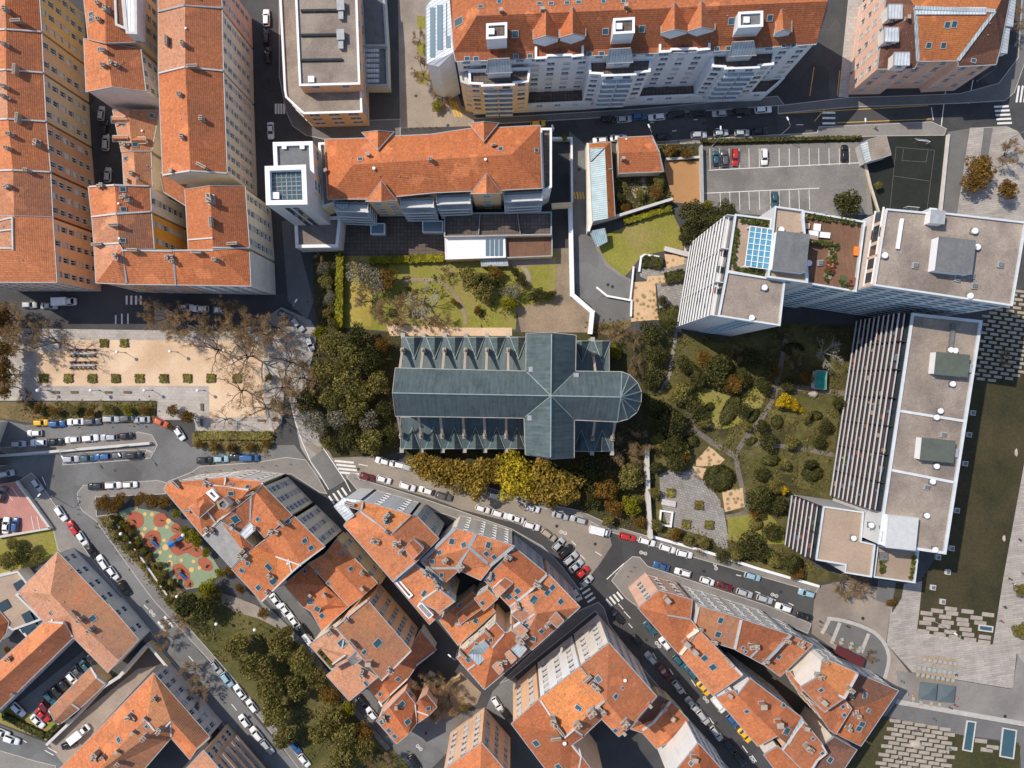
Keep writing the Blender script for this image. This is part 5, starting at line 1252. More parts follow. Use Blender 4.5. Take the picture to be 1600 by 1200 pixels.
chim(B, [(1280, 1056, 'd', 30), (1283, 1093, 'c', 0, 1.5), (1290, 1031, 'a', 0, .8), (1326, 1076, 'd', 0, 1.1)]); strip(B, [[(1341, 1053), (1319, 1090), (1311, 1086)]], TRIM, .6, .4); sky(B, [(1283, 1078)])
block(B, [(1228, 1052, 18), (1233, 1048, 18), (1256, 1078, 18), (1250, 1082, 18)], 18, roof=T1, wall=W_CREAM, rn='side_roof', wn='side_wall')
B = Bld('apartment_building', 'brown roofed end house whose pointed corner faces the parasols of the plaza', 'apartment house', IS4)
block(B, [(1341, 1052.5), (1404, 1079), (1345, 1166), (1306, 1147, 14), (1331, 1107, 16), (1319, 1092, 16)], 13, inner=[(1350, 1103, 16.5)], faces=[[5, 0, 1, 6, 4], [6, 1, 2, 3, 4]], roof=[T5, T2], wall=W_PALE, win=(0, 1), fl=3.2, sp=2.7)
sky(B, [(1357, 1110, 1.1, 1.2), (1347, 1131, 1.4, 1.6), (1342, 1138, 1.4, 1.6), (1351, 1087, 1, 1.6)]); chim(B, [(1337, 1112, 'd', 40, 1.2), (1325, 1134, 'd', 0, 1.1), (1328, 1083, 'd', 0, 1.1)])
B = Bld('apartment_building', 'plain brown roofed house with pink party wall behind the pointed end house', 'apartment house', IS4)
block(B, [(1289, 1113), (1319, 1092.5), (1331, 1107), (1306, 1147), (1295, 1140), (1262, 1090, 17)], 18, faces=None, roof=T2, wall=W_PEACH, win=(4, 3)); sky(B, [(1317, 1104, .9, .9), (1319, 1117, .9, .9)]); strip(B, [[(1347, 1082), (1325, 1105)]], TRIM, .3, .4)
B = Bld('apartment_building', 'long smooth russet roofed house with two square rooflights along the taxi street', 'apartment house', IS4)
block(B, [(1063, 1026), (1093, 985, 20.5), (1161, 1055, 20.5), (1114, 1087)], 18, roof=T1, wall=W_PALE, win=(1,), fl=3.2); chim(B, [(1083, 1015, 'c', 0, 1.6), (1143, 1035, 'c', 0, 1.1), (1138, 1028, 'b', 0, .8)]); sky(B, [(1101, 1028, 1.4, 1.6), (1114, 1042, 1.5, 1.7)])
strip(B, [[(1136, 1030), (1161, 1054)]], TRIM, .7, .5)
B = Bld('apartment_building', 'two sloped house with white gable patch over the lane and paired chimneys near the court', 'apartment house', IS4)
block(B, [(1119, 1090, 18.5), (1146, 1078, 21), (1152, 1086, 21), (1172, 1060, 19), (1254, 1122, 19), (1230, 1163, 19), (1215, 1150, 21), (1184, 1166, 18.5)], 19, faces=[[0, 1, 2, 6, 7], [2, 3, 4, 5, 6]], roof=[T1, T2], wall=W_WHITE, win=(3,), fl=3.2)
chim(B, [(1189, 1099, 'c', 40, 1.6), (1214, 1127, 'c', 40, 1.7), (1132, 1079, 'c', 0, 1.2)]); sky(B, [(1229, 1142, 2, 2.2), (1167, 1111), (1224, 1102, .9, .9)]); strip(B, [[(1253, 1123), (1231, 1161)]], ZINC, .9, .3)
B = Bld('apartment_building', 'flat looking brown roofed house with cream patch of wall near the street mouth', 'apartment house', IS4)
block(B, [(1193, 1179, 17), (1215, 1165, 19), (1252, 1202, 19), (1235, 1235, 17)], 17, roof=T1, wall=W_PALE)
B = Bld('apartment_building', 'house with rusty flecked roof and zinc parapets second from the bottom in the plaza island', 'apartment house', IS4)
block(B, [(1222, 1170), (1255, 1125), (1285, 1163), (1292, 1176), (1276, 1188), (1262, 1212)], 19, roof=T2, wall=W_PEACH, win=(1,)); chim(B, [(1257, 1134, 'c', 30, 1.3), (1261, 1167, 'd', 0, 1.3)]); sky(B, [(1285, 1177, .9, .9), (1270, 1154, .7, .7)]); strip(B, [[(1223, 1170), (1255, 1127)], [(1284, 1164), (1291, 1176), (1277, 1187), (1265, 1206)]], TRIM, .45, .35)
B = Bld('apartment_building', 'dark brown roofed house at the bottom edge next to the garden of stone slabs', 'apartment house', IS4)
block(B, [(1285, 1165), (1302, 1150, 18), (1339, 1171), (1300, 1230), (1270, 1215), (1277, 1190), (1293, 1177)], 16, roof=T5, wall=W_PALE, win=(2,)); sky(B, [(1297, 1187, 1.5, 1.2)])

# ------------------------------------------------------------------ bottom left
B = Bld('school_building', 'long two winged building with lichen flecked orange roof beside the diagonal street', 'building')
block(B, [(90, 862), (168, 944), (170, 943.5), (217.5, 999.5), (186, 1031.5, 9.6), (169, 1051), (116, 997), (101, 972, 8.2), (68, 971), (28.5, 925)], 7, inner=[(79, 927.5, 10), (110, 960.5, 10)], faces=[[0, 1, 2, 3, 4, 11, 10], [0, 10, 9], [9, 10, 11, 7, 8], [11, 4, 5, 6, 7]], roof=[T4, T3, T3, T3], wall=W_PALE, win=(0, 2), fl=3.1, sp=3.6, ww=1.5, wh=1.6, sur=None, styles=(0,))
chim(B, [(128, 966, 'a', 90, 1.2), (144, 982, 'a', 90, 1.2), (117, 957, 'b', 0, .7), (87, 878, 'v'), (110, 890, 'v'), (55, 922, 'v'), (76, 938, 'v'), (100, 940, 'v'), (135, 991, 'v'), (158, 995, 'v')]); sky(B, [(145, 966, 1.5, 1.5), (79, 958, .8, .8)])
block(B, [(68, 972), (101, 973, 10), (115, 996), (-30, 1137), (-30, 1092, 10), (-35, 1064)], 7, faces=[[0, 1, 4, 5], [1, 2, 3, 4]], roof=[T1, T2], wall=W_GREY, win=(2,), fl=3.0, sp=3.0, sur=None, styles=(0,), rn='wing_roof', wn='wing_wall')
strip(B, [[(69, 971.5), (99, 973)], [(101, 972), (114, 994)]], TRIM, .5, .3)
chim(B, [(17, 1027, 'a', 0, 1.1), (75, 985, 'v'), (43, 1014, 'v'), (64, 1017, 'v'), (22, 1083, 'a', 0, .7), (82, 969, 's')])
B = Bld('garage', 'long narrow garage with ridged roof stepped in the middle between two courtyards', 'garage')
gable(B, (142.5, 1041.7), (76, 1110), (93, 1132.5), (166.7, 1066.7), 3.6, (153, 1057), (85, 1126), 4.8, roof=[T5, T4], wall=W_SAND) if False else block(B, [(142.5, 1041.7), (153, 1057, 4.9), (167, 1067), (124, 1108), (93, 1132.5), (85, 1126, 4.9), (76, 1109)], 3.6, faces=[[0, 1, 5, 6], [1, 2, 3, 4, 5]], roof=[T4, T4], wall=W_SAND)
strip(B, [[(143, 1043), (153, 1057), (166, 1066)], [(77, 1110), (92, 1131)], [(113, 1100), (124, 1107)]], TRIM, .5, .25)
B = Bld('apartment_building', 'flecked roofed building with three tall chimneys and beige front at the lower left', 'building')
block(B, [(240, 1051), (329, 1152.5), (308, 1170.5, 12), (297, 1187), (267.5, 1153), (205, 1225), (70, 1225)], 9, inner=[(231, 1119.5, 12.6), (267, 1124.5, 12.6), (145, 1212, 12.6)], faces=[[0, 1, 2, 8, 7], [8, 2, 3, 4], [0, 7, 9, 6], [7, 8, 4, 5, 9]], roof=[T4, T1, T1, T4], wall=W_BLANK, win=(0,), fl=3.0, sp=2.5)
strip(B, [[(229, 1125), (242, 1141)], [(254, 1141), (267, 1127), (268, 1150)], [(309, 1169), (328, 1152)]], TRIM, .5, .3)
chim(B, [(207, 1119, 'd', 90, 1.3), (243, 1090, 'a'), (251, 1138, 'd', 0, 1.2), (229, 1149, 'a', 0, 1.3), (152, 1177, 'd', 0, 1.5), (163, 1181, 'a'), (188, 1190, 'a', 0, 1.2), (185, 1172, 'c'), (210, 1142, 'c'), (228, 1121, 'c'), (234, 1065, 'v'), (175, 1160, 'v')]); sky(B, [(186, 1156, 1.1, 1.6), (229, 1135, .9, .8)])
B = Bld('apartment_building', 'beige balcony house with smooth russet roof cut by the bottom edge', 'apartment house')
block(B, [(318, 1172), (400, 1268), (350, 1300), (288, 1204)], 15.5, roof=T3, wall=W_BUFF, win=(0,), fl=3.0, sp=3.0, ww=1.7, wh=1.5, sur=None, gut=GUT)
a, c = W(335, 1192, 15.5), W(392, 1258, 15.5); a.z = c.z = 0
for k in range(4):
    z = 3.0 + 3 * k; d = c - a; an = math.atan2(d.y, d.x); n_ = Vector((-d.y, d.x, 0)).normalized()
    if n_.x < 0: n_ = -n_
    b = MB(); mid = (a + c) / 2 + n_ * .7
    b.box((mid.x, mid.y, z), (d.length, 1.3, .2), an); mid += n_ * .6
    b.box((mid.x, mid.y, z + .5), (d.length, .1, 1.0), an, 1); b.build('balcony', [W_CONC, W_PEACH], B.root)
B = Bld('courtyard_annex', 'cluster of flat beige annexes with glazed roof behind the two winged building', 'annex')
flatbox(B, [(-15, 902), (28, 892), (48, 918), (28, 930), (66, 968), (20, 985), (-15, 965)], 4.5, 0, GRAVELW, W_PALE, cop=TRIM, par=.3)
flatbox(B, [(22, 975), (60, 957), (70, 976), (44, 999)], 4.0, 0, W_PALE, W_PALE, cop=TRIM, par=.15, name=('skylight_roof', 'skylight_wall'))
for x, y, w, l in ((36, 976, 1.6, 3.4), (48, 968, 2.4, 4.0), (58, 964, 1.4, 3.0), (46, 980, 2.4, 3.0), (7, 946, 2.6, 2.0), (31, 914, 2.2, 1.8)): roofbox(B, x, y, w, l, .15, .5, 'skylight', GLASS, GLASS)
B = Bld('pavilion', 'octagonal orange roofed pavilion at the left edge beside the beige annexes', 'pavilion')
block(B, [(-12, 945), (0, 955), (14, 972), (10, 990), (-2, 1005), (-20, 1000), (-25, 965)], 4.5, inner=[(-6, 978, 6.2)], faces=[[k, (k + 1) % 7, 7] for k in range(7)], roof=T2, wall=W_WHITE)
# ------------------------------------------------------------------ the ground
ASPH = groundmat('asphalt', (.050, .050, .053), (.078, .078, .08), .12, (.085, .083, .082), .035, 2.5, .9, .01, .12, None, .16)  # base asphalt, darkened to carry the shade of the shaded streets
ASPL = groundmat('sunlit_worn_asphalt', (.15, .15, .148), (.19, .19, .187), .15, (.10, .098, .095), .05, 2.5, .9, .01, .12, None, .13)  # asphalt lightened for the streets in sun; only its patches are wear
ROADB = groundmat('sandy_asphalt', (.25, .215, .18), (.31, .27, .225), .12, (.19, .165, .145), .05, 2.2, .9, .01, .12, None, .1)
PAV = groundmat('pavement_asphalt', (.21, .195, .18), (.27, .25, .23), .2, (.17, .16, .15), .06, 2.5, .9, .01, .1)
PAVD = groundmat('grey_pavement', (.13, .128, .125), (.17, .165, .16), .2, None, .06, 2.5, .9, .01, .1)
CONC = groundmat('stained_concrete', (.27, .225, .185), (.34, .285, .235), .2, (.19, .16, .14), .07, 2.0, .9, .01, .12)
COBB = groundmat('pale_cobbles', (.30, .285, .265), (.38, .36, .335), .25, (.22, .21, .195), .06, 3.2, .9, .02, .16)
STONE = slabmat('stone_slabs', (.46, .425, .385), (.40, .365, .33), (.28, .26, .235), 1.2, .8, .02)
PLAZA = slabmat('plaza_pavers', (.42, .38, .34), (.335, .30, .27), (.21, .19, .175), 2.4, .55, -.13, .03, .37)
FLAG = slabmat('grey_flagstones', (.34, .32, .295), (.26, .245, .23), (.17, .16, .15), .8, .6, .25, .05)
COURT = groundmat('parking_concrete', (.19, .18, .17), (.25, .235, .22), .25, (.14, .135, .13), .1, 2.5, .9, .015, .18, None, .16)
SAND = groundmat('ochre_sand', (.62, .45, .30), (.70, .53, .37), .15, (.50, .34, .21), .07, 2.2, .95, .02, .1)
BSAND = groundmat('brown_sand', (.38, .205, .09), (.42, .235, .11), .2, None, .1, 2, .95, .01, .06)
BEDS = groundmat('planted_gravel', (.56, .38, .22), (.62, .43, .26), .3, None, .1, 2, .95, .02, .1, (.75, .42, (.13, .11, .04)))
GRASS = groundmat('lawn', (.185, .185, .032), (.26, .245, .05), .18, (.28, .22, .09), .11, 1.8, .95, .05, .2)
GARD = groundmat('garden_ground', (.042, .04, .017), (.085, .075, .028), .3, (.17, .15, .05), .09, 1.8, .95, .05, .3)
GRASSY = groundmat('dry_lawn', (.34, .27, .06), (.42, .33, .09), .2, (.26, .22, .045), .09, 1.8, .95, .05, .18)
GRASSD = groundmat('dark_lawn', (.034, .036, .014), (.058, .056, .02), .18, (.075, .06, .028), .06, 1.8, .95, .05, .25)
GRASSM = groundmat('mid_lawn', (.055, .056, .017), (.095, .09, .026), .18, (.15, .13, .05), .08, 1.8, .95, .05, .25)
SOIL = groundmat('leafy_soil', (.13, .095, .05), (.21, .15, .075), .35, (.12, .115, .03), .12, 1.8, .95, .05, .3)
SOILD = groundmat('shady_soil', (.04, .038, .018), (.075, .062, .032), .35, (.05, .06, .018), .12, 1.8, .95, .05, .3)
BROWNP = groundmat('brown_paving', (.25, .19, .135), (.33, .25, .175), .25, (.17, .14, .10), .1, 2.5, .95, .02, .18)
TURF = groundmat('sports_turf', (.018, .022, .019), (.027, .032, .027), .2, None, .1, 2, .95, .02, .15)  # turf colour lowered to hold the cloud shade over this side
RUBG = groundmat('green_rubber', (.215, .27, .17), (.25, .31, .2), .3, None, .1, 3, .9, .005, .08)
RUBR = groundmat('red_rubber', (.33, .095, .055), (.39, .12, .07), .3, None, .1, 3, .9, .005, .08)
RUBY = groundmat('yellow_rubber', (.62, .40, .16), (.68, .45, .2), .3, None, .1, 3, .9, .005, .08)
REDD = groundmat('red_deck', (.42, .20, .17), (.48, .24, .2), .3, (.36, .17, .145), .1, 2.5, .9, .01, .1)
BOARD = slabmat('timber_path', (.22, .185, .16), (.17, .145, .13), (.08, .07, .06), .5, 4.0, .5, .04)
LINE = plain('road_paint', (.70, .69, .66), .7, 0, .15, 1.5)
LINEY = plain('yellow_road_paint', (.62, .38, .06), .7, 0, .2, 1.5)
KERB = plain('kerb_stone', (.42, .40, .37), .8, 0, .15, 1.0)
def P2(pts): return [Vector((W(x, y).x, W(x, y).y)) for x, y in pts]
ZS = [0]
def sheet(name, pts, z, mat, sm=0, kerb=False, kind='structure'):
    if sm: pts = smooth_path(pts, sm, True)
    ZS[0] += 1
    b = MB(); P = ccw(P2(pts)); zz = z + (ZS[0] % 40) * .0011
    b.prism(P, -.15, zz, 0, 1 if kerb else 0)
    if kerb:
        I = offset(P, .18)
        for i in range(len(P)):
            j = (i + 1) % len(P)
            b.face([(P[i].x, P[i].y, zz + .012), (P[j].x, P[j].y, zz + .012), (I[j].x, I[j].y, zz + .012), (I[i].x, I[i].y, zz + .012)], 1)
    o = b.build(name, [mat, KERB]); return tag(o, kind=kind)
def ribbon(name, pts, w, z, mat, sm=5, kind='structure'):
    q = smooth_path(pts, sm) if sm else pts
    P = P2(q); L = []; Rr = []
    for i, p in enumerate(P):
        d = (P[min(i + 1, len(P) - 1)] - P[max(i - 1, 0)]).normalized(); n = Vector((-d.y, d.x)) * w / 2
        L.append(p + n); Rr.append(p - n)
    ZS[0] += 1
    zz = z + (ZS[0] % 40) * .0011
    b = MB()
    for i in range(len(P) - 1):
        b.face([(*Rr[i], zz), (*Rr[i + 1], zz), (*L[i + 1], zz), (*L[i], zz)])
        b.face([(*Rr[i], -.1), (*Rr[i + 1], -.1), (*Rr[i + 1], zz), (*Rr[i], zz)]); b.face([(*L[i + 1], -.1), (*L[i], -.1), (*L[i], zz), (*L[i + 1], zz)])
    o = b.build(name, mat); return tag(o, kind=kind)
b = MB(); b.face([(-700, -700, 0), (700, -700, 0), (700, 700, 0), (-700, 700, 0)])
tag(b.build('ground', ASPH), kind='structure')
PZ = .12
# north
sheet('pavement', [(436, -60), (436, 120), (447, 175), (457, 197), (478, 212), (510, 219), (626, 216), (626, 186), (500, 190), (460, 150), (450, -60)], PZ, PAVD, 0, True)
sheet('courtyard', [(621, -60), (668, -60), (700, 110), (722, 165), (748, 186), (748, 197), (625, 200)], .05, CONC)
for y in (36, 77, 122): sheet('lawn', [(651, y - 11), (666, y - 11), (668, y + 9), (653, y + 9)], .1, GRASS)
sheet('pavement', [(738, 185), (830, 180), (1000, 170), (1215, 150), (1226, 165), (1000, 181), (740, 196)], PZ, PAVD, 0, True)
sheet('pavement', [(1022, 227), (1022, 221), (1200, 211), (1276, 207), (1279, 198), (1455, 190), (1479, 201), (1475, 212), (1380, 213), (1200, 219)], PZ, PAV, 0, True)
sheet('pavement', [(1331, -60), (1352, -60), (1348, 0), (1325, 152), (1310, 152)], PZ, STONE, 0, True)
sheet('pavement', [(1325, 152), (1400, 150), (1500, 146), (1560, 130), (1590, 90), (1600, -60), (1612, -60), (1604, 90), (1585, 145), (1570, 158), (1500, 162), (1330, 168), (1215, 178), (1215, 165)], PZ, PAVD, 0, True)
sheet('path', [(1481, 206), (1514, 201), (1497, 335), (1464, 335)], .03, PAVD)
sheet('plaza', [(1515, 200), (1572, 197), (1590, 205), (1610, 235), (1700, 235), (1700, 620), (1604, 600), (1604, 350), (1495, 335)], .1, PLAZA)
sheet('path', [(1537, 200), (1551, 200), (1541, 260), (1530, 258)], .112, PAVD)
sheet('car_park', [(1096, 229), (1346, 222), (1353, 256), (1368, 335), (1250, 340), (1095, 330)], .02, COURT)
sheet('sports_court', [(1376, 214), (1478, 212), (1466, 335), (1364, 335), (1355, 258)], .02, TURF)
sheet('sand_yard', [(1038, 252), (1092, 250), (1093, 320), (1052, 316), (1040, 290)], .03, BSAND)
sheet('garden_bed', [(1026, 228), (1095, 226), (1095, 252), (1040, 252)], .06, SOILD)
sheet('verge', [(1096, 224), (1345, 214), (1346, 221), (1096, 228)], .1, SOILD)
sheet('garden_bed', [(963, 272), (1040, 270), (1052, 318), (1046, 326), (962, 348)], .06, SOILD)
sheet('patio', [(985, 286), (1008, 276), (1012, 302), (992, 310), (985, 296)], .09, CONC)
sheet('lawn', [(930, 388), (950, 365), (1048, 328), (1062, 356), (1068, 390), (1040, 392), (1002, 400), (984, 424), (975, 433), (950, 415)], .08, GRASS)
sheet('ramp_road', [(889, 205), (917, 228), (920, 350), (930, 385), (948, 412), (975, 432), (986, 440), (983, 469), (940, 462), (926, 480), (896, 456), (890, 330)], .02, ASPL)
sheet('path', [(930, 385), (933, 384), (950, 413), (975, 431), (987, 437), (986, 441), (974, 435), (946, 416)], PZ, PAV)
sheet('garden_bed', [(926, 506), (986, 500), (986, 510), (960, 525), (926, 520)], .08, SOIL)
sheet('ramp_road', [(925, 480), (940, 463), (984, 469), (986, 500), (926, 506)], .015, PAVD)
sheet('courtyard', [(864, 388), (891, 388), (893, 462), (923, 488), (921, 521), (815, 523), (806, 480), (866, 468)], .03, BROWNP)
sheet('lawn', [(535, 392), (872, 392), (866, 470), (808, 480), (806, 515), (610, 518), (535, 512)], .08, GRASS)
sheet('lawn', [(546, 395), (578, 395), (582, 470), (580, 510), (546, 510)], .12, GRASSY)
sheet('terrace', [(534, 340), (694, 340), (694, 402), (534, 400)], .14, PAVR)
ribbon('path', [(628, 441), (655, 437), (685, 439), (706, 455), (720, 475), (726, 492), (727, 508)], .9, .13, BROWNP)
sheet('path', [(603, 506), (650, 509), (720, 512), (800, 512), (800, 525), (610, 525)], .12, SAND, 0)
ribbon('path', [(815, 417), (822, 423), (826, 436), (822, 448)], 1.0, .14, CONC)
sheet('path', [(790, 404), (868, 402), (868, 412), (820, 416), (790, 417)], .13, CONC)
sheet('steps', [(440, 345), (462, 345), (470, 395), (490, 470), (480, 500), (450, 470)], .04, PAVD)
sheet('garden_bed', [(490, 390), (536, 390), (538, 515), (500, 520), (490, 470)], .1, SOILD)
# west park and streets
sheet('pavement', [(-60, 512), (27, 513), (430, 519), (447, 548), (445, 600), (441, 660), (426, 676), (310, 674), (303, 656), (246, 656), (246, 626), (28, 626), (-60, 626)], .14, STONE)
sheet('sand_court', [(57, 549), (110, 549), (110, 531), (413, 533), (414, 651), (328, 653), (327, 603), (57, 603)], .16, SAND)
sheet('ground_cover', [(-60, 628), (244, 628), (242, 655), (236, 661), (60, 663), (30, 658), (-60, 645)], .12, SOIL)
sheet('verge', [(300, 676), (430, 676), (428, 692), (415, 706), (330, 704), (300, 694)], .12, SOIL)
sheet('road', [(-60, 640), (0, 655), (40, 664), (235, 656), (280, 680), (300, 700), (460, 695), (500, 745), (330, 725), (250, 757), (130, 762), (80, 735), (-60, 735)], .008, ASPL)
sheet('pavement', [(0, 703), (0, 699), (205, 684), (215, 674), (238, 679), (247, 695), (241, 707), (228, 703), (20, 713)], PZ, PAV, 0, True)
sheet('pavement', [(98, 727), (98, 722), (225, 714), (229, 703), (240, 708), (236, 716), (222, 718)], PZ, PAV, 0, True)
sheet('pavement', [(262, 752), (300, 737), (312, 728), (400, 722), (448, 714), (478, 718), (497, 745), (512, 772), (500, 770), (455, 741), (330, 746), (262, 760)], PZ, PAV, 0, True)
sheet('pavement', [(290, 702), (305, 698), (430, 696), (452, 700), (468, 728), (440, 716), (400, 716), (310, 722), (296, 716)], .03, ROADB)
sheet('road', [(-20, 735), (80, 735), (130, 762), (122, 782), (150, 815), (240, 922), (262, 952), (300, 1004), (340, 1052), (470, 1205), (420, 1240), (300, 1080), (234, 987), (142, 878), (60, 750)], .012, ASPL)
sheet('pavement', [(122, 784), (121, 770), (130, 758), (246, 750), (266, 755), (259, 772), (150, 777), (152, 806), (182, 802), (262, 936), (300, 985), (345, 1036), (413, 1114), (485, 1205), (470, 1205), (405, 1121), (338, 1044), (288, 990), (243, 942), (215, 905), (150, 814), (128, 798)], PZ, PAV, 0, True)
sheet('pavement', [(28, 752), (50, 738), (62, 752), (105, 815), (142, 870), (236, 985), (262, 1022), (345, 1125), (420, 1220), (405, 1220), (330, 1122), (236, 1012), (165, 935), (90, 858), (82, 822)], PZ, PAV, 0, True)
sheet('planting', [(152, 808), (184, 802), (248, 880), (287, 926), (262, 938), (216, 884)], .16, SOIL)
sheet('playground_surface', [(186, 800), (205, 792), (250, 800), (292, 830), (332, 870), (347, 895), (322, 916), (292, 921), (242, 882)], .15, RUBG)
for pts in ([(198, 812), (208, 799), (222, 804), (225, 817), (214, 827), (201, 823)], [(240, 812), (246, 802), (258, 803), (262, 814), (253, 823), (243, 821)], [(268, 822), (276, 817), (283, 824), (279, 832), (270, 831)],
            [(225, 840), (234, 829), (249, 831), (251, 846), (246, 858), (235, 857), (227, 850)], [(264, 845), (276, 833), (290, 834), (300, 846), (313, 854), (316, 866), (307, 871), (292, 864), (277, 868), (266, 858)],
            [(310, 874), (320, 870), (331, 879), (332, 889), (323, 892), (313, 886)], [(270, 886), (281, 880), (294, 890), (297, 903), (288, 908), (274, 900)], [(288, 910), (296, 905), (303, 911), (299, 918), (290, 917)]):
    sheet('rubber_patch', pts, .19, RUBR, 5)
for x, y, r in ((227, 803, 3), (238, 803.5, 3.3), (264, 814, 4), (261.5, 823, 3), (227, 826, 3), (244, 826, 3), (222, 836, 4.5), (257, 844, 3), (259, 855, 5), (251, 863, 3), (267, 869, 3), (266, 880, 5), (284, 875, 3), (303, 877, 3), (300, 890, 4), (312, 887, 3), (213, 793, 3)):
    sheet('rubber_dot', [(x + r * math.cos(a * .6283), y + r * math.sin(a * .6283)) for a in range(10)], .19, RUBY)
sheet('park_lawn', [(256, 938), (290, 926), (345, 920), (382, 958), (440, 975), (482, 1008), (548, 1095), (604, 1160), (664, 1225), (500, 1225), (414, 1113), (346, 1035), (301, 985)], .14, GRASSM)
sheet('path', [(340, 925), (372, 934), (402, 946), (437, 970), (432, 980), (405, 966), (372, 957), (350, 945)], .17, CONC)
sheet('path', [(398, 930), (410, 940), (432, 960), (482, 1008), (548, 1095), (610, 1168), (604, 1172), (540, 1100), (475, 1016), (425, 968)], .18, PAV)
sheet('lane', [(405, 925), (445, 915), (505, 985), (485, 1008), (475, 1004)], .016, ASPL)
sheet('lane', [(548, 1094), (575, 1076), (592, 1098), (588, 1126), (620, 1163), (655, 1130), (690, 1120), (760, 1105), (770, 1080), (800, 1050), (815, 1075), (800, 1130), (760, 1110), (700, 1175), (660, 1215), (620, 1180)], .016, ASPL)
sheet('yard', [(650, 1130), (683, 1105), (690, 1070), (720, 1050), (752, 1082), (745, 1100), (700, 1122)], .03, BROWNP)
sheet('red_car_park', [(-60, 765), (32, 751), (82, 822), (0, 837), (-60, 845)], .5, REDD)
sheet('lawn', [(-60, 842), (82, 824), (101, 850), (88, 868), (-60, 940)], .1, GRASS)
sheet('lawn', [(-60, 1105), (18, 1104), (96, 1133), (72, 1157), (-30, 1118)], .1, GRASS)
sheet('yard', [(20, 1104), (140, 1010), (180, 1050), (92, 1133)], .02, ASPL)
sheet('road', [(-60, 1100), (-30, 1122), (72, 1160), (110, 1178), (90, 1225), (-60, 1160)], .02, ASPL)
sheet('yard', [(75, 1158), (215, 1045), (245, 1040), (100, 1195), (88, 1180)], .03, CONC)
sheet('pavement', [(-60, 1150), (0, 1172), (55, 1188), (88, 1196), (90, 1230), (-60, 1230)], PZ, PAV, 0, True)
# middle
sheet('junction', [(388, 512), (440, 480), (485, 500), (497, 520), (478, 600), (500, 690), (522, 720), (546, 745), (520, 762), (498, 745), (470, 700), (450, 612), (440, 560), (430, 520)], .016, COBB)
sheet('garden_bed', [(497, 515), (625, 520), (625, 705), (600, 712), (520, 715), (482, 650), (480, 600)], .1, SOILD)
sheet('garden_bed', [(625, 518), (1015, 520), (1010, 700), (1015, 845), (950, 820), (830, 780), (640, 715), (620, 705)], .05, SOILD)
sheet('road', [(470, 690), (502, 698), (535, 703), (600, 716), (650, 727), (750, 765), (830, 790), (905, 803), (950, 826), (956, 852), (938, 880), (918, 905), (905, 880), (870, 840), (800, 816), (720, 796), (680, 780), (600, 757), (550, 742), (515, 728)], .022, ROADB)
sheet('road', [(482, 720), (505, 702), (545, 748), (516, 765)], .03, ASPL)
sheet('pavement', [(541, 745), (548, 738), (558, 740), (562, 748), (600, 759), (660, 778), (720, 798), (800, 826), (848, 853), (878, 884), (905, 920), (897, 930), (860, 890), (830, 860), (700, 805), (560, 768)], PZ, PAV, 0, True)
sheet('pavement', [(640, 716), (750, 757), (830, 782), (905, 797), (960, 822), (1015, 838), (1280, 914), (1275, 926), (1010, 850), (950, 830), (905, 806), (830, 790), (750, 765), (640, 724)], PZ, PAV, 0, True)
sheet('pavement', [(955, 907), (975, 880), (988, 869), (1000, 870), (1012, 884), (1200, 946), (1268, 974), (1262, 990), (1190, 960), (1062, 925), (1030, 915), (998, 950), (978, 935)], PZ, PAV, 0, True)
sheet('pavement', [(897, 957), (935, 940), (944, 950), (952, 975), (1000, 1038), (1100, 1155), (1160, 1225), (1140, 1225), (1060, 1130), (930, 955), (905, 975), (800, 1060), (780, 1068)], PZ, PAVD, 0, True)
# plaza
sheet('forecourt', [(1273, 924), (1282, 915), (1330, 905), (1396, 934), (1392, 950), (1384, 1005), (1420, 1050), (1410, 1080), (1370, 1060), (1268, 990)], .05, CONC)
sheet('terrace', [(1287, 978), (1300, 964), (1330, 968), (1360, 980), (1380, 998), (1389, 1020), (1388, 1045), (1380, 1064), (1340, 1050)], .09, PAVD, 0)
ribbon('kerb', [(1292, 966), (1315, 969), (1345, 978), (1368, 990), (1383, 1008), (1388.5, 1030), (1382, 1060)], .9, .14, KERB, 5)
for x0, y0, x1, y1 in ((1296, 967, 1284, 990), (1312, 973, 1299, 1005), (1357, 990, 1345, 1020)): ribbon('kerb', [(x0, y0), (x1, y1)], .9, .13, KERB, 0)
sheet('plaza', [(1392, 950), (1413, 912), (1442, 908), (1432, 987), (1550, 1007), (1567, 905), (1605, 690), (1700, 690), (1700, 1080), (1605, 1045), (1588, 1020), (1582, 1076), (1425, 1050), (1385, 1006)], .1, PLAZA)
sheet('plaza', [(1400, 1048), (1425, 1051), (1582, 1077), (1590, 1022), (1700, 1080), (1700, 1165), (1600, 1135), (1400, 1098), (1385, 1118), (1370, 1120), (1405, 1080)], .08, PAV)
ribbon('kerb', [(1400, 1096), (1480, 1110), (1600, 1131), (1700, 1150)], 1.2, .12, KERB, 0)
sheet('plaza', [(1386, 1119), (1402, 1099), (1600, 1136), (1700, 1160), (1700, 1230), (1598, 1230), (1592, 1160), (1500, 1148)], .08, PAVD)
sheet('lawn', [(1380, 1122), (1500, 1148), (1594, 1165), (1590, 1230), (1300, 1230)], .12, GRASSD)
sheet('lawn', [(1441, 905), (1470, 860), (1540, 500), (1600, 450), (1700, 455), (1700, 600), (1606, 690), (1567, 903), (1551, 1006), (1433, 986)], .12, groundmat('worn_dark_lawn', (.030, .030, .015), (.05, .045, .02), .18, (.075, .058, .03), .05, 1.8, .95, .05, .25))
sheet('planting', [(1396, 930), (1400, 910), (1412, 912), (1408, 935), (1393, 958)], .12, SOILD)
sheet('ramp_floor', [(1368, 938), (1372, 905), (1400, 910), (1393, 945)], .06, PAVD)
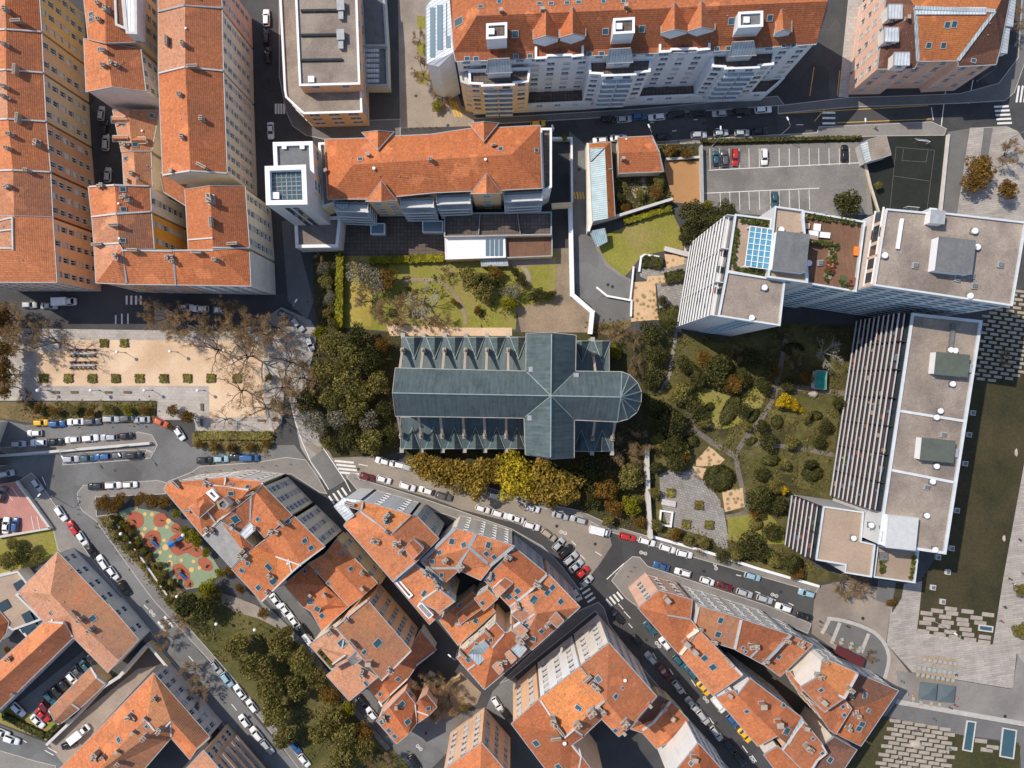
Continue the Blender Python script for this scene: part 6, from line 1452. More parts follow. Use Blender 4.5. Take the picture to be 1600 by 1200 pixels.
# east garden
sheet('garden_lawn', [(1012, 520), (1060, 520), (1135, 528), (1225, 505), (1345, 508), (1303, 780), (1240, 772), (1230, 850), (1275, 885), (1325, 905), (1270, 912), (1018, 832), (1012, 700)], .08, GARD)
sheet('lawn', [(1078, 612), (1100, 605), (1150, 620), (1185, 600), (1195, 625), (1160, 660), (1120, 670), (1095, 655)], .12, GRASS, 4)
sheet('lawn', [(1062, 540), (1120, 535), (1180, 545), (1170, 580), (1110, 585), (1065, 575)], .11, GRASSM, 4)
sheet('lawn', [(1136, 808), (1200, 800), (1225, 830), (1225, 850), (1200, 850), (1138, 845)], .12, GRASS)
sheet('lawn', [(1155, 702), (1240, 708), (1240, 742), (1160, 735)], .11, GRASSM); sheet('lawn', [(1250, 620), (1312, 630), (1304, 705), (1250, 695)], .11, GRASSM); sheet('lawn', [(1248, 715), (1300, 720), (1293, 770), (1246, 762)], .11, GRASSM)
ribbon('path', [(1082, 668), (1110, 690), (1147, 712)], 1.3, .14, BOARD, 0); ribbon('path', [(1148, 708), (1153, 735), (1160, 765), (1168, 802)], 1.2, .145, BOARD)
ribbon('path', [(1146, 712), (1165, 685), (1188, 655), (1205, 630), (1212, 606)], 1.3, .15, BOARD); ribbon('path', [(1158, 690), (1200, 695), (1250, 700), (1307, 712)], 1.1, .155, BOARD, 0)
ribbon('path', [(1205, 606), (1245, 606), (1345, 618)], 1.3, .15, BOARD); ribbon('path', [(1212, 606), (1222, 560), (1228, 530)], 1.2, .15, BOARD); ribbon('path', [(1108, 712), (1092, 730), (1072, 742)], 1.6, .15, BOARD, 0)
ribbon('path', [(1168, 800), (1148, 806), (1134, 808)], 1.2, .15, BOARD, 0)
ribbon('path', [(1056, 518), (1050, 560), (1044, 590), (1030, 615)], .9, .14, PAV); ribbon('path', [(1068, 605), (1076, 640), (1082, 660)], 1.2, .14, BOARD)
sheet('stone_terrace', [(1030, 742), (1045, 735), (1080, 738), (1098, 742), (1112, 765), (1128, 785), (1133, 810), (1138, 842), (1136, 860), (1118, 852), (1115, 842), (1042, 820), (1032, 780)], .16, FLAG)
sheet('planted_bed', [(1108, 697), (1132, 718), (1122, 728), (1088, 728), (1087, 720)], .19, BEDS); sheet('planted_bed', [(1080, 728), (1103, 732), (1102, 752), (1094, 745)], .19, BEDS); sheet('planted_bed', [(1128, 768), (1160, 762), (1163, 792), (1132, 800)], .19, BEDS)
sheet('planted_bed', [(986, 441), (1010, 440), (1012, 432), (1040, 430), (1042, 440), (1024, 444), (1026, 478), (1036, 500), (1020, 500), (986, 503)], .16, BEDS); sheet('planted_bed', [(1038, 397), (1070, 400), (1068, 413), (1042, 420)], .16, BEDS)
sheet('terrace', [(1000, 420), (1040, 418), (1070, 402), (1082, 385), (1072, 440), (1064, 518), (1056, 518), (1050, 480), (1030, 482), (1026, 444), (1000, 432)], .13, FLAG)
# stone slabs set in the lawns
def slabs(lst, w, l, z, name):
    b = MB(); r = random.Random(3)
    for x, y in lst:
        p = W(x, y); b.box((p.x, p.y, z), (l, w, .2), -.11 + r.uniform(-.02, .02))
    tag(b.build(name, plain('slab_stone', (.34, .295, .25), .85, 0, .2, .6)), kind='structure')
up = [(1447, 958), (1463.5, 954), (1485, 951), (1487, 958), (1511, 955), (1543, 960), (1451, 967), (1476, 963.5), (1503, 968), (1525, 965), (1445, 973), (1480, 972), (1504, 975), (1531, 973), (1456, 982), (1475, 978), (1508, 983), (1442, 986), (1467.5, 990.5), (1484, 987), (1512, 991), (1538, 995), (1491, 995), (1515, 999), (1537, 1003)]
slabs(up, 1.0, 3.0, .16, 'stone_paving')
lst = []
for j in range(24):
    for i in range(8):
        x = 1488 + i * 17.5 + (j % 2) * 8 - j * 1.2; y = 448 + j * 6.6 + (x - 1540) * .14
        if y < 600 - (x - 1530) * .1 and x > 1535 - (y - 480) * .12: lst.append((x, y))
slabs(lst, .65, 2.0, .16, 'stone_paving')
lst = []
for j in range(13):
    for i in range(9):
        x = 1398 + i * 19.5 + (j % 2) * 9 - j * 2.2; y = 1126 + j * 7.0 + (x - 1400) * .17
        if 1395 - j * 2 < x < 1492 - j * .8: lst.append((x, y))
slabs(lst, .85, 2.7, .16, 'stone_paving')
slabs([(1532, 1157), (1550, 1167), (1541, 1171)], 1.0, 3.0, .16, 'stone_paving')

# ------------------------------------------------------------------ paint on the road
mk = MB(); my = MB(); mg = MB()
def bar(x0, y0, x1, y1, w, z=.05, m=None):
    p, q = W(x0, y0), W(x1, y1); d = (q - p); n = Vector((-d.y, d.x, 0)).normalized() * w / 2
    (m or mk).face([(v.x, v.y, z) for v in (p + n, p - n, q - n, q + n)][::-1] if False else [(v.x, v.y, z) for v in (p - n, q - n, q + n, p + n)])
def zebra(ax, ay, bx, by, n, dx, dy, w=.5, z=.05):
    """n bars from (ax, ay) to (bx, by), each running (dx, dy)"""
    for k in range(n):
        t = k / max(1, n - 1); x = ax + (bx - ax) * t; y = ay + (by - ay) * t
        bar(x, y, x + dx, y + dy, w, z)
zebra(250, 692, 284.5, 687, 6, 2, 13); zebra(236, 711, 240, 738, 5, 18, -1.5); zebra(267, 742, 296, 733, 5, 7, 9); zebra(523, 720, 531, 738, 4, 30, 3)
zebra(514, 775, 534, 762, 4, 8, 12); zebra(906, 921, 918, 941, 4, 12, -8); zebra(947, 936, 964, 925, 4, 9, 11); zebra(1285, 168, 1285, 201, 5, 20, 0); zebra(1553, 167, 1558, 193, 5, 23, -1); zebra(1588, 160, 1600, 160, 3, 4, -26)
zebra(431, 162, 444, 162, 4, 0, 16); zebra(198, 462, 220, 462, 4, 0, 14); zebra(181, 490, 200, 490, 3, 0, 16, .35); zebra(247, 971, 257, 963, 2, 13, 17, .6); zebra(632, 1151, 639, 1146, 3, 9, 11, .45); zebra(585, 1098, 592, 1095, 2, 5, 9, .5)
for k in range(3): bar(702 + 5 * k, 155 + 2 * k, 712 + 5 * k, 183, .5, .09, my)
for k in range(4): bar(897 + 4.5 * k, 300, 899 + 4.5 * k, 311, .4, .07, my)
for pl in ([(1300, 158), (1272, 190)], [(1308, 192), (1455, 186)], [(1215, 178), (1450, 165)], [(1272, 105), (1265, 150)], [(1312, 110), (1308, 150)]): bar(*pl[0], *pl[1], .18, .06, my)
for x in (1109, 1124, 1139, 1154.5, 1170, 1186, 1217, 1233, 1248, 1264, 1279, 1295, 1311, 1327): bar(x, 232, x + .5, 264 - (x - 1109) * .03, .14, .06)
bar(1107, 266, 1350, 254, .18, .055)
for x in (1125, 1140, 1155, 1170, 1186, 1203, 1217, 1233, 1248, 1264): bar(x, 301 - (x - 1125) * .03, x + 1, 328, .14, .06)
bar(1100, 302, 1280, 294, .18, .055)
for x, y in ((1405, 345),): pass
for pl in ([(1400, 230), (1460, 235)], [(1460, 235), (1448, 330)], [(1400, 230), (1390, 330)], [(1412, 232), (1409, 251)], [(1409, 251), (1447, 253)], [(1447, 253), (1450, 234)], [(1396, 275), (1452, 283)]): bar(*pl[0], *pl[1], .06, .06, mg)
for pts in ([(957, 177), (964, 176)], [(1016, 192), (1022, 191)], [(1084, 187), (1090, 187)], [(1152, 183), (1158, 183)], [(1050, 205), (1057, 204)], [(1118, 201), (1126, 201)], [(1244, 195), (1255, 195)], [(1050, 862), (1057, 864)], [(1105, 902), (1113, 905)], [(1150, 898), (1158, 900)], [(1205, 935), (1212, 938)], [(1232, 942), (1240, 946)], [(1180, 924), (1188, 927)], [(1040, 845), (1046, 848)],
            [(982, 974), (988, 981)], [(1020, 1020), (1026, 1030)], [(1046, 1045), (1052, 1054)], [(1080, 1062), (1087, 1072)], [(1065, 1075), (1072, 1084)], [(1108, 1121), (1115, 1131)], [(1160, 1165), (1168, 1176)], [(1175, 1180), (1182, 1190)], [(966, 943), (974, 952)], [(975, 955), (985, 966)],
            [(225, 945), (232, 952)], [(295, 1025), (302, 1033)], [(362, 1100), (370, 1110)], [(168, 838), (174, 845)], [(66, 745), (72, 758)], [(100, 800), (104, 806)], [(440, 956), (446, 964)], [(462, 963), (468, 970)], [(35, 1156), (42, 1160)], [(70, 1172), (84, 1180)], [(75, 1168), (89, 1176)], [(720, 742), (735, 748)], [(632, 730), (645, 733)], [(560, 725), (575, 728)], [(930, 862), (940, 868)], [(893, 845), (900, 852)], [(907, 867), (914, 874)]):
    bar(*pts[0], *pts[1], .2, .06)
for x, y, a in ((1005, 864, -15), (1118, 885, -75), (880, 832, -20), (1028, 1007, -50), (1103, 1093, -50), (1175, 1187, -55), (238, 958, -50), (655, 1168, -45), (1210, 930, -20)):   # cycle marks
    p = W(x, y); r = math.radians(a); d = Vector((math.cos(r), math.sin(r), 0))
    for s in (-.55, .55):
        c = p + d * s
        for k in range(8):
            a0, a1 = k * math.pi / 4, (k + 1) * math.pi / 4
            mk.face([(c.x + rr * math.cos(t), c.y + rr * math.sin(t), .06) for rr, t in ((.3, a0), (.45, a0), (.45, a1), (.3, a1))])
    mk.box((p.x, p.y, .055), (1.3, .12, .01), r); mk.box((p.x, p.y, .058), (.12, .6, .01), r)
for pts in ([(447, 600), (462, 660), (472, 690), (486, 722), (500, 742), (514, 765)], [(505, 700), (520, 722), (540, 752), (548, 768)], [(1478, 135), (1470, 200)], [(1520, 125), (1513, 162)], [(1455, 168), (1458, 188)], [(948, 905), (975, 880)], [(962, 897), (985, 880), (996, 891)]):
    for (p, q) in zip(pts[:-1], pts[1:]): bar(*p, *q, .22, .09)
for x in (12, 22): bar(40 + x * .9, 806, 44 + x * .9, 826, .15, .56)
for x0, y0 in ((10, 765), (20, 760)): bar(x0, y0, x0 + 12, y0 + 17, .15, .56)
tag(mg.build('court_markings', plain('worn_line', (.20, .20, .19), .8, 0, .2, 1)), kind='structure')
tag(mk.build('road_markings', LINE), kind='structure'); tag(my.build('yellow_road_markings', LINEY), kind='structure')

for k in range(5): sheet('steps', [(246 + 9 * k, 622), (254 + 9 * k, 622), (254 + 9 * k, 640), (246 + 9 * k, 640)], .1 - .015 * k + .06, STONE)
sheet('steps', [(252, 640), (286, 640), (286, 656), (252, 654)], .15, CONC)
sheet('plaza', [(305, 652), (430, 654), (428, 676), (306, 675)], .15, COBB)

b = MB(); r_ = random.Random(9)
for x, y in ((180, 735), (83, 744), (310, 760), (560, 733), (700, 770), (870, 822), (930, 850), (1100, 893), (1220, 925), (1010, 1000), (1060, 1060), (1120, 1130), (230, 940), (330, 1030), (390, 1120), (450, 972), (180, 490), (60, 498), (422, 130), (418, 300), (650, 150), (700, 196), (900, 198), (1100, 193), (1400, 180), (1348, 966), (1450, 940), (1528, 1118), (1570, 1119), (905, 265), (950, 445), (957, 448)):
    p = W(x, y); b.cyl((p.x, p.y, .0), .42, .14 if y > 900 and x > 1300 else .055, 12)
tag(b.build('manhole_covers', IRON), kind='structure')

UG = leafmat('undergrowth_leaves', (.05, .055, .018), (.26, .21, .07), .35)
def undergrowth(pts, n, name='undergrowth', mat=None, zmax=.55):
    """ground cover nobody could count: leafy clumps scattered over a bed"""
    r = random.Random(n); P = [W(x, y) for x, y in pts]; b = MB()
    x0, x1 = min(p.x for p in P), max(p.x for p in P); y0, y1 = min(p.y for p in P), max(p.y for p in P)
    T = [[P[i] for i in t] for t in tessellate_polygon([P])]
    ar = [abs((t[1] - t[0]).cross(t[2] - t[0]).z) for t in T]
    cl = []
    for k in range(max(8, n // 26)):
        t = r.choices(T, ar)[0]; u, v = r.random(), r.random()
        if u + v > 1: u, v = 1 - u, 1 - v
        cl.append((t[0] + (t[1] - t[0]) * u + (t[2] - t[0]) * v, r.uniform(.5, 2.2), r.uniform(.15, zmax)))
    for k in range(n):
        c, s, h = r.choice(cl); q = c + Vector((r.gauss(0, s * .5), r.gauss(0, s * .5), .14 + h * r.random()))
        u = Vector((r.uniform(-1, 1), r.uniform(-1, 1), r.uniform(-.35, .35))).normalized() * r.uniform(.1, .32); v = u.cross(Vector((r.uniform(-.5, .5), r.uniform(-.5, .5), 1))).normalized() * u.length * .8
        b.face([q - u, q - v, q + u, q + v])
    tag(b.build(name, [mat or UG]), kind='stuff')
undergrowth([(1016, 525), (1060, 522), (1130, 535), (1225, 512), (1338, 515), (1300, 775), (1240, 772), (1230, 790), (1170, 798), (1160, 730), (1090, 668), (1030, 735), (1014, 700)], 5200)
undergrowth([(1140, 848), (1225, 855), (1268, 888), (1290, 900), (1140, 866), (1026, 826), (1040, 824)], 1300)
undergrowth([(500, 520), (622, 525), (622, 705), (525, 712), (486, 650), (484, 600)], 2500); undergrowth([(900, 700), (1008, 660), (1012, 840), (900, 790)], 2500); undergrowth([(640, 704), (900, 718), (900, 790), (830, 775), (645, 712)], 1200)
undergrowth([(262, 938), (290, 930), (340, 930), (382, 962), (436, 980), (480, 1012), (544, 1095), (600, 1160), (655, 1220), (500, 1220), (418, 1113), (348, 1035), (303, 985)], 3500)
undergrowth([(34, 632), (242, 632), (240, 656), (62, 660)], 2600); undergrowth([(300, 690), (426, 692), (414, 704), (330, 703)], 900); undergrowth([(155, 812), (184, 806), (284, 925), (262, 935), (216, 882)], 2400); undergrowth([(540, 395), (800, 398), (866, 420), (862, 466), (808, 478), (804, 510), (612, 514), (540, 508)], 1100, zmax=.25)
undergrowth([(965, 275), (1038, 272), (1048, 316), (964, 344)], 1000); undergrowth([(928, 508), (983, 502), (985, 512), (930, 518)], 300); undergrowth([(1028, 230), (1092, 228), (1092, 248), (1040, 250)], 700); undergrowth([(492, 395), (524, 395), (524, 512), (500, 516)], 900)
# ------------------------------------------------------------------ cars
ORD = 'first second third fourth fifth sixth seventh eighth ninth tenth eleventh twelfth thirteenth fourteenth fifteenth sixteenth seventeenth eighteenth nineteenth twentieth'.split()
def ordw(k): return ORD[k] if k < len(ORD) else 'number %d' % (k + 1)
PC = {'w': ('white', (.78, .79, .80)), 's': ('silver', (.42, .44, .46)), 'g': ('dark grey', (.10, .105, .115)), 'k': ('black', (.014, .015, .017)), 'b': ('blue', (.03, .11, .28)), 't': ('dark teal', (.03, .10, .13)),
      'r': ('red', (.50, .025, .02)), 'm': ('dark red', (.14, .012, .012)), 'y': ('yellow', (.80, .44, .015)), 'i': ('beige', (.42, .35, .27)), 'l': ('light blue', (.30, .46, .55)), 'o': ('orange red', (.62, .12, .04))}
CPM = {k: paint('car_paint_' + v[0].replace(' ', '_'), v[1]) for k, v in PC.items()}
CGL = glassmat('car_glass', (.012, .016, .02), .06); TYRE = plain('tyre_rubber', (.02, .02, .02), .9, 0, .1, 3); LAMPW = plain('headlight_glass', (.75, .76, .76), .2, 0, .02, 1); LAMPR = plain('tail_light_glass', (.4, .02, .02), .3, 0, .02, 1)
SHAPES = {'hatch': (4.0, 1.76, .93, 1.48, (-1.86, .95), (-1.5, .3)), 'sedan': (4.5, 1.80, .92, 1.43, (-1.62, 1.02), (-1.0, .22)), 'wagon': (4.55, 1.80, .95, 1.52, (-2.12, 1.0), (-1.8, .3)), 'suv': (4.45, 1.86, 1.02, 1.68, (-2.02, 1.02), (-1.75, .4)), 'van': (4.9, 1.95, 1.1, 1.95, (-2.38, 1.55), (-2.3, .95))}
NICE = {'hatch': 'car', 'sedan': 'car', 'wagon': 'car', 'suv': 'car', 'van': 'van', 'box': 'box van'}
CARM = {}
def car_parts(kind):
    if kind in CARM: return CARM[kind]
    L, Wd, zb, zr, (b0, b1), (r0, r1) = SHAPES[kind if kind != 'box' else 'van']
    if kind == 'box': L, Wd, zb, zr, b0, b1, r0, r1 = 5.9, 2.05, 1.15, 2.1, .9, 2.45, .95, 2.0
    hw = Wd / 2; b = MB(); h = L / 2
    st = [(-h, .80, .80), (-h + .08, .92, .92), (-h + .35, .985, 1.0), (-h * .5, 1, 1), (0, 1, 1), (h * .5, 1, 1), (h - .7, .985, .97), (h - .3, .94, .90), (h - .08, .84, .82), (h, .70, .74)]
    rings = []
    for x, kw, kz in st:
        w = hw * kw; t = zb * (kz if kz < 1 else 1)
        z0 = .28 if abs(x) < h - .2 else .42
        half = [(w * .88, z0), (w, z0 + .16), (w * 1.0, t * .68), (w * .96, t * .9), (w * .86, t * .985), (w * .4, t * 1.0 + .015)]
        rings.append([Vector((x, y, z)) for y, z in half] + [Vector((x, -y, z)) for y, z in half[::-1]])
    n = len(rings[0])
    for i in range(len(rings) - 1):
        for k in range(n - 1): b.face([rings[i][k], rings[i + 1][k], rings[i + 1][k + 1], rings[i][k + 1]], 0, smooth=True)
        b.face([rings[i][n - 1], rings[i + 1][n - 1], rings[i + 1][0], rings[i][0]], 1)
    b.face(rings[0], 0); b.face(rings[-1][::-1], 0)
    wb_, wr = hw * .90, hw * .70; z1 = zr - .05
    Bq = [Vector((b0, wb_, zb - .03)), Vector((b1, wb_, zb - .03)), Vector((b1, -wb_, zb - .03)), Vector((b0, -wb_, zb - .03))]
    Tq = [Vector((r0, wr, z1)), Vector((r1, wr * .97, z1)), Vector((r1, -wr * .97, z1)), Vector((r0, -wr, z1))]
    Iq = [Vector((r0 + .22, wr * .7, zr)), Vector((r1 - .2, wr * .68, zr)), Vector((r1 - .2, -wr * .68, zr)), Vector((r0 + .22, -wr * .7, zr))]
    G = {}
    for k, nm in ((0, 'side_window'), (1, 'windscreen'), (2, 'side_window'), (3, 'rear_window')):
        j = (k + 1) % 4
        q = [Bq[j], Bq[k], Tq[k], Tq[j]]; b.face(q[::-1] if False else q, 0); b.face([Tq[j], Tq[k], Iq[k], Iq[j]], 0, smooth=True)
        nr = (q[1] - q[0]).cross(q[2] - q[0]).normalized(); c = sum(q, Vector()) / 4
        if nr.dot(c - Vector((0, 0, 1))) < 0: nr = -nr
        ins = .86 if nm != 'side_window' else .84
        G.setdefault(nm, []).append([c + (p - c) * ins + nr * .014 for p in q])
    b.face(Iq[::-1], 0)
    if kind == 'box':
        b.box((-.9, 0, 1.55), (3.9, 2.1, 2.3), 0, 0)
    for sy in (-1, 1): b.box((b1 - .35, sy * (hw + .06), zb + .05), (.14, .16, .14), 0, 0)
    parts = [('body', b.mesh('body', [CPM['w'], IRON], weld=True))]
    for nm, qs in G.items():
        if kind in ('van', 'box') and nm in ('rear_window',): continue
        for q in qs:
            g = MB()
            if kind in ('van', 'box') and nm == 'side_window': q = [q[0].lerp(q[1], .0), q[0].lerp(q[1], .3), q[3].lerp(q[2], .28), q[3]] if False else [p if p.x > 0 else p for p in q]
            if kind == 'van' and nm == 'side_window':
                xs = sorted(q, key=lambda p: -p.x); f = [xs[0], xs[1]]
                q = [q[0].lerp(q[1], .68) if q[1].x > q[0].x else q[0], q[1] if q[1].x > q[0].x else q[1].lerp(q[0], .68), q[2] if q[2].x > q[3].x else q[2].lerp(q[3], .68), q[3].lerp(q[2], .68) if q[2].x > q[3].x else q[3]]
            g.face(q); parts.append((nm, g.mesh(nm, [CGL])))
    wx = h - .82
    for x in (-wx, wx):
        for sy in (-1, 1):
            g = MB(); g.tube([(x, sy * (hw - .2), .32), (x, sy * (hw + .005), .32)], .32, 14, 0); g.tube([(x, sy * (hw - .02), .32), (x, sy * (hw + .015), .32)], .19, 10, 1); parts.append(('wheel', g.mesh('wheel', [TYRE, GUT])))
    for sy in (-1, 1):
        g = MB(); g.box((h - .16, sy * hw * .62, zb * .70), (.26, .34, .14), sy * -.35); parts.append(('headlight', g.mesh('headlight', [LAMPW])))
        g = MB(); g.box((-h + .06, sy * hw * .70, zb * .80), (.14, .3, .16), sy * .2); parts.append(('tail_light', g.mesh('tail_light', [LAMPR])))
    CARM[kind] = parts; return parts
def car(x, y, ang, col, kind, label, group, z=.0):
    p = W(x, y, .9)
    o = empty('parked_car' if kind not in ('van', 'box') else 'parked_van', (p.x, p.y, z), label, 'car' if kind not in ('van', 'box') else 'van', group, math.radians(ang))
    o.scale = (.93, .93, .93)
    for nm, me in car_parts(kind):
        c = link(nm, me, o)
        if nm == 'body':
            c.material_slots[0].link = 'OBJECT'; c.material_slots[0].material = CPM[col]
    return o
RC = random.Random(4)
def row(phrase, group, lst, ang, z=.0, axis=None):
    """lst: (x, y, colour letter[, kind[, angle]])"""
    full = []
    for t in lst:
        k = t[3] if len(t) > 3 and t[3] else RC.choice(['hatch', 'hatch', 'wagon', 'sedan', 'suv'])
        a = t[4] if len(t) > 4 else ang + (180 if RC.random() < .25 else 0)
        full.append([t[0] + RC.uniform(-.5, .5), t[1] + RC.uniform(-.6, .6), t[2], k, a + RC.uniform(-2.5, 2.5)])
    vert = axis or ('y' if max(t[0] for t in full) - min(t[0] for t in full) < max(t[1] for t in full) - min(t[1] for t in full) else 'x')
    full.sort(key=lambda t: t[1] if vert == 'y' else t[0])
    for t in full:
        same = [u for u in full if u[2] == t[2]]
        nm = PC[t[2]][0] + ' ' + NICE[t[3]]
        if len(full) == 1: lb = nm + ' ' + phrase
        elif len(same) == 1: lb = nm + ' ' + phrase + ', the only ' + PC[t[2]][0] + ' one'
        else: lb = nm + ' ' + phrase + ', ' + ordw(same.index(t)) + ' ' + PC[t[2]][0] + (' from left' if vert == 'x' else ' from top')
        car(t[0], t[1], t[4], t[2], t[3], lb, group, z)
row('on north street below the white block', 'cars on the far side of the north street', [(950, 186, 'k'), (975, 185.5, 's'), (999, 181, 'b'), (1026, 182, 'w'), (1057, 178, 'k'), (1090, 177, 'k'), (1125, 176, 's'), (1159, 174, 'k'), (1193, 171, 'w'), (841, 193, 'y', 'hatch')], 3)
row('on north street above the car park', 'cars on the near side of the north street', [(938, 218, 'w'), (967, 215, 'w'), (1036, 214, 'k'), (1092, 210, 's'), (1127, 207, 's'), (1160, 207, 's'), (1187, 204, 'k')], 3)
row('in a top bay of the car park', 'cars in the concrete car park', [(1119, 247, 't'), (1133, 247, 'g'), (1149, 245, 'r'), (1195, 245, 'w', 'suv'), (1320, 239, 'k')], 90)
row('alone in the lower bays of the concrete car park', None, [(1211, 311, 't')], 90)
row('in shaded street left of the office block', 'cars in the shaded street', [(415.5, 27, 'w', 'wagon'), (416, 57, 'k'), (418, 85, 'k'), (422.5, 204, 'w')], 90)
row('in dark alley between tall houses', 'cars in the dark alley', [(158, 177, 's'), (163, 200, 'k'), (164, 222, 's'), (168, 273, 's')], 85)
row('in shaded street above the sandy park', 'cars in the street above the sandy park', [(45, 476, 's'), (76, 477.5, 's'), (101, 472, 'w', 'box'), (290, 481, 'w', 'hatch'), (312, 482, 'w', 'wagon'), (345, 484, 'w')], 0)
row('at the bend by the hedged garden', 'cars at the bend', [(446, 493, 't', 'suv', -25), (465, 507, 's', 'wagon', -48), (484, 536, 'w', 'hatch', -70)], -40)
row('under the shrubs of the sandy park', 'cars in the upper parking row', [(62.5, 661, 'y'), (87.5, 662, 'b'), (117.5, 659, 'w'), (144, 659, 'g'), (173, 655, 's'), (199, 654, 'g', 'suv'), (221, 655, 's'), (251, 660, 'o', 'hatch', -25)], 2)
row('driving alone on the parking street', None, [(53, 677, 'w', 'hatch', 180)], 0); row('turning at the zebra crossing', None, [(279.5, 678, 'w', 'hatch', -58)], 0)
row('on kerb of the middle island', 'cars along the middle island', [(28, 694, 's'), (59.5, 692, 'w'), (86, 690, 'k'), (112.5, 687, 'w'), (141, 685, 'w'), (169.5, 683, 's'), (197, 681, 'k')], 4)
row('under the low wall of the island', 'cars under the low wall', [(110, 717, 's'), (136, 716, 't', 'hatch'), (160, 714, 'b'), (184.5, 712, 'g'), (210, 712, 'k')], 2)
row('on pavement edge left of the forked street', 'cars by the forked street', [(320, 720, 'k'), (344.5, 718, 'l'), (367.5, 714, 'k'), (389, 715, 'b', 'van')], 3)
row('by the railings of the red car park', 'cars outside the red car park', [(10, 740, 's', 'hatch', 10), (57.5, 757, 's', 'hatch', -55)], 0)
row('on the red car park deck', 'cars on the red car park', [(10, 821, 'w', None, 85), (25, 820, 'b', None, 85), (3, 772, 'g', None, 70), (-4, 822, 'k', None, 85)], 85, .5)
row('above the playground trees', 'cars above the playground', [(149.5, 760, 'k'), (176.5, 758, 'w', 'suv'), (202.5, 757, 'w')], 2)
row('down the diagonal street', 'cars along the diagonal street', [(94.5, 803, 'w'), (113, 825, 'r', 'wagon'), (128, 842, 'w'), (142, 861, 'k'), (160, 879, 'w'), (176, 896, 'w', 'hatch'), (193, 919, 'k', 'suv')], -55, axis='y')
row('on tree side of lower diagonal street', 'cars under the park trees', [(337, 1043, 's'), (355, 1062, 'l'), (374, 1082, 'w'), (393, 1104, 'w'), (460, 1167, 'b'), (475, 1189, 'w')], -52)
row('on house side of lower diagonal street', 'cars by the balcony house', [(381, 1127, 'w'), (400, 1147, 'w'), (417, 1167, 's', 'wagon')], -52)
row('in the lane behind playground houses', 'cars in the lane', [(431, 939, 'w'), (446, 955, 'w'), (461, 973, 'w'), (475, 987, 'k'), (483, 1001, 'w', 'van'), (566, 1096, 'k'), (581, 1116, 'w')], -52, axis='y')
row('on church side of the church road', 'cars on the church side of the road', [(597.5, 721, 'w'), (620, 726, 'w', 'wagon'), (641, 732, 's'), (672, 742, 'w'), (695, 750, 's'), (720, 758, 'w'), (747, 765, 's'), (775, 776, 'w'), (832, 794, 'w'), (875, 806, 's'), (904, 813, 's', 'wagon'), (937, 829, 'w', 'box'), (980, 839, 'r', 'wagon'), (1011, 847, 'w', 'wagon'), (1043, 857, 'w', 'suv'), (1070, 866, 'w')], -15)
row('on house side of the church road', 'cars on the house side of the road', [(574, 745, 'm'), (600, 749, 'w'), (637, 760, 'w', 'suv'), (666, 767, 'w', 'hatch'), (693, 776, 'g', 'suv'), (754.5, 796, 'w'), (781, 803.5, 'w', 'wagon'), (806, 811, 'w'), (831, 822, 'w')], -16)
row('in angled rank below the church road', 'cars in the angled rank', [(858, 835.6, 'i', 'suv', -35), (873, 851, 's', 'hatch', 48), (884, 861, 'k', 'suv', 42), (892, 873, 's', 'wagon', 42), (900.6, 884, 's', 'sedan', 42), (911, 895, 'r', 'hatch', 42), (917, 908, 's', 'hatch', 42), (901, 928, 's', 'hatch', -62)], 42)
row('along pavement of the plaza row houses', 'cars by the plaza row houses', [(1033, 885, 'b'), (1067, 895, 'w', 'wagon'), (1105, 908.5, 'w', 'hatch'), (1133, 917, 'm', 'sedan'), (1164, 926.5, 's', 'wagon'), (1195, 937, 's'), (1225, 950, 'w'), (1257.5, 964, 'k')], -17)
row('at garden side near the plaza', 'cars below the garden wall', [(1176, 901, 'l'), (1261, 927, 'l')], -17)
row('on right of the taxi street', 'cars on the right of the taxi street', [(1016, 981, 't'), (1039, 1006, 'w'), (1062, 1034, 't'), (1080, 1050, 't'), (1100, 1076, 'y', 'sedan'), (1122.5, 1102, 'w', 'van'), (1145, 1127, 'b', 'hatch'), (1164, 1150, 'y', 'sedan')], -50, axis='y')
row('on left of the taxi street', 'cars on the left of the taxi street', [(966, 965, 'k'), (997, 1002, 'k'), (1017.5, 1029, 's'), (1039, 1052, 'm'), (1060, 1074, 's'), (1081, 1100, 's'), (1099, 1121, 's'), (1120, 1146, 's', 'wagon'), (1140, 1166, 'k'), (1156, 1187, 'k')], -50, axis='y')
row('in the shaded bottom street by the peach house', 'cars in the bottom street', [(776, 1100, 'w'), (792, 1118, 'k'), (647, 1192, 'k')], -55)
row('parked on the lawn court', 'cars by the lawn court', [(27, 1109, 'w', None, -45), (66, 1118, 'r', 'sedan', -42), (57.5, 1128, 'w', 'sedan', -42)], -45)
row('in the shaded court of parked cars', 'cars in the shaded court', [(112, 1061, 'w', None, -50), (88, 1082, 'k'), (78, 1091, 't'), (100, 1073, 'k'), (121, 1051, 'g'), (132, 1041, 't'), (142, 1029, 'k'), (71, 1107, 'm')], -50)
row('on bottom left road', 'cars on the bottom left road', [(17, 1156, 'w', 'suv', -20), (2, 1145, 'w', None, -20)], -20); row('between garage and flecked roof', 'vehicles in the passage', [(125, 1146, 'w', 'box', 40), (107, 1165, 'k', 'hatch', 20)], 30)

